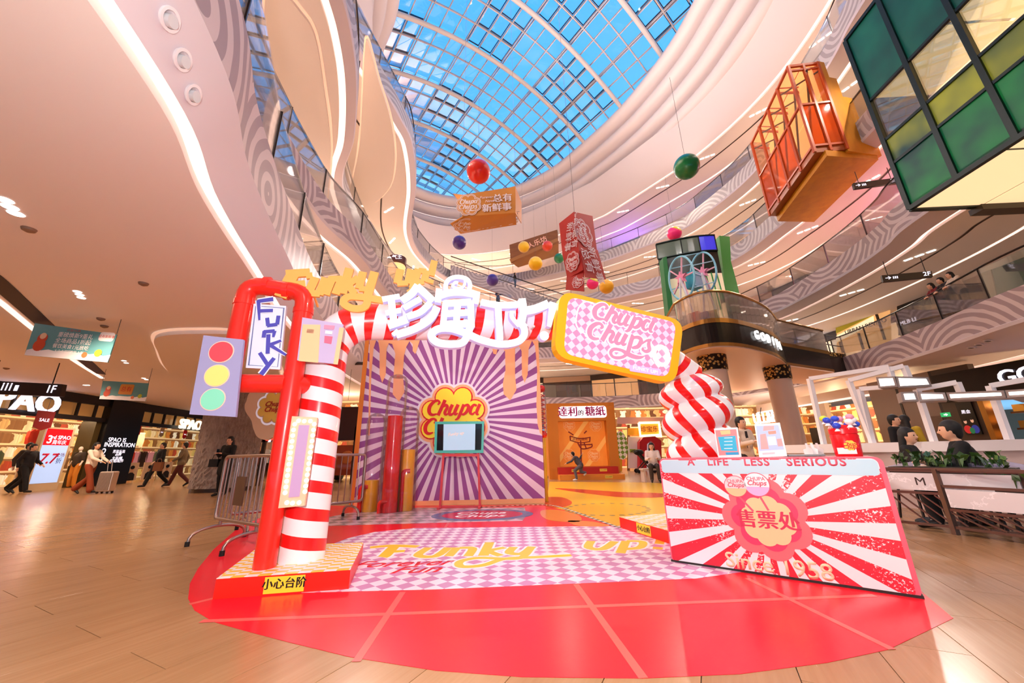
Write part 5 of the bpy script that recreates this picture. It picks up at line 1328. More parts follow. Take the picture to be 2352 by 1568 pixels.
# -- big green glass kiosk
zb, zt_ = 9.5*K, 18.0*K
P, Q, R_ = pk2(14.7,11.7), pk2(14.3,3.4), pk2(19.6,11.5); S_ = Q+(R_-P)
gk = thing('green_glass_kiosk', 'huge green glass kiosk with dark frames and cream lit underside hanging at upper right', 'kiosk', V3(P, zb))
M_gf = mat('#0E1F1A', .35, .3)
def gglass(h, e): 
    m, nt, b = nmat('green_glass_'+h, .4, .3); vec, x_, y_, z_ = uvxy(nt, 'Object'); n = noise(nt, vec, .8, 2, .5)
    c = mixc(nt, mth(nt, 'MULTIPLY', mth(nt, 'SUBTRACT', n, .3), 2.2), '#053A36', h); nt.links.new(c, b.inputs['Base Color']); nt.links.new(c, b.inputs['Emission Color']); b.inputs['Emission Strength'].default_value = e*EM  # mottled lights in the panes are put into their colour and glow
    return m
G1, G2, G3 = gglass('#158A3E', .3), gglass('#A8AC2A', .3), gglass('#07604C', .22)
M_clearg = glass_mat('pale_green_glass', '#F4FAEE', .008, .02, .0)
GF = Frame(V3(Q, 0), P-Q) if (P-Q).cross(Vector((0,0,1))).dot(-P) > 0 else Frame(V3(P, 0), Q-P)
ul = abs((P-Q).length)
def gz(x, y): return GF.px(x, y)
hz_ = [zb+.02, gz(2058,371)[1], gz(2035,321)[1], gz(2012,218)[1], zt_]
hz_[1:4] = sorted(hz_[1:4])
uP = (V3(P,0)-GF.o).dot(GF.u)
us = sorted([uP+((V3(Q,0)-GF.o).dot(GF.u)-uP)*t for t in (0, .19, .38, .57, .76, 1)])
us_p = [abs(u-uP) for u in us]
for i in range(len(us)-1):
    for j in range(4):
        z0, z1 = hz_[j], hz_[j+1]
        first_from_P = min(abs(us[i]-uP), abs(us[i+1]-uP))
        m = [G1, G2, M_clearg, G3][j]
        if j == 0 and False: m = G2
        mb = MB(); plate(mb, GF, rect(us[i], z0, us[i+1], z1), -.03, 0); build('glass_pane', mb, m, gk)
for u in us: mb = MB(); stick(mb, GF.p(u, zb), GF.p(u, zt_), .13); build('mullion', mb, M_gf, gk)
for z in hz_: mb = MB(); stick(mb, GF.p(us[0], z), GF.p(us[-1], z), .13 if z in (hz_[0], hz_[-1]) else .09); build('transom', mb, M_gf, gk)
# far end wall and back wall, lit ceiling and underside panels
for (p, q) in ((P, R_), (S_, Q)):
    mb = MB(); slab(mb, [V3(p, zb), V3(q, zb), V3(q, hz_[2]), V3(p, hz_[2])], .05); build('end_wall', mb, G3, gk)
M_cream = mat('#F8D2A0', .5, emit=1.0)
nu, nv_ = 3, 2
for i in range(nu):
    for j in range(nv_):
        a = Q.lerp(P, (i+.02)/nu); b_ = Q.lerp(P, (i+.98)/nu); dx = (R_-P)
        c1, c2 = dx*((j+.02)/nv_), dx*((j+.98)/nv_)
        for z, nm in ((zb-.02, 'underside_panel'), (hz_[3]+.1, 'ceiling_panel')):
            if nm == 'underside_panel':
                mb = MB(); slab(mb, [V3(a+c1, z), V3(b_+c1, z), V3(b_+c2, z), V3(a+c2, z)], .03); build(nm, mb, M_cream, gk, label='cream lit panel')
            else:
                mb = MB(); slab(mb, [V3(a+c1, z), V3(b_+c1, z), V3(b_+c2, z), V3(a+c2, z)], .03); build(nm, mb, M_cream, gk)
mb = MB(); slab(mb, [V3(P, zb+.08), V3(Q, zb+.08), V3(S_, zb+.08), V3(R_, zb+.08)], .1); build('floor_plate', mb, M_gf, gk)
for (p, q) in ((P, R_), (S_, Q)): mb = MB(); stick(mb, V3(p, zb), V3(q, zb), .14); build('edge_beam', mb, M_gf, gk)
mb = MB(); stick(mb, V3(P.lerp(R_,.45), zb-.15), V3(P.lerp(R_,.85), zb-.15), .35, .18); build('vent_box', mb, mat('#3A2E22', .5), gk)
mb = MB(); c = Q.lerp(P, .4)+Vector((1.6,0,0)); mb.tube([V3(c, zb+1), V3(c, zb+3.3)], .05, 6); mb.tube([V3(c, zb+3.3)+Vector((-.3,0,0)), V3(c, zb+3.3)+Vector((.3,0,0))], .04, 6); build('lamp_stand', mb, M_dark, gk)
# -- brown wooden kiosk at the far end
bk = thing('wooden_kiosk', 'brown wooden kiosk box jutting from the far upper gallery', 'kiosk', at_Y(1220,560,29))
M_bw, nt, b = nmat('brown_wood', .5); vec, x_, y_, z_ = uvxy(nt, 'Object'); nt.links.new(mixc(nt, noise(nt, mapping(nt, vec, (.4,1,3)), 2.0, 4), '#6E3C18', '#96602C'), b.inputs['Base Color'])
a1, a2, a3, a4 = at_Y(1170,562,29), at_Y(1280,527,28), at_Y(1283,553,28), at_Y(1173,602,29)
mb = MB(); slab(mb, [a1,a2,a3,a4], .3); build('front_wall', mb, M_bw, bk)
b1, b2 = at_Y(1283,586,31), at_Y(1190,614,31.5)
mb = MB(); slab(mb, [a4,a3,b1,b2], .3); build('underside', mb, mat('#A06A34', .5), bk)
fr = Frame(a4, a3-a4, a1-a4); text('lettering', '人人乐坊', fr, (a3-a4).length*.55, .7, .6, mat('#E9A98E', .4, emit=.5), bk, d=.01, th=.01)

# ================================================================ ROUND CHOCOLATE-SHOP BALCONY ON TWO COLUMNS
M_bgl = glass_mat('balcony_glass', '#F4E6DE', .16, .05, .5)
z1, z2 = 4.35, 5.35
rim = [tuple(at_z(x, y, z1))[:2] for x, y in ((1567,815),(1604,802),(1655,794),(1719,799),(1783,818),(1808,838))]
rim = cat(rim, 6); rim += [(14.9,17.0),(15.6,19.0),(13.2,23.5),(8.6,20.8),(6.9,16.6)]
gp = thing('round_balcony', 'rounded black shop balcony with gold trims standing on two columns', 'balcony', (10, 17, z1))
UP = Frame((0,0,0), (1,0,0), (0,1,0))
def ringband(mb, pts, za, zb_, out=0.0):
    n = len(pts); c = (sum(p[0] for p in pts)/n, sum(p[1] for p in pts)/n); q = [(p[0]+(p[0]-c[0])*out, p[1]+(p[1]-c[1])*out) for p in pts]
    for i in range(n):
        a, b_ = q[i], q[(i+1) % n]; mb.face([(a[0],a[1],za),(b_[0],b_[1],za),(b_[0],b_[1],zb_),(a[0],a[1],zb_)])
    return q
M_gold = mat('#B98A4A', .25, .9); M_blk = mat('#17100D', .25)
mb = MB(); ringband(mb, rim, z1+.1, z2-.14); build('black_band', mb, M_blk, gp)
for za, zb_, o_ in ((z1, z1+.12, .015), (z2-.16, z2, .012)):
    mb = MB(); q = ringband(mb, rim, za, zb_, o_); mb.face([(a, b_, za) for a, b_ in q]); mb.face([(a, b_, zb_) for a, b_ in reversed(q)]); build('gold_trim', mb, M_gold, gp)
mb = MB(); plate(mb, UP, rim, z1-.04, z1+.02); build('underside_panel', mb, mat('#E8C6B4', .5), gp, label='pale peach underside')
mb = MB(); plate(mb, UP, rim, z2-.02, z2); build('deck', mb, mat('#B39A86', .5), gp)
mt, nt, b = nmat('gold_chain_band', .3, .5, .7); vec, x_, y_, z_ = uvxy(nt, 'Object'); vo = nt.nodes.new('ShaderNodeTexVoronoi'); vo.inputs['Scale'].default_value = 9; nt.links.new(vec, vo.inputs['Vector']); nt.links.new(mixc(nt, mth(nt, 'GREATER_THAN', vo.outputs['Distance'], .42), '#C79A55', '#2A1A0E'), b.inputs['Base Color'])
# letters GODIVA round the curve
def curve_text(body, pts2d, zc, size, m, parent, off=.03, th=.05):
    n = len(body)
    for i, chx in enumerate(body):
        t = i/(n-1); a = t*(len(pts2d)-1); k = min(int(a), len(pts2d)-2); f_ = a-k
        p = Vector(pts2d[k]+(0,)).lerp(Vector(pts2d[k+1]+(0,)), f_); d = (Vector(pts2d[k+1]+(0,))-Vector(pts2d[k]+(0,))).normalized()
        fr = Frame(V3(p, zc), d); text('lettering', chx, fr, 0, 0, size, m, parent, d=off, th=th, bold=.01)
gsub = [p for p in rim[:31] if 1726 < proj((p[0], p[1], 4.9))[0] < 1791]
curve_text('GODIVA', gsub, 4.90, .46, mat('#FFFFFF', .4, emit=1.4), gp)
for i in range(0, len(rim)):
    a, b_ = rim[i], rim[(i+1) % len(rim)]; e = Vector(b_+(0,))-Vector(a+(0,))
    if e.length < .1: continue
    mb = MB(); c = (Vector(a+(0,))+Vector(b_+(0,)))/2; mb.box((c.x, c.y, z2+.5), (e.length, .02, 1.0), atan2(e.y, e.x)); build('glass_panel', mb, M_bgl, gp)
mb = MB(); mb.tube([(p[0], p[1], z2+1.02) for p in rim], .05, 8, closed=True); build('handrail', mb, M_gold, gp, smooth=True)
for (x, y) in ((1632,812),(1781,838)):
    c = at_z(x, y, z1-.04); c += Vector((c.x, c.y, 0)).normalized()*.5
    t = thing('round_column', 'pale round column with gold mosaic capital, %s of the two under the black balcony' % ('left' if x < 1700 else 'right'), 'column', (c.x, c.y, 0))
    mb = MB(); mb.lathe((c.x, c.y, 0), [(.44,0),(.44,3.75)], 32); build('shaft', mb, mat('#E3C9BC', .4), t, smooth=True)
    mb = MB(); mb.lathe((c.x, c.y, 3.75), [(.48,0),(.5,z1-.04-3.75)], 32); build('capital', mb, mt, t, smooth=True)
# black link bridge to the gallery
h1, h2 = at_z(1806,845,z1), at_z(1955,862,z1); bg = thing('link_bridge', 'black link bridge with gold mosaic edge right of the round balcony', 'bridge', h1)
mb = MB(); slab(mb, [V3(h1, z1), V3(h2, z1), V3(h2, z2-.12), V3(h1, z2-.12)], .1); build('black_band', mb, M_blk, bg)
mb = MB(); slab(mb, [V3(h1, z2-.12), V3(h2, z2-.12), V3(h2, z2+.08), V3(h1, z2+.08)], .12); build('gold_band', mb, mt, bg)
mb = MB(); slab(mb, [V3(h1, z1-.01), V3(h2, z1-.01), V3(h2+Vector((1,3,0)), z1-.01), V3(h1+Vector((1,3,0)), z1-.01)], .05); build('underside', mb, mat('#D9B8A4', .5), bg)
for zz in (.45, .95): mb = MB(); stick(mb, V3(h1, z2+zz), V3(h2, z2+zz), .035); build('rail', mb, M_dark, bg)
for k in range(5): q = h1.lerp(h2, k/4); mb = MB(); stick(mb, V3(q, z2), V3(q, z2+.98), .035); build('post', mb, M_dark, bg)
# green booth and ferris wheel on the balcony
YG = 17.6; gb = thing('green_booth', 'green curved booth with blue-lit glass top on the round balcony', 'booth', at_Y(1612,700,YG))
gfr = Frame((at_Y(1612,700,YG).x, YG, 0), (1,0,0))
q = gfr.pxs([(1540,720),(1527,585),(1562,556),(1600,545),(1652,543),(1672,700)])
gx0, gx1 = gfr.px(1530,640)[0], gfr.px(1655,640)[0]; gzt = gfr.px(1640,545)[1]; gzm = gfr.px(1640,580)[1]
arc = [(gx0+(gx1-gx0)*k/10, -.9*sin(pi*min(1, k/10*1.0+.0)*.55)-.0) for k in range(11)]
def gpt(k, z): return Vector((gfr.o.x+arc[k][0], YG+arc[k][1]*.9+.6, z))
for k in range(10):
    for z0, z1_, m, nm in ((z2, gzm-1.3, mat('#F3E2B8', .5, emit=.25), 'cream_panel'), (gzm-1.3, gzm, mat('#0C2118', .3), 'dark_panel'), (gzm, gzt, mat('#3A3FD0', .2, emit=.5) if k > 6 else mat('#5F6F60', .15), 'glass_pane')):
        mb = MB(); slab(mb, [gpt(k, z0), gpt(k+1, z0), gpt(k+1, z1_), gpt(k, z1_)], .04); build(nm, mb, m, gb)
for z in (gzm, gzt): mb = MB(); mb.tube([gpt(k, z)-Vector((0,.03,0)) for k in range(11)], .05, 6); build('curved_rail', mb, M_gf, gb)
for k in (0, 4, 7, 10): mb = MB(); stick(mb, gpt(k, gzm), gpt(k, gzt), .05); build('mullion', mb, M_gf, gb)
for k in (8, 9, 10):
    a = gpt(k, z2); mb = MB(); stick(mb, a-Vector((0,.05,0)), V3(a, gzm-1.3)-Vector((.3,.05,0)), .06, .02); build('green_stripe', mb, mat('#2E9A4A', .4), gb)
gq = [at_Y(1652,541,YG), at_Y(1676,543,YG), at_Y(1679,600,YG), at_Y(1690,640,YG), at_Y(1697,668,YG), at_Y(1702,716,YG), at_Y(1672,716,YG)]
mb = MB(); slab(mb, gq, .8); build('green_wall', mb, mat('#2F8A2C', .45), gb, label='bright green folded side wall')
gq = [at_Y(1522,592,YG), at_Y(1531,588,YG), at_Y(1548,720,YG), at_Y(1536,722,YG)]
mb = MB(); slab(mb, gq, .5); build('green_wall', mb, mat('#1F7A3C', .45), gb)
fw = thing('model_ferris_wheel', 'pale blue model ferris wheel with pink stars on the round balcony', 'ferris wheel', at_Y(1590,720,14.9))
YW = 15.0; ca_, cb2 = at_Y(1565,638,YW), at_Y(1615,626,YW+.8); M_cy = mat('#8FD4E6', .4); M_pk = mat('#F0B6C6', .4); ax_ = (cb2-ca_).normalized(); wu = Vector((0,0,1)); wv = ax_.cross(wu).normalized(); Rw = 1.02
for c in (ca_, cb2):
    mb = MB(); mb.tube([c+wu*Rw*cos(a)+wv*Rw*.62*sin(a) for a in [2*pi*k/36 for k in range(36)]], .045, 8, closed=True); build('rim', mb, M_cy, fw, smooth=True)
    for k in range(5):
        a = 2*pi*k/5+.3; mb = MB(); stick(mb, c, c+wu*Rw*cos(a)+wv*Rw*.62*sin(a), .055); build('spoke', mb, M_pk, fw)
    mb = MB(); plate(mb, Frame(c, wv, wu), [((.3 if k % 2 == 0 else .13)*sin(2*pi*k/10), (.3 if k % 2 == 0 else .13)*cos(2*pi*k/10)) for k in range(10)], -.09, .09); build('star', mb, mat('#EE8FAE', .4), fw, label='pink star hub')
    for s in (-.5, .5): mb = MB(); stick(mb, c-ax_*.1, V3(c+wv*s, z2), .07); build('leg', mb, mat('#F1EEF0', .4), fw)
for k in range(6):
    a = 2*pi*k/6+.2; o_ = wu*Rw*cos(a)+wv*Rw*.62*sin(a); mb = MB(); stick(mb, ca_+o_, cb2+o_, .04); build('crossbar', mb, M_cy, fw)
mb = MB(); m_ = (ca_+cb2)/2; mb.box(m_+Vector((0,0,-.28)), (.55,.45,.75), atan2(ax_.y, ax_.x)); build('cabin', mb, mat('#1C9CB4', .4), fw)
mb = MB(); mb.box(m_+Vector((0,0,-.05)), (.58,.48,.06), atan2(ax_.y, ax_.x)); build('cabin_sill', mb, M_cy, fw)
random.seed(5)
for i in range(9):
    h = ['#E9B9C6','#6FB3C9','#F2E9E4','#E36A3C','#8A6BA8','#F4D26A'][i % 6]; p = Vector(rim[3+i*2]+(0,))+Vector((.15,.7,0)); w = random.uniform(.25,.5)
    o = build('display_box', MB().box((p.x, p.y, z2+w/2), (w, .4, w), .2*i), mat(h, .5)); tag(o, 'box of goods in %s wrapping behind the round balcony glass' % {'#E9B9C6':'pink','#6FB3C9':'blue','#F2E9E4':'white','#E36A3C':'orange','#8A6BA8':'purple','#F4D26A':'yellow'}[h], 'box', 'boxes on the round balcony')

# ================================================================ ESCALATOR
ea_, eb_ = at_Y(1035,607,30.9), at_Y(1305,700,30.0)
es = thing('escalator', 'long escalator sloping down to the right across the far end', 'escalator', ea_)
dv = (eb_-ea_); hd = Vector((dv.x, dv.y, 0)).normalized(); nn_ = Vector((-hd.y, hd.x, 0)); L_ = dv.length; up_ = Vector((0,0,1))
for s in (0, 1.5):
    o_ = nn_*s; mb = MB(); slab(mb, [ea_+o_-up_*1.25, eb_+o_-up_*1.25, eb_+o_-up_*.05, ea_+o_-up_*.05], .08); build('flank_panel', mb, M_fasF, es, label='grey patterned side panel')
    mb = MB(); stick(mb, ea_+o_+up_*.85, eb_+o_+up_*.85, .07); build('handrail', mb, M_dark, es)
    for k in range(8):
        a, b_ = ea_.lerp(eb_, k/8)+o_, ea_.lerp(eb_, (k+.96)/8)+o_; mb = MB(); slab(mb, [a, b_, b_+up_*.8, a+up_*.8], .02); build('glass_panel', mb, M_glass, es)
mb = MB(); slab(mb, [ea_-up_*1.25, eb_-up_*1.25, eb_+nn_*1.5-up_*1.25, ea_+nn_*1.5-up_*1.25], .05); build('underside_panel', mb, mat('#E3B7A2', .5), es)
for s in (.2, 1.3): mb = MB(); stick(mb, ea_+nn_*s-up_*1.3, eb_+nn_*s-up_*1.3, .06); build('light_line', mb, M_cove, es)
for k in range(30):
    c = ea_.lerp(eb_, (k+.5)/30)+nn_*.75; mb = MB(); mb.box((c.x, c.y, c.z-.12), (.38, 1.4, .2), atan2(hd.y, hd.x)); build('step', mb, mat('#6D6764', .4, .6), es)
ez, ew = at_Y(1000,655,24), at_Y(1180,735,23)
# second flight, its underside seen through the characters
es2 = thing('escalator', 'lower escalator flank showing behind the white title', 'escalator', ez)
dv = ew-ez; hd = Vector((dv.x, dv.y, 0)).normalized(); nn_ = Vector((-hd.y, hd.x, 0))
mb = MB(); slab(mb, [ez-up_*.9, ew-up_*.9, ew, ez], .08); build('flank_panel', mb, mat('#DDB2A0', .5), es2)
mb = MB(); slab(mb, [ez-up_*.9, ew-up_*.9, ew+nn_*1.5-up_*.9, ez+nn_*1.5-up_*.9], .05); build('underside_panel', mb, mat('#E3B7A2', .5), es2)
mb = MB(); stick(mb, ez-up_*.95, ew-up_*.95, .07); build('light_line', mb, M_cove, es2)
mb = MB(); slab(mb, [ez+nn_*1.5-up_*.9, ew+nn_*1.5-up_*.9, ew+nn_*1.5, ez+nn_*1.5], .08); build('flank_panel', mb, mat('#DDB2A0', .5), es2)

# ================================================================ LEFT CEILINGS: RECESSED SHAPES, LAMPS, SLOTS
ZC = TZ[2]-1.42
def ceil_line(name, label, px, z, w, m, parent=None, closed=False, thick=.01, cats='light line'):
    pts = [at_z(x, y, z) for x, y in px]; pts2 = cat([(p.x, p.y) for p in pts], 8)
    mb = MB(); ribbon(mb, Frame((0,0,z), (1,0,0), (0,-1,0)), [(x, -y, w) for x, y in pts2], 0.002, thick, curved=False)
    return build(name, mb, m, parent)
def recess(label, px, z, dh=.12, rim_px=None):
    poly = cat([tuple(at_z(x, y, z))[:2] for x, y in px], 8, True)
    t = thing('ceiling_panel', label, 'ceiling panel', (poly[0][0], poly[0][1], z))
    fr = Frame((0,0,z), (1,0,0), (0,-1,0)); mb = MB(); plate(mb, fr, [(x, -y) for x, y in poly], .004, dh); build('dropped_panel', mb, M_ceil, t)
    mb = MB(); n = len(poly)
    c = (sum(p[0] for p in poly)/n, sum(p[1] for p in poly)/n)
    lp_ = [(x+(x-c[0])/max(hypot(x-c[0], y-c[1]), .01)*.05, y+(y-c[1])/max(hypot(x-c[0], y-c[1]), .01)*.05) for x, y in poly]
    ribbon(mb, fr, [(x, -y, .10) for x, y in lp_+[lp_[0]]], .004, .03, curved=False); build('glow_rim', mb, mat('#FFD9BD', .5, emit=.4), t)
    return t
recess('rounded ceiling panel edged by a warm glow behind the traffic-light board', [(362,765),(366,800),(385,840),(420,872),(470,900),(560,915),(640,880),(620,800),(560,762),(450,755)], ZC)
z4 = TZ[5]-1.17
recess('teardrop ceiling panel edged by a soft glow beside the skylight', [(845,90),(870,180),(895,260),(906,330),(905,390),(893,430),(860,462),(820,466),(798,452),(808,420),(826,330),(834,200),(838,120)], z4)
z3 = TZ[4]-1.17
recess('long curved ceiling panel high at left edged by a soft glow', [(610,0),(640,-30),(690,20),(725,80),(745,200),(760,330),(755,420),(745,455),(700,380),(650,270),(618,130)], z3)
slot = thing('ceiling_slot', 'dark track slot with warm light line crossing the low ceiling at left', 'ceiling slot', at_z(100,745,ZC))
ceil_line('slot', '', [(-40,620),(0,652),(100,742),(170,805),(230,858)], ZC, .28, M_groove, slot, thick=.012)
ceil_line('light_line', '', [(-40,668),(0,692),(80,757),(160,820),(235,868)], ZC, .1, M_cove, slot, thick=.02)
for i, (px, lb) in enumerate((([(11,458),(23,474),(37,489)], 'three lit oval downlights at the left edge of the low ceiling'), ([(178,669),(183,676),(187,683)], 'row of three lit downlights above the hanging banner'), ([(285,828),(290,833)], 'pair of lit downlights right of the hanging banner'), ([(330,868),(336,871)], 'pair of small downlights over the store entrance'), ([(195,884),(202,884)], 'small lit downlights beside the floor sign'))):
    t = thing('downlight', lb, 'light', at_z(*px[0], ZC), None)
    for x, y in px:
        c = at_z(x, y, ZC); rr = .055 if i else .07
        mb = MB(); mb.lathe(c-Vector((0,0,.004)), [(rr,-.006),(rr,.0)], 16); build('lens', mb, M_lamp, t)
        mb = MB(); mb.lathe(c-Vector((0,0,.004)), [(rr*1.25,-.002),(rr*1.25,.0)], 16); build('trim_ring', mb, M_white, t)
for i, (x, y) in enumerate(((67,525),(232,731),(240,748),(15,845),(330,650))):
    c = at_z(x, y, ZC); t = thing('ceiling_detector', ['dark round smoke detector below the three left downlights','slim vent slit on the low ceiling above the banner','small sprinkler head above the banner','small detector near the far left wall','faint round detector on the pale ceiling'][i], 'detector', c)
    mb = MB(); mb.lathe(c-Vector((0,0,.05)), [(.02,0),(.06,.02),(.07,.05)], 14); build('body', mb, mat('#8A6A55', .5), t, smooth=True)
# three round spotlights in the white soffit
def hit(x, y, cond=None):
    bpy.context.view_layer.update(); dg = bpy.context.evaluated_depsgraph_get(); o_ = Vector((0,0,CAM_H)); d = ray(x, y).normalized()
    for k in range(12):
        ok, loc, nr, idx, ob, mx = SC.ray_cast(dg, o_, d)
        if not ok: return None
        if cond is None or cond(ob): return loc, (nr if nr.dot(d) < 0 else -nr)
        o_ = loc+d*.01
is_sof = lambda ob: ob.name.startswith('soffit_panel')
for i, (x, y, lb) in enumerate(((385,42,'largest round adjustable spotlight in the white soffit, highest of three'),(415,135,'round adjustable spotlight in the white soffit, middle of three'),(440,215,'round adjustable spotlight in the white soffit, lowest of three'))):
    c, n_ = hit(x, y, is_sof); n_ = n_.normalized(); c = c+n_*.012
    t = thing('spotlight', lb, 'light', c, None)
    mb = MB(); mb.lathe(c, [(.075,.015),(.085,.0),(.085,-.012),(.062,-.012),(.055,.02)], 24, -n_); build('ring', mb, mat('#EFE7EA', .4), t, smooth=True)
    mb = MB(); mb.lathe(c+Vector((.015,0,-.02)), [(.045,-.02),(.045,.02)], 20, -(n_+Vector((.5,0,0))).normalized()); build('lamp_head', mb, mat('#C9C8CC', .35), t, smooth=True)
for i, (x, y) in enumerate(((2230,797),(2248,790),(2269,781))):
    c, n_ = hit(x, y, is_sof); n_ = n_.normalized(); c = c+n_*.012; t = thing('spotlight', ['round recessed spotlight in the right soffit, nearest the cafe','round recessed spotlight in the right soffit, middle of three','round recessed spotlight in the right soffit, rightmost of three'][i], 'light', c)
    mb = MB(); mb.lathe(c, [(.10,.0),(.10,-.03),(.075,-.03),(.07,.02)], 20, -n_); build('ring', mb, mat('#E8DAD6', .4), t); mb = MB(); mb.lathe(c, [(.066,-.02),(.066,.01)], 16, -n_); build('lamp_head', mb, mat('#4A4046', .4), t)

# ================================================================ HANGING SIGNS AND BANNERS
M_sb = mat('#2A1A16', .35); M_sw = mat('#F4EEFF', .4, emit=1.2)
def hsign(lab, px4, Y, body, items):
    a, b_, c, d = [at_Y(x, y, yy) for (x, y), yy in zip(px4, Y)]
    t = thing('hanging_sign', lab, 'sign', (a+c)/2)
    mb = MB(); slab(mb, [a,b_,c,d], .1); build('panel', mb, body, t)
    fr = Frame(d, c-d, a-d); w, h = (c-d).length, (a-d).length
    for s, u, sz in items: text('lettering', s, fr, w*u, h*.48, h*sz, M_sw, t, d=.003, th=.004, bold=.01)
    for k in (.12, .88):
        p = a.lerp(b_, k); mb = MB(); stick(mb, p, p+Vector((0,0,.5)), .015); build('rod', mb, M_dark, t)
    return t, fr, w, h
yy = 8.6
t, fr, w, h = hsign('dark hanging sign marked 1F with toilet symbols at far left', [(-40,873),(143,882),(137,910),(-46,903)], [yy]*4, M_sb, [('1F', .86, .8)])
for i, u in enumerate((.24, .29, .34, .40)):
    mb = MB(); plate(mb, fr, rect(w*u, h*.28, w*u+(.03 if i < 3 else .09), h*.7), .003, .007) ; build('symbol', mb, M_sw, t)
    if i < 3: mb = MB(); plate(mb, fr, disc(w*u+.015, h*.78, .02, 10), .003, .007); build('symbol', mb, M_sw, t)
def arrow(fr, u, v, s, par):
    mb = MB(); ribbon(mb, fr, [(u-s, v, s*.25),(u+s*.8, v, s*.25)], .003, .007, curved=False); ribbon(mb, fr, [(u+s*.1, v+s*.8, s*.25),(u+s, v, s*.25),(u+s*.1, v-s*.8, s*.25)], .003, .007, curved=False); build('arrow', mb, M_sw, par)
    for i in range(3): mb = MB(); plate(mb, fr, rect(u+s*(1.8+i*.7), v-s*.7, u+s*(2.2+i*.7), v+s*.5), .003, .007); build('symbol', mb, M_sw, par)
t, fr, w, h = hsign('dark hanging sign marked 2F with arrow over the right lower gallery', [(2025,632),(2140,622),(2143,635),(2029,647)], [11.5,11.0,11.0,11.5], M_sb, [('2F', .9, .8)]); arrow(fr, .14, h*.5, h*.28, t)
t, fr, w, h = hsign('dark hanging sign with arrow beside the green glass kiosk', [(1960,420),(2058,408),(2062,420),(1963,433)], [12.2,11.9,11.9,12.2], M_sb, [('3F', .93, .8)]); arrow(fr, .14, h*.5, h*.28, t)
t, fr, w, h = hsign('dark hanging sign with arrow high right between both kiosks', [(1940,165),(1990,167),(1990,180),(1943,180)], [12.6,12.4,12.4,12.6], M_sb, []); arrow(fr, .14, h*.5, h*.28, t)
# illustrated banners
def picbanner(lab, px4, Y, txt):
    a, b_, c, d = [at_Y(x, y, Y) for x, y in px4]; t = thing('hanging_banner', lab, 'banner', (a+c)/2)
    mb = MB(); slab(mb, [a,b_,c,d], .02); build('cloth', mb, mat('#5F9AA0', .5), t)
    fr = Frame(d, c-d, a-d); w, h = (c-d).length, (a-d).length
    mb = MB(); plate(mb, fr, [(0,0)]+[(w*k/12, h*(.16+.07*abs(sin(k*1.7)))) for k in range(13)]+[(w,0)], .002, .004); build('snow_print', mb, mat('#F4EDEE', .5), t)
    for i, (u, v, r, hx) in enumerate(((.12,.55,.11,'#C8452A'),(.12,.33,.13,'#D0502E'),(.12,.62,.07,'#F0C6A0'),(.85,.25,.08,'#B8C23A'),(.7,.16,.06,'#E37A4A'))):
        mb = MB(); plate(mb, fr, disc(w*u, h*v, r*h*1.4, 16), .004+.001*i, .006+.001*i); build('figure_print', mb, mat(hx, .5), t)
    if txt:
        rows = (('重磅焕新9重礼',.70,.17),('全场商品1折起',.52,.17),('餐饮美食1元放吃',.35,.15),('大众点评团购折上折',.2,.1))
        for s, v, sz in rows: text('lettering', s, fr, w*.5, h*v, h*sz, mat('#FBF4F2', .5), t, d=.006, th=.002)
        text('lettering', '11.22-11.24', fr, w*.45, h*.86, h*.09, mat('#C83A2A', .5), t, d=.006, th=.002)
    mb = MB(); plate(mb, fr, rrect(w*(.78 if txt else .36), h*(.62 if txt else .3), w*(.96 if txt else .66), h*(.9 if txt else .85), h*.08), .004, .006); build('seal_print', mb, mat('#F6EFEF' if txt else '#D9903C', .5), t)
    text('lettering', '总有新鲜事' if txt else '总有', fr, w*(.87 if txt else .51), h*(.76 if txt else .57), h*(.1 if txt else .3), mat('#C8372C', .5), t, d=.006, th=.002)
    for p in (a, b_): mb = MB(); stick(mb, p, V3(p, ZC), .008); build('cord', mb, M_wire, t)
picbanner('large teal illustrated hanging banner with white sale characters', [(80,742),(268,768),(247,832),(56,815)], 7.2, True)
picbanner('small teal hanging banner with orange characters over the dark store column', [(236,874),(341,880),(334,921),(228,916)], 11.5, False)
# ring lamp beside the wall
c = at_Y(838,842,13.5); rl = thing('ring_lamp', 'dark suspended ring lamp left of the purple wall', 'lamp', c)
mb = MB(); mb.tube([c+Vector((.55*cos(a), .55*sin(a), 0)) for a in [2*pi*k/32 for k in range(32)]], .06, 8, closed=True); build('ring', mb, mat('#4A3E3A', .4), rl, smooth=True)
for k in range(3): a = 2*pi*k/3; p = c+Vector((.55*cos(a), .55*sin(a), 0)); mb = MB(); stick(mb, p, p+Vector((0,0,-1.3)), .01); build('cord', mb, M_wire, rl)
# round restaurant sign drum on the fourth level at far left
c = at_Y(912,605,22); dm = thing('restaurant_drum', 'round lit drum of stacked paper-like bands with a dark name ring at upper left', 'lantern', c)
for i in range(7): mb = MB(); mb.lathe(c+Vector((0,0,-.2*i-.3)), [(.52-.012*i,0),(.56-.012*i,.05),(.52-.012*i,.13)], 24); build('lit_band', mb, mat('#F3C58C', .5, emit=.8), dm, smooth=True)
mb = MB(); mb.lathe(c, [(.6,-.1),(.6,.35)], 24); build('name_ring', mb, mat('#4A1E1C', .4), dm, smooth=True)
text('lettering', '人气王', Frame(c-Vector((0,.6,0)), (1,0,0)), 0, .12, .34, M_sw, dm, d=.01, th=.01)
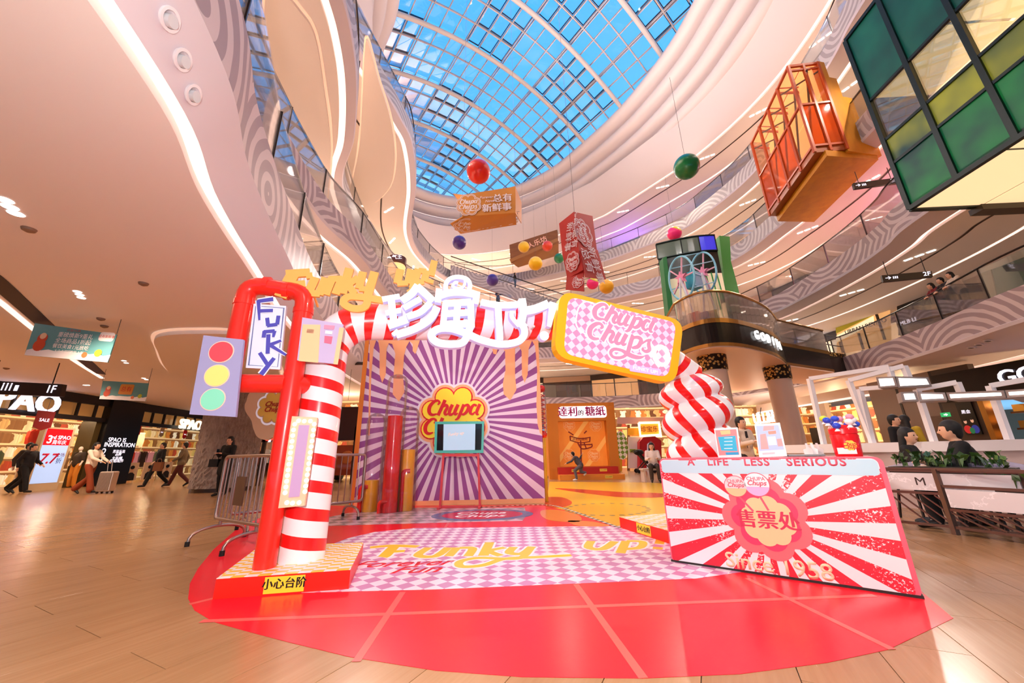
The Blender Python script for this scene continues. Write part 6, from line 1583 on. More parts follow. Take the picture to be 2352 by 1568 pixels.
# ================================================================ GROUND-FLOOR SHOPS
def wallframe(pa, pb, z):      # upright plane through two pixels whose points lie at height z
    a, b_ = at_z(*pa, z), at_z(*pb, z); return Frame((a.x, a.y, 0), Vector((b_.x-a.x, b_.y-a.y, 0)))
M_warm = mat('#F6C07A', .5, emit=.55); M_warm2 = mat('#F2A85A', .5, emit=.4); M_stdk = mat('#1B1310', .35)
m_int, nt, b = nmat('shop_interior', .6); vec, x_, y_, z_ = uvxy(nt)
cell = nt.nodes.new('ShaderNodeTexWhiteNoise'); cell.noise_dimensions = '2D'; cb_n = nt.nodes.new('ShaderNodeCombineXYZ')
nt.links.new(mth(nt, 'FLOOR', mth(nt, 'DIVIDE', mth(nt, 'ADD', x_, mth(nt, 'MULTIPLY', noise(nt, vec, 3.0, 1), .5)), .33)), cb_n.inputs[0]); nt.links.new(mth(nt, 'FLOOR', mth(nt, 'DIVIDE', y_, .62)), cb_n.inputs[1]); nt.links.new(cb_n.outputs[0], cell.inputs['Vector'])
rp_ = nt.nodes.new('ShaderNodeValToRGB'); rp_.color_ramp.interpolation = 'CONSTANT'; rp_.color_ramp.elements[0].color = lin('#8A5A2E'); rp_.color_ramp.elements[1].position = .9; rp_.color_ramp.elements[1].color = lin('#FFF3D0')
for ps_, hx in ((.2,'#E3B26A'),(.38,'#C9762E'),(.5,'#F4D9A0'),(.62,'#5E3418'),(.72,'#E8C46A'),(.82,'#B5442A')):
    e_ = rp_.color_ramp.elements.new(ps_); e_.color = lin(hx)
nt.links.new(cell.outputs['Value'], rp_.inputs[0])
shelf = mth(nt, 'LESS_THAN', mth(nt, 'FRACT', mth(nt, 'DIVIDE', y_, .62)), .14)
yf = mth(nt, 'FRACT', mth(nt, 'DIVIDE', y_, .62)); top_ = mth(nt, 'GREATER_THAN', yf, mth(nt, 'ADD', .42, mth(nt, 'MULTIPLY', cell.outputs['Value'], .5)))
wn2 = nt.nodes.new('ShaderNodeTexWhiteNoise'); wn2.noise_dimensions = '1D'; nt.links.new(mth(nt, 'FLOOR', mth(nt, 'DIVIDE', x_, .055)), wn2.inputs['W'])
top_ = mth(nt, 'GREATER_THAN', yf, mth(nt, 'ADD', .78, mth(nt, 'MULTIPLY', wn2.outputs['Value'], .12)))
c = mixc(nt, shelf, mixc(nt, top_, mixc(nt, mth(nt, 'MULTIPLY', wn2.outputs['Value'], .45), rp_.outputs[0], '#5A3A22'), '#8A5F38'), '#E9C48E'); nt.links.new(c, b.inputs['Base Color']); nt.links.new(c, b.inputs['Emission Color']); b.inputs['Emission Strength'].default_value = .3  # the shop's warm lighting is put into the shelf colours and their glow
# ---- clothing store at far left
SF = wallframe((75,893), (440,948), 3.72)
st = thing('clothing_store', 'clothing store front with dark lintel and bright warm interior at far left', 'store', SF.p(0, 0))
def prect(mb, fr, x0, y0, x1, y1, d0, d1):
    q = [fr.px(x0, y0, d1), fr.px(x1, y0, d1), fr.px(x1, y1, d1), fr.px(x0, y1, d1)]; return plate(mb, fr, q, d0, d1)
uL = SF.px(-60,1000)[0]; uR = SF.px(462,1000)[0]; vz = lambda x, y: SF.px(x, y)[1]
zl0, zl1 = 2.72, 3.80
mb = MB(); plate(mb, SF, rect(uL-1, 3.45, uR, 3.83), -.15, 0); build('lintel', mb, M_stdk, st)
mb = MB(); plate(mb, SF, rect(uL-1, 2.74, uR, 2.92), -.15, 0); build('lintel', mb, M_stdk, st)
for k in range(15):
    u = uL+(uR-uL)*k/14; mb = MB(); plate(mb, SF, rect(u-.035, 2.9, u+.035, 3.47), -.1, 0); build('transom_bar', mb, M_stdk, st)
mb = MB(); plate(mb, SF, rect(uL-1, 2.9, uR, 3.47), -.22, -.2); build('transom_glass', mb, mat('#B9884E', .15, emit=.18), st)
mb = MB(); plate(mb, SF, rect(uL-6, 0, uR+10, 3.8), -5.2, -5.0); build('rear_wall', mb, m_int, st)
mb = MB(); plate(mb, SF, rect(uL-1, 3.3, uR+.5, 3.4), -5.0, -.3); build('store_ceiling', mb, mat('#B98A5C', .5), st)
for k in range(9):
    d = -.6-.5*k; mb = MB(); plate(mb, SF, rect(uL, 3.24, uL+(uR-uL)*.55, 3.28), d, d+.09); build('ceiling_slat', mb, mat('#E9DCC8', .5, emit=.3), st)
# black pier
p0, p1 = SF.px(207,1100), SF.px(306,1100); pu0, pu1 = SF.px(232,1000)[0], SF.px(312,1000)[0]
mb = MB(); plate(mb, SF, rect(pu0, 0, pu1, 3.8), -.9, .12); build('black_pier', mb, mat('#120D0B', .3), st)
mb = MB(); plate(mb, SF, rect(SF.px(207,1040)[0], 0, pu0, 2.75), -.7, -.1); build('olive_pier', mb, mat('#4A3C1E', .4), st)
w = pu1-pu0; u = pu0+w*.42
text('lettering', 'SPAO IS', SF, u-w*.02, 1.98, w*.15, M_sw, st, d=.122, th=.004, bold=.012); text('lettering', 'INSPIRATION', SF, u+w*.1, 1.76, w*.15, M_sw, st, d=.122, th=.004, bold=.012)
for s, v, s2 in (('2', 1.42, '男装童装'), ('1', 1.12, '女装/睡衣/鞋/配件')):
    text('lettering', s, SF, u-w*.3, v, w*.26, M_sw, st, d=.122, th=.004); text('lettering', s2[:4], SF, u+w*.12, v+.04, w*.09, M_sw, st, d=.122, th=.004); text('lettering', s2[4:] or '品牌', SF, u+w*.12, v-.08, w*.09, M_sw, st, d=.122, th=.004)
a, b_ = SF.px(-62,918,.2), SF.px(150,918,.2); sp = thing('lit_store_sign', 'large glowing white letters SPAO over the store at far left', 'sign', SF.p(*b_, .2))
text('lettering', 'SPAO', SF, (a[0]+b_[0])/2, 3.2, (b_[0]-a[0])*.36, M_sw, sp, d=.12, th=.1, bold=.015, sx=1.06)
a, b_ = SF.px(418,965,.2), SF.px(466,965,.2); sp = thing('lit_store_sign', 'small glowing cream letters SPAO by the stone column', 'sign', SF.p(*b_, .2))
text('lettering', 'SPAO', SF, (a[0]+b_[0])/2, 3.0, (b_[0]-a[0])*.44, mat('#FFF2D8', .4, emit=1.2), sp, d=.12, th=.1, bold=.02)
# lit screen
scr = thing('lit_screen', 'tall lit advertising screen, red above and pale blue below, in the store entrance', 'screen', SF.p(SF.px(110,1090,.3)[0], 0, .3))
q = [SF.px(117,970,.3), SF.px(168,972,.3), SF.px(143,1088,.3), SF.px(74,1087,.3)]
u0, u1 = (q[0][0]+q[3][0])/2, (q[1][0]+q[2][0])/2; v0, v1 = .28, 2.3
mb = MB(); plate(mb, SF, rect(u0-.06, 0, u1+.1, v1+.06), .1, .28); build('cabinet', mb, mat('#D9C29C', .4), scr)
mb = MB(); plate(mb, SF, rect(u0, v0, u1, v1), .28, .29); build('display', mb, mat('#A9C4F0', .3, emit=.75), scr, label='pale blue lit screen')
mb = MB(); plate(mb, SF, rect(u0, v1-.62, u1, v1), .29, .295); build('red_field', mb, mat('#D8141C', .3, emit=.6), scr)
uc = (u0+u1)/2; w = u1-u0
text('lettering', '3', SF, u0+w*.2, v1-.42, .42, M_sw, scr, d=.295, th=.003, bold=.02); text('lettering', 'rd SPAO', SF, u0+w*.62, v1-.33, .2, M_sw, scr, d=.295, th=.003, bold=.02); text('lettering', '周年庆', SF, u0+w*.6, v1-.52, .18, M_sw, scr, d=.295, th=.003)
text('lettering', '7.7', SF, u0+w*.36, v0+.88, .52, mat('#C0162C', .4, emit=.5), scr, d=.29, th=.003, shear=.2, bold=.02); text('lettering', '全场', SF, u0+w*.8, v0+1.02, .17, mat('#7A2A5A', .4), scr, d=.29, th=.003); text('lettering', '折', SF, u0+w*.8, v0+.8, .24, mat('#2A3A8A', .4), scr, d=.29, th=.003)
def pennant(x, y, wd, hh, h, lab, d, txt=True):
    u, v = SF.px(x, y, d); t = thing('sale_pennant', lab, 'pennant', SF.p(u, v, d))
    mb = MB(); plate(mb, SF, [(u-wd/2, v+hh/2),(u-wd/2, v-hh*.32),(u, v-hh/2),(u+wd/2, v-hh*.32),(u+wd/2, v+hh/2)], d, d+.02); build('cloth', mb, mat(h, .5), t)
    text('lettering', 'SALE', SF, u, v+hh*.03, wd*.27, M_sw, t, d=d+.02, th=.003, bold=.01)
    mb = MB(); stick(mb, SF.p(u, v+hh/2, d+.01), SF.p(u, 3.4, d+.01), .01); build('cord', mb, M_wire, t)
pennant(100, 966, .62, .72, '#9A1218', 'big dark red SALE pennant before the lit screen', .45)
pennant(317, 987, .3, .62, '#C8161C', 'red SALE pennant right of the black pier', -.4); pennant(371, 993, .3, .5, '#8F857E', 'grey SALE pennant between the red ones', -.8); pennant(424, 998, .3, .5, '#B4141C', 'dark red SALE pennant nearest the stone column', -.6)
# racks, garments, mannequins
random.seed(21)
cols = {'#E9C93A':'yellow','#F2E4C4':'cream','#C83A2A':'red','#3A2A22':'dark brown','#E88A3A':'orange','#D9A97A':'tan','#EDB6BE':'pink','#6E7A5A':'olive'}
glist = list(cols)
def rack(u0, u1, z, d, lab, n):
    t = thing('clothes_rack', lab, 'rack', SF.p((u0+u1)/2, 0, d), None)
    for u in (u0, u1): mb = MB(); stick(mb, SF.p(u, 0, d), SF.p(u, z, d), .04); build('upright', mb, mat('#D9CDBA', .4), t)
    mb = MB(); stick(mb, SF.p(u0, z, d), SF.p(u1, z, d), .035); build('rail', mb, mat('#D9CDBA', .4), t)
    hc = random.choice(glist)
    for i in range(n):
        if i % 3 == 0: hc = random.choice(glist)
        u = u0+(u1-u0)*(i+.6)/(n+.2); l = random.uniform(.6, .85); mb = MB()
        plate(mb, SF, [(u-.02, z-.03),(u+.02, z-.03),(u+.13, z-.12),(u+.15, z-.35),(u+.11, z-l),(u-.11, z-l),(u-.15, z-.35),(u-.13, z-.12)], d-.06, d+.06)
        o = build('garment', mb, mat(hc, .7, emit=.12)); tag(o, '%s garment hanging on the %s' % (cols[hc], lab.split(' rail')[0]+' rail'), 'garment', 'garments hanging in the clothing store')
uu = lambda x: SF.px(x, 1060)[0]
rack(uu(312), uu(358), 1.55, -1.2, 'store rail right of the black pier', 9); rack(uu(362), uu(425), 1.55, -1.4, 'store rail behind the two standing shoppers', 12)
rack(uu(310), uu(420), 2.5, -2.4, 'high store rail on the right', 14)
rack(uu(-10), uu(50), 1.5, -.8, 'store rail at the far left edge', 10); rack(uu(150), uu(205), 1.6, -1.0, 'store rail between screen and black pier', 9); rack(uu(148), uu(204), 2.4, -1.6, 'high store rail beside the screen', 8)
for i in range(5):
    u0_ = uu(310)+(uu(440)-uu(310))*i/5; mb = MB(); plate(mb, SF, rect(u0_, 1.9, u0_+(uu(440)-uu(310))/5-.08, 2.65), -2.9, -2.85); o = build('wall_poster', mb, mat(['#F1D9B8','#E9C8A0','#F4E4D0','#E6B98C','#F0DCC0'][i], .5, emit=.6)); tag(o, 'backlit %s wall poster high in the store, position %s from the pier' % (['cream','tan','ivory','orange-tan','sand'][i], ['first','second','third','fourth','fifth'][i]), 'poster', 'lit wall posters in the clothing store')
for x in (312, 352, 392):
    u0_ = uu(x)-.1; mb = MB(); plate(mb, SF, rect(u0_, .1, u0_+.75, .95), -.35, -.3); t = thing('low_poster', 'framed low portrait poster of a dark-haired model in the store window, %s from the pier' % {312:'first',352:'second',392:'third'}[x], 'poster', SF.p(u0_, .1, -.3)); build('panel', mb, mat('#C9A27C', .5, emit=.15), t)
    mb = MB(); plate(mb, SF, [(u0_+.15,.1),(u0_+.62,.1),(u0_+.6,.38),(u0_+.46,.48),(u0_+.3,.48),(u0_+.17,.38)], -.3, -.296); build('jacket_print', mb, mat('#2A2220', .5), t)
    mb = MB(); plate(mb, SF, disc(u0_+.38, .62, .11, 16, .14), -.296, -.292); build('face_print', mb, mat('#D9A888', .5), t)
    mb = MB(); plate(mb, SF, disc(u0_+.38, .72, .13, 16, .09), -.292, -.288); build('hair_print', mb, mat('#1B1512', .5), t)
for k in range(6): 
    q = SF.p(uL+(uR-uL)*(k+.5)/6, 3.15, -1.6); lamp('POINT', q, 55, (1,.72,.42), .12, name='store_lamp')
for k in range(10):
    q = SF.p(uL+(uR-uL)*(k+.4)/10, 3.2, -.9-(k % 3)*.8); o = build('store_spot', MB().ball(q, .06, 10, 6), mat('#FFF0D0', .4, emit=8)); tag(o, 'small bright spot lamp under the store ceiling', 'lamp', 'store ceiling spots')

# ---- denim shop front and cloud sign behind the gate
Y2 = 15.5; DF = Frame((at_Y(540,1050,Y2).x, Y2, 0), (1,0,0))
ds = thing('denim_shop', 'dark shop front with white lettering behind the red pipe frame', 'shop', DF.p(1.5, 0))
u0, u1 = DF.px(525,1000)[0], DF.px(860,1000)[0]
mb = MB(); plate(mb, DF, rect(u0, 0, u1, 3.8), -4.0, -3.9); build('rear_wall', mb, m_int, ds)
mb = MB(); plate(mb, DF, rect(u0, DF.px(600,1015)[1], u1, 3.0), -.2, 0); build('lintel', mb, mat('#3A1A14', .4), ds)
for x in (540, 600, 660, 760, 812): u = DF.px(x, 1050)[0]; mb = MB(); plate(mb, DF, rect(u-.06, 0, u+.06, 2.2), -.1, 0); build('mullion', mb, mat('#2A1A14', .4), ds)
sx_ = DF.px(605,996)
sg_ = thing('lit_store_sign', 'white superdry lettering with red ring mark below the cloud sign', 'sign', DF.p(*sx_, .1))
text('lettering', 'superdry', DF, DF.px(583,996)[0], DF.px(583,996)[1], .62, M_sw, sg_, d=.05, th=.05, bold=.02, sx=.82)
c = DF.px(622,996); mb = MB(); ribbon(mb, DF, [(c[0]+.24*cos(a), c[1]+.26*sin(a), .05) for a in [2*pi*k/20 for k in range(21)]], .05, .09, curved=False); build('ring', mb, mat('#F04A3A', .4, emit=1), sg_); text('lettering', 'R', DF, c[0], c[1], .36, mat('#F04A3A', .4, emit=1), sg_, d=.05, th=.04)
for k in range(4): lamp('POINT', DF.p(u0+(u1-u0)*(k+.5)/4, 3.2, -1.8), 30, (1,.7,.45), .1, name='shop_lamp')
random.seed(9)
for k in range(12):
    u = DF.px(556+k*8.2, 1040)[0]; z = random.uniform(.5, 1.5); hx = random.choice(['#E9C9A0','#7A3A2A','#C87A3A','#F0E2D0','#3A4A5A']); mb = MB(); plate(mb, DF, [(u-.12,z),(u+.12,z),(u+.15,z+.35),(u+.06,z+.55),(u-.06,z+.55),(u-.15,z+.35)], -1.0, -.85)
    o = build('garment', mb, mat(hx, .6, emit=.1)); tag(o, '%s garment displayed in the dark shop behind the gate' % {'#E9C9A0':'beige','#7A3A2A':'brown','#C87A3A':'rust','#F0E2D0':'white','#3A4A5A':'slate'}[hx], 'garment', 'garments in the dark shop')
Yc = 11.0; cfm = Frame((0, Yc, 0), (1,0,0)); cs = thing('cloud_sign', 'beige cloud-shaped sign board with small scalloped badge behind the red pipe frame', 'sign', at_Y(627,950,Yc))
pts = [(566,920),(572,903),(588,896),(610,893),(640,893),(668,895),(686,902),(692,915),(694,930),(690,945),(683,955),(676,985),(662,1003),(640,1008),(626,1004),(612,1010),(592,1004),(582,985),(577,965),(564,945),(562,930)]
pp_ = cat([cfm.px(*p) for p in pts], 4, True)
mb = MB(); plate(mb, cfm, pp_, -.1, 0); build('board', mb, mat('#EACDB0', .5), cs)
c = cfm.px(630,935); r = abs(cfm.px(672,935)[0]-c[0])
logo(cfm, c[0], c[1], r, cs, [(0, mat('#E6E3F6', .4, emit=.3)),(.1, mat('#EACDB0', .5)),(.22, mat('#F2DCC6', .5)),(.42, mat('#F6D86A', .5))], M_ink, d=0, th=.01, strokes=False)
for s, dv_ in (('Chupa', .09),('Chups', -.07)): text('lettering', s, cfm, c[0], c[1]+dv_, .2, mat('#C23A2A', .4), cs, d=.045, th=.01, shear=.3, bold=.02)
for x in (600, 660): p = at_Y(x, 895, Yc); mb = MB(); stick(mb, p, V3(p, ZC), .02); build('rod', mb, M_wire, cs)
# ---- orange toy-like vehicle
vp0 = at_z(790,1108,0); vh = thing('toy_truck', 'orange rounded toy truck parked behind the gate left of the purple wall', 'vehicle', vp0)
M_veh = mat('#C25A1E', .3, coat=.4); VX = Vector((1,0,0)); c = vp0+Vector((-.1,.9,0))
body = [(-1.15,.35),(1.25,.35),(1.3,.75),(1.2,1.35),(.95,1.5),(-.85,1.5),(-1.1,1.3),(-1.2,.75)]
mb = MB(); plate(mb, Frame(c-Vector((0,.6,0)), VX), body, -1.6, 0); build('body', mb, M_veh, vh)
mb = MB(); plate(mb, Frame(c-Vector((0,.6,0)), VX), rrect(-1.25,.28,1.3,.52,.08), 0, .12); build('bumper', mb, mat('#9A3A16', .35), vh)
for u in (-.8, .0, .8): mb = MB(); mb.lathe(c+Vector((u*.85,-.6,1.0)), [(.26,0),(.26,.06),(.2,.08)], 20, Vector((0,-1,0))); build('headlamp', mb, mat('#D98244', .3), vh, smooth=True)
for u in (-.95, 1.0):
    for dy in (-.4, .9): mb = MB(); mb.lathe(c+Vector((u-.12, dy, .3)), [(.3,0),(.3,.24)], 20, VX); w_ = build('wheel', mb, mat('#15110F', .5), vh, smooth=True); mb = MB(); mb.lathe(c+Vector((u-.14, dy, .3)), [(.12,0),(.12,.28)], 14, VX); build('hub', mb, mat('#6A5A50', .4), w_)
# ---- far centre: passage with signs, arch door, panels
Y5 = 21.0; F5 = Frame((at_Y(1420,1100,Y5).x, Y5, 0), (1,0,0))
far = thing('pop_up_stand', 'far pop-up stand with red arch door, yellow signs and checked oval', 'stand', F5.p(1.5, 0))
def fr_rect(nm, x0, y0, x1, y1, d, h, e=0, th=.05): mb = MB(); prect(mb, F5, x0, y0, x1, y1, d-th, d); return build(nm, mb, mat(h, .5, emit=e), far)
fr_rect('yellow_fascia', 1443, 983, 1485, 999, 0, '#F0A020', .2); fr_rect('lit_sign', 1468, 972, 1516, 999, .12, '#F6A233', .5)
mb = MB(); a, b_ = F5.px(1467,971,.16), F5.px(1517,1000,.16); ribbon(mb, F5, [(a[0],a[1],.12),(b_[0],a[1],.12),(b_[0],b_[1],.12),(a[0],b_[1],.12),(a[0],a[1],.12)], .16, .22, curved=False); build('bulb_border', mb, mat('#FFF3B0', .4, emit=2), far)
text('lettering', '珍宝乐园', F5, F5.px(1497,986)[0], F5.px(1497,986)[1], .34, mat('#A8401A', .4), far, d=.13, th=.01)
fr_rect('white_panel', 1444, 1003, 1470, 1075, -.1, '#EDE3E0'); fr_rect('green_strip', 1447, 1031, 1470, 1038, -.04, '#8CAA3A')
mb = MB(); plate(mb, F5, [F5.px(*p) for p in [(1465,1080),(1465,1015),(1474,1004),(1500,1002),(1514,1012),(1516,1080),(1500,1080),(1499,1020),(1490,1012),(1482,1020),(1481,1080)]], -.3, .3); build('arch_door', mb, mat('#B41820', .4), far, label='red arched door surround')
mb = MB(); prect(mb, F5, 1480, 1010, 1500, 1080, -.4, -.35); build('arch_inside', mb, mat('#F4E6EE', .4, emit=.3), far)
mb = MB(); c = F5.px(1426,1022); plate(mb, F5, disc(c[0], c[1], .36, 24, .75), 0, .05); build('checked_oval', mb, checker_mat('green_check', .17, .17, '#F2F0E0', '#7DA03A', rot=radians(45)), far)
fr_rect('yellow_post', 1421, 1025, 1429, 1092, .02, '#D9A21E'); fr_rect('brown_post', 1441, 975, 1447, 1085, -.4, '#7A5236')
Mfar = MB(); plate(Mfar, F5, rect(-3, 0, 16, 3.83), -4.5, -4.4); w_ = build('wall_far', Mfar, m_int, None, kind='structure')
for k in range(5): lamp('POINT', F5.p(1+k*2.2, 3.0, -2.0), 40, (1,.74,.5), .1, name='shop_lamp')
fr_rect('pink_fascia', 1418, 958, 1530, 973, -.2, '#D9A9A0')
# stroller
sc_ = at_z(1482,1086,0); sc_ = Vector((sc_.x, sc_.y, 0)); s_t = thing('stroller', 'folded-back black pushchair before the red arch door', 'pushchair', sc_)
k_ = 1.0
for a, b_, w in (((-.35,0,.1),(.3,0,1.05),.04),((.35,0,.1),(-.1,0,.55),.04),((.3,0,1.05),(.5,0,1.0),.04)): 
    for dy in (-.2,.2): mb = MB(); stick(mb, sc_+Vector((-a[0],dy,a[2])), sc_+Vector((-b_[0],dy,b_[2])), w); build('frame_bar', mb, M_dark, s_t)
mb = MB(); slab(mb, [sc_+Vector(p) for p in ((-.35,-.2,.98),(.12,-.2,.42),(.12,.2,.42),(-.35,.2,.98))], .08); slab(mb, [sc_+Vector(p) for p in ((.12,-.2,.42),(.45,-.2,.36),(.45,.2,.36),(.12,.2,.42))], .08); build('seat', mb, mat('#15120F', .6), s_t)
mb = MB(); mb.ball(sc_+Vector((-.2,0,.95)), .24, 14, 8, (1,.9,.6)); build('hood', mb, mat('#1B1714', .6), s_t, smooth='all')
for dx in (-.35, .38):
    for dy in (-.22,.22): mb = MB(); mb.lathe(sc_+Vector((dx,dy,.1)), [(.1,-.02),(.1,.02)], 14, Vector((0,1,0))); build('wheel', mb, mat('#100D0C', .6), s_t)

# ---- right-hand ground floor
R1 = wallframe((1690,948), (2352,832), 3.55)
rs = thing('glazed_store', 'wide glazed store front with warm interior behind the white frames on the right', 'store', R1.p(3, 0))
def rx(x, y=1000): return R1.px(x, y)[0]
ua, ub = rx(1640), rx(2110)
mb = MB(); plate(mb, R1, rect(ua-3, 0, ub-.5, 3.4), -3.4, -3.3); build('rear_wall', mb, m_int, rs)
mb = MB(); plate(mb, R1, rect(ua-6, 3.35, ub, 3.8), -.15, 0); build('lintel', mb, mat('#D9C3B4', .4), rs)
mb = MB(); plate(mb, R1, rect(ua, 3.27, ub, 3.35), -.1, .04); build('light_line', mb, mat('#F6E9E4', .4, emit=.8), rs)
for x, wd, h in ((1700,.28,'#8A6A56'),(1815,.2,'#E3D6CC'),(1900,.25,'#BFA68E'),(1990,.2,'#D9C8BA')): u = rx(x); mb = MB(); plate(mb, R1, rect(u-wd, 0, u+wd, 3.35), -.3, -.05); build('pier', mb, mat(h, .4), rs)
for x0, x1, y0 in ((1828,1852,978),(1862,1880,975)): mb = MB(); q0, q1 = rx(x0), rx(x1); plate(mb, R1, rect(q0, 0, q1, 2.1), -1.0, -.9); build('dark_panel', mb, mat('#1C1512', .3), rs)
for k in range(12):
    q = R1.p(ua+(ub-ua)*((k*.618) % 1), 2.3+((k*.37) % 1)*.9, -1.2-((k*.53) % 1)*2.4); o = build('store_spot', MB().ball(q, .05, 8, 6), mat('#FFEBC4', .4, emit=8)); tag(o, 'small bright spot lamp inside the right-hand store', 'lamp', 'spots in the right-hand store')
for k in range(4): lamp('POINT', R1.p(ua+(ub-ua)*(k+.5)/4, 3.0, -2.0), 80, (1,.68,.38), .12, name='store_lamp')
a = R1.px(1743,962,.3); sg_ = thing('lit_store_sign', 'glowing white PULL&BEAR letters hanging left of the right column', 'sign', R1.p(*a, .3))
text('lettering', 'PULL&BEAR', R1, R1.px(1770,962,.3)[0], a[1], .95, M_sw, sg_, d=.3, th=.08, bold=.015, sx=.8)
for dx in (-1, 1): u_b = R1.px(1770,962,.3)[0]+dx; mb = MB(); stick(mb, R1.p(u_b, a[1], .33), R1.p(u_b, 3.6, .05), .03); build('bracket', mb, M_dark, sg_)
bw = thing('brown_wall_panel', 'tall brown stone wall with dark recess between the store and the chocolate shop', 'wall panel', R1.p(rx(2110), 0))
ue = rx(2560)
mb = MB(); plate(mb, R1, rect(rx(2030), 0, rx(2200), 3.83), -.4, .1); build('stone_slab', mb, mat('#8A7160', .35), bw)
for x0, x1, h in ((2096,2101,'#2A1E1A'),(2188,2196,'#2A1E1A'),(2196,2292,'#4A382C')): mb = MB(); plate(mb, R1, rect(rx(x0), 0, rx(x1), 3.83), -.1, .12+(.02 if x0 == 2196 else 0)); build('dark_strip', mb, mat(h, .35), bw)
mb = MB(); plate(mb, R1, rect(rx(2150), 0, rx(2186), 2.1), .1, .13); build('service_door', mb, mat('#6A5040', .4), bw)
ex = thing('exit_light', 'small green glowing exit light on the brown wall', 'sign', R1.p(rx(2173), 2.4, .14)); c = R1.px(2173,952,.13); mb = MB(); plate(mb, R1, rect(c[0]-.16, c[1]-.08, c[0]+.16, c[1]+.08), .13, .16); build('panel', mb, mat('#1FA05A', .4, emit=1.0), ex)
mb = MB(); plate(mb, R1, [(c[0]-.05,c[1]-.02),(c[0]+.02,c[1]-.02),(c[0]+.02,c[1]-.05),(c[0]+.09,c[1]),(c[0]+.02,c[1]+.05),(c[0]+.02,c[1]+.02),(c[0]-.05,c[1]+.02)], .16, .165); build('arrow', mb, M_sw, ex)
ps = thing('lit_poster', 'dark lit poster with two figures in red and blue left of the chocolate shop', 'poster', R1.p(rx(2250), 1.2, .2))
u0, u1 = rx(2232), rx(2270); v1, v0 = R1.px(2240,922)[1], R1.px(2260,997)[1]
mb = MB(); plate(mb, R1, rect(u0, v0, u1, v1), .14, .2); build('panel', mb, mat('#17130F', .3), ps)
w, h = u1-u0, v1-v0; text('lettering', '黑金', R1, (u0+u1)/2, v1-h*.3, w*.3, M_sw, ps, d=.2, th=.004)
for i, (u, v, rx_, ry_, hx) in enumerate(((.25,.12,.24,.16,'#C8282A'),(.72,.12,.24,.16,'#2A3A9A'),(.5,.08,.16,.12,'#1F7A4A'),(.25,.36,.1,.08,'#E9B99A'),(.7,.38,.1,.08,'#E9B99A'),(.7,.44,.11,.05,'#1A1412'),(.25,.42,.11,.05,'#1A1412'))):
    mb = MB(); plate(mb, R1, disc(u0+w*u, v0+h*v+.05, w*rx_, 14, h*ry_*.8), .2+.002*i, .204+.002*i); build('figure_print', mb, mat(hx, .4, emit=.4), ps)
gs = thing('chocolate_shop', 'chocolate shop front with black fascia and gold frame at right edge', 'shop', R1.p(rx(2330), 0, .1))
mb = MB(); plate(mb, R1, rect(rx(2205), 2.55, ue, 3.6), .1, .35); build('fascia', mb, M_blk, gs)
mb = MB(); plate(mb, R1, rect(rx(2292), 0, rx(2306), 2.6), .0, .3); build('gold_frame', mb, M_gold, gs)
mb = MB(); plate(mb, R1, rect(rx(2306), 0, ue, 2.6), -2, -1.9); build('rear_wall', mb, mat('#C98F4A', .5, emit=.5), gs)  # wall given a glow of its own to stand for the lit shop
for k in range(3):
    mb = MB(); plate(mb, R1, rect(rx(2310), .9+k*.55, ue, .96+k*.55), -1.0, -.5); build('shelf', mb, mat('#5A3418', .4), gs)
    for j in range(5): mb = MB(); u = rx(2312)+(ue-rx(2312))*j/5; plate(mb, R1, rect(u, .96+k*.55, u+.3, 1.2+k*.55), -.9, -.6); o = build('chocolate_box', mb, mat(['#B8863A','#7A2A1A','#E0B06A'][j % 3], .4)); tag(o, '%s chocolate box on a shelf of the shop at the right edge' % ['gold','dark red','tan'][j % 3], 'box', 'chocolate boxes on the shelves')
c = R1.px(2350,854,.35); sg_ = thing('lit_store_sign', 'white GODIVA letters on the black fascia at the right edge', 'sign', R1.p(*c, .36)); text('lettering', 'GODIVA', R1, R1.px(2297,854,.36)[0]+1.15, c[1]-.1, .66, M_sw, sg_, d=.36, th=.05, bold=.012)
for k in range(2): lamp('POINT', R1.p(rx(2330)+k*2, 2.3, -.8), 40, (1,.7,.4), .1, name='shop_lamp')

# ---- cafe in front: low white wall, frames, light boxes
p1, p2 = at_Y(1868,1023,7.6), at_Y(2400,1010,5.6); LWF = Frame((p1.x, p1.y, 0), Vector((p2.x-p1.x, p2.y-p1.y, 0)))
lw = thing('cafe_wall', 'low pale wall with white ledge behind the cafe tables', 'wall', LWF.p(1, 0)); zt = 1.06; L_ = (Vector((p2.x,p2.y,0))-Vector((p1.x,p1.y,0))).length
mb = MB(); plate(mb, LWF, rect(-.6, 0, L_+1, zt-.16), -.12, 0); build('panel', mb, mat('#CDB4AE', .5), lw)
mb = MB(); plate(mb, LWF, rect(-.6, zt-.16, L_+1, zt), -.3, .05); build('ledge', mb, mat('#F2E6E4', .4), lw)
def wframe(lab, pts, closed=False):
    t = thing('white_frame', lab, 'frame', LWF.p(LWF.px(*pts[0])[0], zt), 'white portal frames over the cafe')
    q = [LWF.px(*p) for p in pts]; q[0] = (q[0][0], zt); 
    if len(q) > 3: q[-1] = (q[-1][0], max(q[-1][1], zt))
    for a, b_ in zip(q[:-1], q[1:]): mb = MB(); stick(mb, LWF.p(*a, -.12), LWF.p(*b_, -.12), .075); build('bar', mb, mat('#F4EDEE', .35), t)
wframe('tallest white frame, its post left of the sweet tub', [(1890,1022),(1856,868),(2040,840),(2050,875)])
wframe('second white frame behind the first, ending over the short light box', [(2004,1020),(1947,872),(2075,838),(2088,870)])
wframe('third low white frame right of the sweet tub', [(2003,1021),(1972,892),(2120,880)])
wframe('white frame between the light boxes and the brown wall', [(2146,1017),(2105,893),(2198,876),(2210,905)])
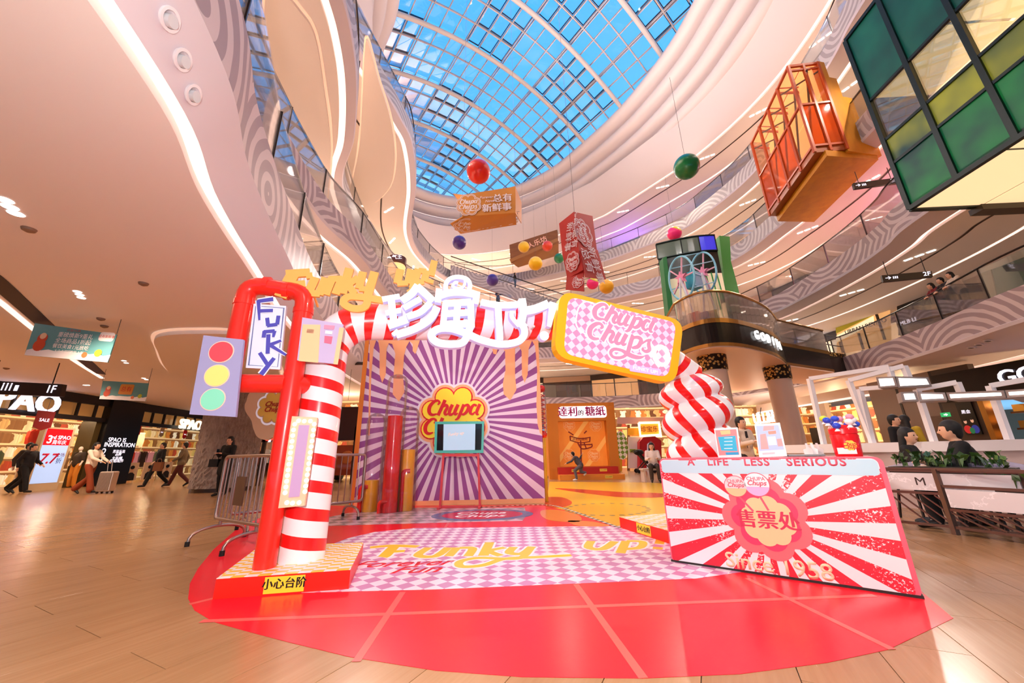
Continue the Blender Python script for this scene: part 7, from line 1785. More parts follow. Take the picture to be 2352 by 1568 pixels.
wframe('white frame at the right edge before the chocolate shop', [(2322,1013),(2275,884),(2400,862)])
def lbox(lab, segs, Y):
    t = thing('light_box', lab, 'light box', at_Y(*segs[0][0], Y[0]), 'long white light boxes over the cafe')
    for s in segs:
        (x0,y0),(x1,y1),(x2,y2),(x3,y3),Ya,Yb = s
        P_ = [at_Y(x0,y0,Ya), at_Y(x1,y1,Yb), at_Y(x2,y2,Yb), at_Y(x3,y3,Ya)]
        mb = MB(); slab(mb, P_, .3); build('casing', mb, mat('#8E7F7A', .4, .3), t)
        c = sum(P_, Vector())/4; Q = [c+(p-c)*Vector((1,1,1)).x for p in P_]; n = (P_[1]-P_[0]).cross(P_[2]-P_[0]).normalized(); n = n if n.dot(-c) > 0 else -n
        e1 = (P_[1]-P_[0]).normalized()*.03; e2 = (P_[0]-P_[3]).normalized()*.03
        Q = [P_[0]+e1-e2, P_[1]-e1-e2, P_[2]-e1+e2, P_[3]+e1+e2]
        mb = MB(); slab(mb, [q+n*.006 for q in Q], .005); build('diffuser', mb, mat('#FFFDF6', .4, emit=2.6), t)
    return t
t = lbox('short bent white light box hanging from the white frames', [((2012,866),(2055,864),(2062,888),(2018,891),6.5,6.3),((2057,864),(2132,866),(2141,887),(2063,890),6.3,6.1)], (6.5,))
t = lbox('long white light box reaching the right edge of the view', [((2068,900),(2104,899),(2111,921),(2074,922),5.9,5.8),((2107,900),(2170,901),(2176,919),(2113,921),5.8,5.6),((2173,901),(2305,896),(2311,913),(2179,919),5.6,5.1),((2308,896),(2420,888),(2424,906),(2313,913),5.1,4.7)], (5.9,))
# cafe railings with marble name panels
def marble(): 
    m, nt, b = nmat('marble', .25, .5); vec, x_, y_, z_ = uvxy(nt, 'Object'); n = noise(nt, vec, 1.4, 6, .7)
    nt.links.new(mixc(nt, mth(nt, 'LESS_THAN', mth(nt, 'ABSOLUTE', mth(nt, 'SUBTRACT', n, .5)), .012), '#DAD0D2', '#ECE3E6'), b.inputs['Base Color']); return m
M_marb = marble(); M_brz = mat('#7A6258', .3, .7)
def crail(lab, pa, pb, ztop, L, txtu, nb, m0, m1):
    a = at_z(*pa, 0); b_ = at_z(*pb, 0); fr = Frame((a.x, a.y, 0), Vector((b_.x-a.x, b_.y-a.y, 0)))
    t = thing('cafe_railing', lab, 'railing', a)
    for u in (0, L): mb = MB(); stick(mb, fr.p(u, 0), fr.p(u, ztop), .05, .05); build('post', mb, M_brz, t)
    for z in (.06, m0-.05, m1+.01, ztop-.02): mb = MB(); stick(mb, fr.p(0, z+.02), fr.p(L, z+.02), .03); build('rail', mb, M_brz, t)
    mb = MB(); plate(mb, fr, rect(.04, m0, L-.04, m1), -.02, .02); build('marble_panel', mb, M_marb, t)
    c = L*txtu; text('lettering', 'M', fr, c, (m0+m1)/2, .13, mat('#3A2A26', .4), t, d=.02, th=.003)
    for k in range(nb):
        u = (L-.3)*k/nb; mb = MB(); stick(mb, fr.p(u+.3*(1 if k % 2 == 0 or True else 0), .1), fr.p(u, m0-.05), .016); build('slat', mb, M_brz, t)
    return t, fr
t1, f1_ = crail('cafe railing with marble M panel just right of the ticket counter', (2062,1212), (2185,1226), .72, 1.15, .3, 8, .47, .67)
t2, f2_ = crail('second cafe railing with marble M panel at the right edge', (2197,1228), (2352,1250), .72, 1.8, .42, 12, .30, .50)
M_leaf = mat('#2F4A1E', .35, coat=.2); M_leaf2 = mat('#4E6A2A', .4)
def planter(lab, fr, L, z, n, red=0, dz=0):
    t = thing('planter', lab, 'planter', fr.p(L/2, z-.12, -.12)); mb = MB(); mb2 = None
    plate(mb, fr, rect(.05, z-.14, L-.05, z), -.28, -.05); build('box', mb, mat('#3A2C26', .4), t)
    for k in range(n):
        p = fr.p(random.uniform(.08, L-.08), z, -random.uniform(.08,.26)); h = random.uniform(.03,.17); d = Vector((random.uniform(-1,1), random.uniform(-1,1), random.uniform(.1,1))).normalized(); s = random.uniform(.035,.06); q = p+Vector((0,0,h)); w = d.orthogonal().normalized(); e = d.cross(w)
        mb = MB(); mb.add([q-w*s*.1, q+w*s*.8+e*s*.1, q+w*s*1.9, q+w*s*.8-e*s*.1, q+w*s*.9+d*s*.25, p], [(0,1,4),(1,2,4),(2,3,4),(3,0,4),(0,1,2,3),(5,0,1)])
        mb.add([q-w*s*.1+e*s*.05, q+w*s*.8+e*s*.75, q+w*s*1.9, q+w*s*.8-e*s*.75], [(0,1,2,3)])
        build('leaf', mb, M_leaf if k % 3 else M_leaf2, t)
    for k in range(red):
        p = fr.p(L*(k+.5)/red, z+.08, -.12); mb = MB(); mb.ball(p, .06, 10, 6, (1,1,.6)); build('flower', mb, mat('#B4201E', .5), t, smooth='all')
    return t
random.seed(2)
planter('leafy green planter along the first cafe railing', f1_.shift(-.05), 1.15, .74, 90)
planter('planter with red flowers along the second cafe railing', f2_.shift(-.05), 1.8, .52, 80, 4)
def cafe_chair(lab, c, rz, h):
    t = thing('cafe_chair', lab, 'chair', c, 'lavender shell chairs in the cafe'); mb = MB(); vs = []; fs = []
    n, m = 10, 5
    for j in range(m+1):
        for i in range(n+1):
            a = radians(-100+200*i/n)+rz; z = .45+.35*j/m*(.75+.25*cos(radians(-100+200*i/n))); r = .27+.03*j/m; vs.append(c+Vector((r*sin(a), r*cos(a), z)))
    for j in range(m):
        for i in range(n): k = j*(n+1)+i; fs.append((k, k+1, k+n+2, k+n+1))
    mb.add(vs, fs); o = build('shell', mb, mat(h, .6), t, smooth='all'); md = o.modifiers.new('s', 'SOLIDIFY'); md.thickness = .03
    mb = MB(); mb.lathe(c, [(.26,.42),(.28,.44),(.27,.49),(.2,.5)], 20); build('seat', mb, mat(h, .6), t, smooth=True)
    for k in range(4): a = pi/4+k*pi/2+rz; mb = MB(); stick(mb, c+Vector((.24*cos(a), .24*sin(a), 0)), c+Vector((.17*cos(a), .17*sin(a), .43)), .022); build('leg', mb, M_dark, t)
def above(px, Y): p = at_Y(*px, Y); return Vector((p.x, p.y, 0))
cafe_chair('lavender shell chair under the man in black', above((2228,1060), 4.95), radians(20), '#9A91A6'); cafe_chair('lavender shell chair at the right edge behind the flowers', above((2315,1075), 4.7), radians(-30), '#8D86A2'); cafe_chair('lavender shell chair beside the seated woman', above((2290,1060), 5.5), radians(10), '#A39AB0')
c = above((2165,1060), 5.4); tb = thing('cafe_table', 'small round cafe table between the seated pair', 'table', c); mb = MB(); mb.lathe(c+Vector((0,0,.72)), [(.32,0),(.32,.03)], 24); build('table_top', mb, mat('#E9DDD8', .3), tb); mb = MB(); mb.lathe(c, [(.2,0),(.03,.03),(.03,.72)], 16); build('pedestal', mb, M_dark, tb)

# ================================================================ GALLERY SHOP FRONTS
pal = [('#F2C08A', .55, 'amber-lit'), ('#2B1E18', 0, 'dark'), ('#E8B27A', .4, 'warm tan-lit'), ('#4A372C', 0, 'brown'), ('#F7DDB8', .7, 'cream-lit'), ('#5A6A6A', .1, 'grey-green')]
lev = {3: 'lowest gallery', 4: 'second gallery up', 5: 'third gallery up', 6: 'top gallery'}
random.seed(4)
for f in (3, 4, 5, 6):
    P, Nn = LOOPS[f]; Pl = LOOPS[f-1][0]; zS = TZ[f]-1.17; zl = TZ[f-1]-.12; N = len(P)
    q0 = [CTR+(p-CTR).normalized()*((p-CTR).length+OUT-.36) for p in P]
    acc = 0; start = None; idx = 0
    for i in range(N):
        a = q0[i]
        if start is None: start = a; continue
        if (a-start).length > 4.2:
            b_ = a; mid = (start+b_)/2; s_, start = start, a
            pr = proj((mid.x, mid.y, zl+1.5))
            if mid.y < 3 or not (-50 < pr[0] < 2400 and -50 < pr[1] < 1050): continue
            h, e, nm = pal[(idx*7+f*3) % 6]; idx += 1
            if f == 6 and 1330 < pr[0] < 1760: h, e, nm = random.choice([('#4A30C0', .5, 'violet-lit'), ('#1A1C4A', .2, 'dark blue')])
            if f == 4 and 14 < mid.x and 10 < mid.y < 16.5: h, e, nm = '#E87AA8', .5, 'pink-lit'
            side = 'left' if mid.x < 0 else ('far' if mid.y > 24 else 'right')
            t = thing('gallery_shop', '%s shop front on the %s, %s side' % (nm, lev[f], side), 'shop', V3(mid, zl), 'shop fronts of the %s' % lev[f])
            dvc = (b_-s_); n_ = (CTR-mid).normalized(); fr = Frame(V3(s_, 0), dvc)
            if fr.n.dot(n_) < 0: fr = Frame(V3(b_, 0), -dvc)
            Lw = dvc.length
            mb = MB(); plate(mb, fr, rect(.12, zl+.05, Lw-.12, zS-.55), .0, .05); build('window', mb, mat(h, .3, emit=e), t)
            mb = MB(); plate(mb, fr, rect(0, zS-.55, Lw, zS-.05), 0, .16); build('fascia', mb, mat('#3A2A22' if e > .3 else '#C9A68C', .4), t)
            for u in (.06, Lw/2, Lw-.06): mb = MB(); plate(mb, fr, rect(u-.05, zl, u+.05, zS-.5), .05, .1); build('mullion', mb, mat('#3A2C26', .4), t)
for x, y, z, col, pw in ((16.8,28.6,18.9,(.3,.12,1),190),(20.6,23.4,18.9,(.35,.15,1),150),(12,31.6,18.9,(.35,.15,1),110),(19.6,13.0,11.6,(1,.25,.55),210),(20.5,9.5,11.6,(1,.45,.7),120)):
    lamp('POINT', (x, y, z), pw, col, .15, name='shop_glow_lamp')
# named shop signs on the galleries
def gallery_frame(f, px0, px1, back=OUT-1.0):
    """upright plane just inside the gallery wall between two pixels"""
    P = LOOPS[f+1][0]; z = TZ[f]+1.6
    q0 = [CTR+(p-CTR).normalized()*((p-CTR).length+back) for p in P]
    def hitp(x, y):
        d = ray(x, y); best = None
        for i in range(len(q0)):
            a, b_ = q0[i], q0[(i+1) % len(q0)]; e = b_-a; den = d.x*e.y-d.y*e.x
            if abs(den) < 1e-9: continue
            t = (a.x*e.y-a.y*e.x)/den; s = (a.x*d.y-a.y*d.x)/den
            if t > 0 and 0 <= s <= 1: best = t if best is None else max(best, t)
        return Vector((d.x*best, d.y*best, CAM_H+d.z*best))
    a, b_ = hitp(*px0), hitp(*px1); return Frame((a.x, a.y, 0), Vector((b_.x-a.x, b_.y-a.y, 0)))
gf = gallery_frame(3, (1905,575), (1985,535)); sg_ = thing('lit_store_sign', 'pink neon shop sign on the second gallery up at right', 'sign', gf.p(*gf.px(1945,560)))
a, b_ = gf.px(1908,578), gf.px(1980,540); sl = atan2(b_[1]-a[1], b_[0]-a[0])
text('lettering', 'ImVteasia', gf, (a[0]+b_[0])/2, (a[1]+b_[1])/2, abs(b_[0]-a[0])*.22, mat('#FFC8E8', .4, emit=2), sg_, d=.1, th=.05, bold=.01)
gf = gallery_frame(2, (1960,780), (2090,730)); sh_ = thing('gallery_shop', 'bright tan fashion shop with yellow ceiling on the lowest gallery', 'shop', gf.p(*gf.px(1990,770)))
def gq(nm, pts, d, h, e=0, par=None): mb = MB(); plate(mb, gf, [gf.px(x, y) for x, y in pts], d-.05, d); return build(nm, mb, mat(h, .5, emit=e), par)
gq('lit_wall', [(1925,815),(1925,755),(2046,700),(2050,790)], .1, '#F0B878', .6, sh_); gq('pale_strip', [(1925,772),(2010,726),(2012,742),(1926,786)], .16, '#FBE9C0', .8, sh_); gq('green_ceiling', [(1925,752),(1990,722),(2015,722),(1926,766)], .18, '#A89A2A', .25, sh_)
for x, y0, y1 in ((1980,765,805),(2022,722,785),(1937,785,812)): a = gf.px(x, y0); b_ = gf.px(x, y1); mb = MB(); stick(mb, gf.p(a[0], a[1], .25), gf.p(a[0], b_[1], .25), .09); build('post', mb, M_dark, sh_)
c = gf.px(1993,750); text('lettering', 'URBAN REVIVO', gf, c[0], c[1], .34, M_dark, sh_, d=.2, th=.02)
sh_ = thing('lit_screen', 'bright white, blue and pink screen on the lowest gallery behind the bridge', 'screen', gf.p(*gf.px(1865,790))); gf = gallery_frame(2, (1830,815), (1900,790))
gq('display', [(1835,768),(1885,752),(1897,815),(1845,825)], .5, '#EAF2FF', 1.6, sh_); gq('blue_edge', [(1834,770),(1841,768),(1850,822),(1843,824)], .56, '#2A7AE0', 1.0, sh_); gq('pink_edge', [(1885,790),(1891,778),(1897,812),(1886,815)], .56, '#F03A7A', 1.0, sh_)
gf = gallery_frame(2, (2080,730), (2350,600)); sh_ = thing('gallery_shop', 'dark shop with brown columns on the lowest gallery at right', 'shop', gf.p(*gf.px(2200,690)))
gq('dark_wall', [(2076,770),(2072,690),(2140,640),(2160,745)], .3, '#17100E', 0, sh_); gq('brown_wall', [(2155,740),(2150,640),(2260,590),(2285,690)], .3, '#5A4030', 0, sh_); gq('green_wall', [(2292,690),(2290,570),(2400,510),(2400,640)], .35, '#10201A', 0, sh_); gq('column', [(2262,640),(2260,570),(2284,560),(2310,680),(2290,690)], .4, '#8A6E56', 0, sh_)
c = gf.px(2100,738); text('lettering', 'MLB LI', gf, c[0], c[1], .3, M_sw, sh_, d=.34, th=.02)
# ================================================================ PEOPLE
def _voxel(name, mb, m, parent, vox, label=None):
    me = bpy.data.meshes.new(name); me.from_pydata([tuple(v) for v in mb.v], [], mb.f)
    o = bpy.data.objects.new('tmp', me); COL.objects.link(o)
    md = o.modifiers.new('r', 'REMESH'); md.mode = 'VOXEL'; md.voxel_size = vox; md.use_smooth_shade = True
    sm = o.modifiers.new('s', 'SMOOTH'); sm.iterations = 3; sm.factor = .5
    dg = bpy.context.evaluated_depsgraph_get(); res = bpy.data.meshes.new_from_object(o.evaluated_get(dg)); bpy.data.objects.remove(o); bpy.data.meshes.remove(me)
    off = parent.location
    for v in res.vertices: v.co -= off
    res.name = name; res.materials.clear(); res.materials.append(m)
    ob = bpy.data.objects.new(name, res); COL.objects.link(ob); ob.parent = parent; KIDS.setdefault(parent.name, []).append(ob)
    if label: ob['label'] = label
    return ob
def caps(mb, pts, rs, n=10):
    for i in range(len(pts)-1):
        a, b_ = Vector(pts[i]), Vector(pts[i+1]); r0, r1 = rs[i], rs[i+1]
        k = 4; mb.tube([a.lerp(b_, t/k) for t in range(k+1)], [r0+(r1-r0)*t/k for t in range(k+1)], n)
    for p, r in zip(pts, rs): mb.ball(p, r, n, 8)
STAND = dict(pel=(0,0,.95), che=(0,0,1.25), nec=(0,-.01,1.44), hea=(0,.015,1.58), lsh=(-.175,0,1.39), rsh=(.175,0,1.39), lel=(-.225,-.01,1.12), rel=(.225,-.01,1.12), lwr=(-.23,.08,.89), rwr=(.23,.08,.89),
             lhi=(-.085,0,.92), rhi=(.085,0,.92), lkn=(-.1,.02,.5), rkn=(.1,.02,.5), lan=(-.1,-.02,.09), ran=(.1,-.02,.09), lto=(-.11,.15,.035), rto=(.11,.15,.035))
WALK = dict(STAND, rkn=(.09,.16,.53), ran=(.09,.27,.1), rto=(.09,.44,.07), lkn=(-.09,-.05,.5), lan=(-.09,-.36,.16), lto=(-.09,-.24,.035), lel=(-.23,.04,1.13), lwr=(-.22,.24,.98), rel=(.23,-.12,1.13), rwr=(.22,-.08,.9))
SIT = dict(STAND, pel=(0,0,.53), che=(0,.02,.82), nec=(0,.03,1.01), hea=(0,.06,1.15), lsh=(-.175,.02,.96), rsh=(.175,.02,.96), lel=(-.22,.12,.72), rel=(.22,.12,.72), lwr=(-.14,.34,.76), rwr=(.14,.34,.76),
           lhi=(-.09,.02,.5), rhi=(.09,.02,.5), lkn=(-.12,.44,.5), rkn=(.12,.44,.5), lan=(-.12,.42,.09), ran=(.12,.42,.09), lto=(-.13,.58,.035), rto=(.13,.58,.035))
HOLD = dict(STAND, lel=(-.23,.06,1.14), rel=(.23,.06,1.14), lwr=(-.08,.28,1.2), rwr=(.08,.28,1.2))
PUSH = dict(WALK, lel=(-.2,.16,1.16), lwr=(-.12,.40,1.05), rel=(.2,.16,1.16), rwr=(.12,.40,1.05))
LEAN = dict(STAND, che=(0,.06,1.24), nec=(0,.1,1.42), hea=(0,.15,1.55), lsh=(-.175,.09,1.38), rsh=(.175,.09,1.38), lel=(-.24,.22,1.16), rel=(.24,.22,1.16), lwr=(-.1,.36,1.12), rwr=(.1,.36,1.12))
KID = dict(STAND, pel=(0,0,.72), che=(0,.17,.95), nec=(0,.28,1.12), hea=(0,.38,1.24), lsh=(-.16,.24,1.1), rsh=(.16,.24,1.1), lel=(-.2,.40,.92), rel=(.22,.12,.92), lwr=(-.18,.66,.82), rwr=(.2,-.05,1.2),
           lhi=(-.08,0,.70), rhi=(.08,0,.70), lkn=(-.12,.28,.48), rkn=(.13,.02,.40), lan=(-.12,.22,.09), ran=(.12,-.2,.35), lto=(-.12,.38,.035), rto=(.12,-.12,.25))
M_skin = mat('#E0AC8C', .55); M_eye = mat('#1A1210', .3); M_mouth = mat('#A8544A', .5)
def person(label, pos, fwd, pose, top, bottom, hair='#15100E', long_hair=False, h=1.7, coat=0.0, sleeves=True, shoe='#1C1816', vox=.011, group=None, turn=0.0, skirt=False):
    f = Vector((fwd[0], fwd[1], 0)).normalized(); r = Vector((f.y, -f.x, 0)); k = h/1.7; pos = Vector(pos)
    t = thing('person', label, 'person', pos, group)
    T = lambda p: pos+(r*p[0]+f*p[1])*k+Vector((0,0,p[2]*k))
    J = {a: T(b_) for a, b_ in pose.items()}
    hf = (f*cos(turn)+r*sin(turn)).normalized(); hr = Vector((hf.y, -hf.x, 0)); U = Vector((0,0,1))
    b = MB()
    caps(b, [J['pel'], J['che'], J['nec']], [.12*k, .125*k, .055*k]); b.ball(J['che'], .15*k, 14, 10, (1,.72,1.1), (r, f, U)); b.ball(J['pel'], .15*k, 14, 10, (1,.75,.8), (r, f, U))
    caps(b, [J['lsh'], J['che'], J['rsh']], [.055*k, .09*k, .055*k])
    H = J['hea']; caps(b, [J['nec'], H-U*.06*k], [.05*k, .05*k])
    b.ball(H, .1*k, 18, 14, (.78,.93,1.16), (hr, hf, U)); b.ball(H-U*.06*k+hf*.025*k, .06*k, 12, 8, (.9,.95,.9), (hr, hf, U))
    b.ball(H+hf*.095*k-U*.018*k, .016*k, 8, 6, (.8,1.3,1.3), (hr, hf, U))
    for s in (-1, 1): b.ball(H+hr*s*.078*k-U*.01*k, .022*k, 8, 6, (.45,.8,1.2), (hr, hf, U))
    for s in ('l', 'r'):
        caps(b, [J[s+'sh'], J[s+'el'], J[s+'wr']], [.048*k, .036*k, .026*k])
        d = (J[s+'wr']-J[s+'el']).normalized(); sd = d.cross(f if abs(d.dot(f)) < .8 else U).normalized(); pn = d.cross(sd)
        p0 = J[s+'wr']+d*.045*k; b.ball(p0, .04*k, 10, 8, (.55,1.15,.95), (pn, d, sd))
        for q in range(4):
            base = p0+d*.035*k+sd*(q-1.5)*.02*k; l = (.032,.038,.036,.028)[q]*k; b1 = base+d*l+pn*.004; b2 = b1+(d*.7+pn*.7)*l*.8; caps(b, [base, b1, b2], [.0098*k]*3, 7)
        th = J[s+'wr']+d*.03*k+sd*.034*k; caps(b, [th, th+(d*.6+sd*.6)*.035*k, th+(d*.9+sd*.5+pn*.3)*.055*k], [.0115*k, .0105*k, .0095*k], 7)
        caps(b, [J[s+'hi'], J[s+'kn'], J[s+'an']], [.078*k, .054*k, .036*k]); caps(b, [J[s+'an'], J[s+'to']], [.036*k, .028*k])
    _voxel('body', b, M_skin, t, vox*k)
    # top garment
    j = MB(); caps(j, [J['pel'], J['che'], J['nec']-U*.05*k], [.145*k, .15*k, .085*k]); j.ball(J['che'], .178*k, 14, 10, (1,.74,1.15), (r, f, U)); j.ball(J['pel']+U*.03*k, .172*k, 14, 10, (1,.78,.75), (r, f, U))
    caps(j, [J['lsh'], J['che']+U*.08*k, J['rsh']], [.07*k, .1*k, .07*k])
    for s in ('l', 'r'):
        if sleeves: caps(j, [J[s+'sh'], J[s+'el'], J[s+'wr']-(J[s+'wr']-J[s+'el'])*.06], [.066*k, .054*k, .042*k])
        else: caps(j, [J[s+'sh'], J[s+'sh'].lerp(J[s+'el'], .5)], [.066*k, .06*k])
    if coat:
        for s in ('l', 'r'): q = J[s+'hi'].lerp(J[s+'kn'], coat); caps(j, [J[s+'hi'], q], [.13*k, .12*k])
        caps(j, [J['pel'], J['lhi'].lerp(J['lkn'], coat).lerp(J['rhi'].lerp(J['rkn'], coat), .5)], [.14*k, .13*k])
    _voxel('jacket' if sleeves else 'shirt', j, mat(top, .8), t, .016*k)
    tr = MB(); caps(tr, [J['lhi'], J['rhi']], [.105*k, .105*k])
    for s in ('l', 'r'): caps(tr, [J[s+'hi'], J[s+'kn'], J[s+'an']+U*.02*k], [.105*k, .078*k, (.062 if not skirt else .1)*k])
    _voxel('trousers', tr, mat(bottom, .8), t, .016*k)
    for s in ('l', 'r'): sh = MB(); caps(sh, [J[s+'an']-U*.02*k, J[s+'to']], [.05*k, .036*k]); _voxel('shoe', sh, mat(shoe, .5), t, .012*k)
    hm = MB(); hm.ball(H+U*.028*k-hf*.018*k, .112*k, 16, 12, (.82,.92,1.0), (hr, hf, U)); hm.ball(H-hf*.055*k-U*.02*k, .085*k, 12, 8, (.85,.7,1.1), (hr, hf, U))
    if long_hair:
        for s in (-1, 0, 1): caps(hm, [H-hf*.05*k+hr*s*.05*k, H-hf*.075*k+hr*s*.07*k-U*.2*k, H-hf*.06*k+hr*s*.06*k-U*.33*k], [.05*k, .045*k, .025*k])
    ho = _voxel('hair', hm, mat(hair, .6), t, .012*k)
    # carve the face side: pull hair vertices in front of the face plane backwards
    off = t.location
    for v in ho.data.vertices:
        q = v.co+off-H; fwd_ = q.dot(hf)
        lim = (.035 if q.z < .055*k else .085)*k
        if fwd_ > lim: v.co -= hf*(fwd_-lim)
    for s in (-1, 1): e = MB(); e.ball(H+hf*.083*k+hr*s*.031*k+U*.008*k, .0085*k, 8, 6); build('eye', e, M_eye, t, smooth='all')
    e = MB(); e.ball(H+hf*.084*k-U*.055*k, .017*k, 8, 6, (1.1,.4,.35), (hr, hf, U)); build('mouth', e, M_mouth, t, smooth='all')
    return t, J, k
def gpos(x, y): p = at_z(x, y, 0); return Vector((p.x, p.y, 0))
def bag(t, p, h, size=(.28,.12,.24)):
    mb = MB(); mb.box(p, size); build('bag', mb, mat(h, .5), t)
    mb = MB(); mb.tube([p+Vector((-.09,0,size[2]/2)), p+Vector((-.06,0,size[2]/2+.12)), p+Vector((.06,0,size[2]/2+.12)), p+Vector((.09,0,size[2]/2))], .01, 6); build('bag_strap', mb, mat(h, .5), t)
t, J, k = person('man in dark grey jacket walking with a shoulder bag at far left', gpos(32,1132), (1,.15), WALK, '#3A3028', '#17120F', h=1.75); bag(t, J['lwr']+Vector((-.35,-.1,.12)), '#0F0C0A')
person('person in black jacket walking close beside the man at far left', gpos(62,1131)+Vector((.25,-.45,0)), (1,.15), WALK, '#141016', '#100D10', h=1.68)
t, J, k = person('woman in white jumper and rust trousers pushing a suitcase', gpos(190,1134), (1,.12), PUSH, '#E6D5C2', '#8A3A18', long_hair=True, h=1.66, skirt=True)
# suitcase
sp0 = J['lwr']*.5+J['rwr']*.5; sc_ = Vector((sp0.x+.28, sp0.y, 0)); su = thing('suitcase', 'ribbed silver suitcase rolling beside the woman in white', 'suitcase', sc_)
mb = MB(); mb.box(sc_+Vector((0,0,.38)), (.46,.24,.64)); o = build('shell', mb, mat('#CDB9AC', .3, .5), su)
md = o.modifiers.new('b', 'BEVEL'); md.width = .04; md.segments = 3
for i in range(11): mb = MB(); mb.box(sc_+Vector((-.2+.04*i, -.122, .38)), (.016, .012, .56)); build('rib', mb, mat('#8F7A70', .3, .5), su)
for s in (-.17, .17):
    for dy in (-.08,.08): mb = MB(); mb.lathe(sc_+Vector((s, dy, .035)), [(.035,-.015),(.035,.015)], 12, Vector((0,1,0))); build('wheel', mb, M_rub, su)
mb = MB(); mb.tube([sc_+Vector((-.1,0,.7)), sc_+Vector((-.16,0,1.05)), sc_+Vector((-.02,0,1.05)), sc_+Vector((.04,0,.7))], .011, 8); build('handle', mb, mat('#C9C1BC', .3, .6), su)
t, J, k = person('person in long black coat carrying a brown bag before the store', gpos(352,1119), (-.4,-1), WALK, '#151212', '#0F0D0D', h=1.72, coat=.45); bag(t, J['lwr']+Vector((.18,-.02,-.2)), '#7A4A2E', (.3,.12,.34))
person('person in olive jacket and maroon trousers walking before the store', gpos(405,1117), (-1,-.5), WALK, '#6A5A44', '#4A1712', h=1.72, coat=.1)
t, J, k = person('woman in black coat with long black hair reading a phone behind the barriers', gpos(505,1139), (-.15,-1), HOLD, '#171311', '#0E0C0B', long_hair=True, h=1.66, coat=.6); bag(t, J['rel']+Vector((-.08,-.02,-.2)), '#120F0E', (.26,.12,.22))
mb = MB(); mb.box((J['lwr']+J['rwr'])/2+Vector((-.01,-.07,.05)), (.075,.01,.15)); o = build('phone', mb, mat('#101014', .2)); tag(o, 'dark phone in the hands of the woman in black', 'phone')
bp = KF.p(KF.px(1326,1100)[0], 0, 1.0); t, J, k = person('boy in grey hooded top leaning at the orange booth steps', bp, (-1,.35), KID, '#4A4650', '#5E5A62', h=1.28, shoe='#D9D6D8', vox=.012)
# counter worker
wp = CF.p(CF.px(1712,1045)[0]+.25, 0, -1.1); wp = Vector((at_Y(1706,1000,7.4).x, 7.4, 0))
t, J, k = person('man with tie looking down behind the ticket counter posters', wp, (.35,-1), HOLD, '#D9BFA8', '#2A2422', h=1.6)
mb = MB(); d = Vector((0,-1,0)); plate(mb, Frame(J['nec']+Vector((0,-.11,-.03)), (1,0,0)), [(-.02,0),(.02,0),(.03,-.3),(0,-.34),(-.03,-.3)], .02, .03); build('tie', mb, mat('#2A1C1A', .5), t)
# cafe pair and others
c = above((2092,1060), 5.75); person('woman with dark tied hair seated at the cafe behind the planter', c, (.55,-.85), SIT, '#1B1616', '#1B1616', h=1.68, long_hair=True, turn=.3)
cafe_chair('lavender shell chair under the seated woman', c+Vector((-.02,.04,0)), radians(180), '#9A91A6')
c = above((2222,1060), 4.95); person('man in black top seated with his back turned at the cafe', c, (-.75,.65), SIT, '#120F10', '#141213', h=1.74)
for x, Y, nm, tp, ff in ((2082,7.9,'person in black standing beyond the cafe wall, left of two','#171314',(.4,-1)),(2108,8.1,'person with yellow top walking beyond the cafe wall','#C9A22A',(1,.2))):
    person(nm, above((x,1060), Y), ff, STAND, tp, '#1A1616', h=1.62, long_hair=x > 2100, vox=.014)
person('person in pale coat sitting far behind the ticket counter', above((1500,1060), 13.5), (-.3,-1), SIT, '#E3D2CC', '#3A2C28', h=1.7, long_hair=True, vox=.014)
ben = thing('bench', 'pale bench under the person far behind the ticket counter', 'bench', above((1500,1060), 13.5)); c = above((1500,1060), 13.5)
mb = MB(); mb.box(c+Vector((0,.02,.40)), (.9,.4,.06)); build('seat', mb, mat('#CDB8AE', .5), ben)
for dx in (-.38, .38): mb = MB(); mb.box(c+Vector((dx,.02,.185)), (.06,.36,.37)); build('leg', mb, mat('#CDB8AE', .5), ben)
z2f = TZ[2]-.12
def gal(x, y, f, inset=.45):
    """floor point just inside the balustrade seen at a pixel"""
    P, Nn = LOOPS[f]; best = min(range(len(P)), key=lambda i: (abs(proj((P[i].x, P[i].y, TZ[f]+.6))[0]-x)+abs(proj((P[i].x, P[i].y, TZ[f]+.6))[1]-y)))
    q = P[best]+Nn[best]*inset; return Vector((q.x, q.y, TZ[f]-.12)), -Nn[best]
for x, y, f, tp, bt_, lh, lb in ((2128,712,2,'#7A1E22','#15110F',True,'person in red scarf leaning on the lowest gallery railing, left of three'),(2150,705,2,'#2A2426','#15110F',False,'person in dark jacket leaning on the lowest gallery railing, middle of three'),(2180,700,2,'#D9C2AE','#2A2220',True,'person in cream coat leaning on the lowest gallery railing, right of three'),
      (1515,600,4,'#121012','#121012',False,'person in black standing at a gallery railing left of the green booth'),(1145,618,4,'#243A6A','#15131A',False,'person in blue jacket at the top of the far escalator')):
    p, n_ = gal(x, y, f); 
    person(lb, p, (n_.x, n_.y), LEAN, tp, bt_, h=1.7, long_hair=lh, vox=.02)
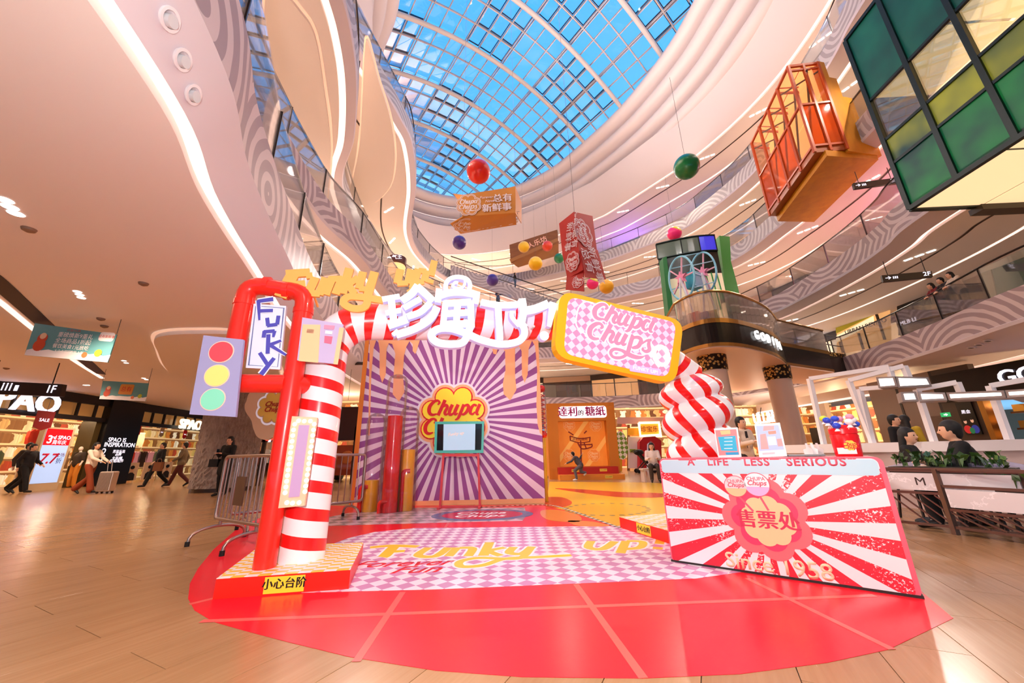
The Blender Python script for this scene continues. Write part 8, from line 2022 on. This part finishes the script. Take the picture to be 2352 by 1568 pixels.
q = ea_.lerp(eb_, .55)+nn_*0; q = ea_.lerp(eb_, .56); hd2 = Vector((eb_.x-ea_.x, eb_.y-ea_.y, 0)).normalized(); q = q+Vector((-hd2.y, hd2.x, 0))*.7+Vector((0,0,0))
person('dark-clothed person riding down the far escalator', q, (hd2.x, hd2.y), STAND, '#1D1A1C', '#141214', h=1.7, vox=.02)
# mannequins in the clothing store
for i, (x, lb, tp, bt_) in enumerate(((165,'mannequin in dark jacket and orange trousers beside the lit screen','#3A2E26','#D98A2E'),(160,'second mannequin in pale top further inside the store','#E9E0C9','#E3C8A0'))):
    u = SF.px(x-(6*i), 1090)[0]; p = SF.p(u+.35, 0, -.25-1.0*i)
    t = thing('mannequin', lb, 'mannequin', p); b = MB(); J = {a: p+Vector((v[0], -v[1], v[2])) for a, v in STAND.items()}
    caps(b, [J['pel'], J['che'], J['nec']], [.12,.13,.05]); b.ball(J['hea'], .09, 12, 10, (.8,.9,1.1)); 
    for s in ('l','r'): caps(b, [J[s+'sh'], J[s+'el'], J[s+'wr']], [.05,.04,.03]); caps(b, [J[s+'hi'], J[s+'kn'], J[s+'an']], [.08,.055,.04])
    _voxel('body', b, mat('#F0E6DA', .4), t, .02)
    b = MB(); caps(b, [J['pel'], J['che'], J['nec']-Vector((0,0,.06))], [.15,.16,.08])
    for s in ('l','r'): caps(b, [J[s+'sh'], J[s+'el']], [.07,.06])
    _voxel('jacket', b, mat(tp, .7), t, .02); b = MB()
    for s in ('l','r'): caps(b, [J[s+'hi'], J[s+'kn'], J[s+'an']], [.1,.08,.07])
    _voxel('trousers', b, mat(bt_, .7), t, .02)
# outer shell of the ground floor
ow = MB(); NN = 90; R_ = 51.5*K
for k in range(NN):
    a0, a1 = 2*pi*k/NN, 2*pi*(k+1)/NN; p, q = CTR+Vector((cos(a0), sin(a0), 0))*R_, CTR+Vector((cos(a1), sin(a1), 0))*R_
    ow.face([(p.x,p.y,0),(q.x,q.y,0),(q.x,q.y,3.85),(p.x,p.y,3.85)], [(k*2.9,0),(k*2.9+2.9,0),(k*2.9+2.9,3.85),(k*2.9,3.85)])
build('wall_outer', ow, mat('#6E4E38', .6), None, kind='structure')
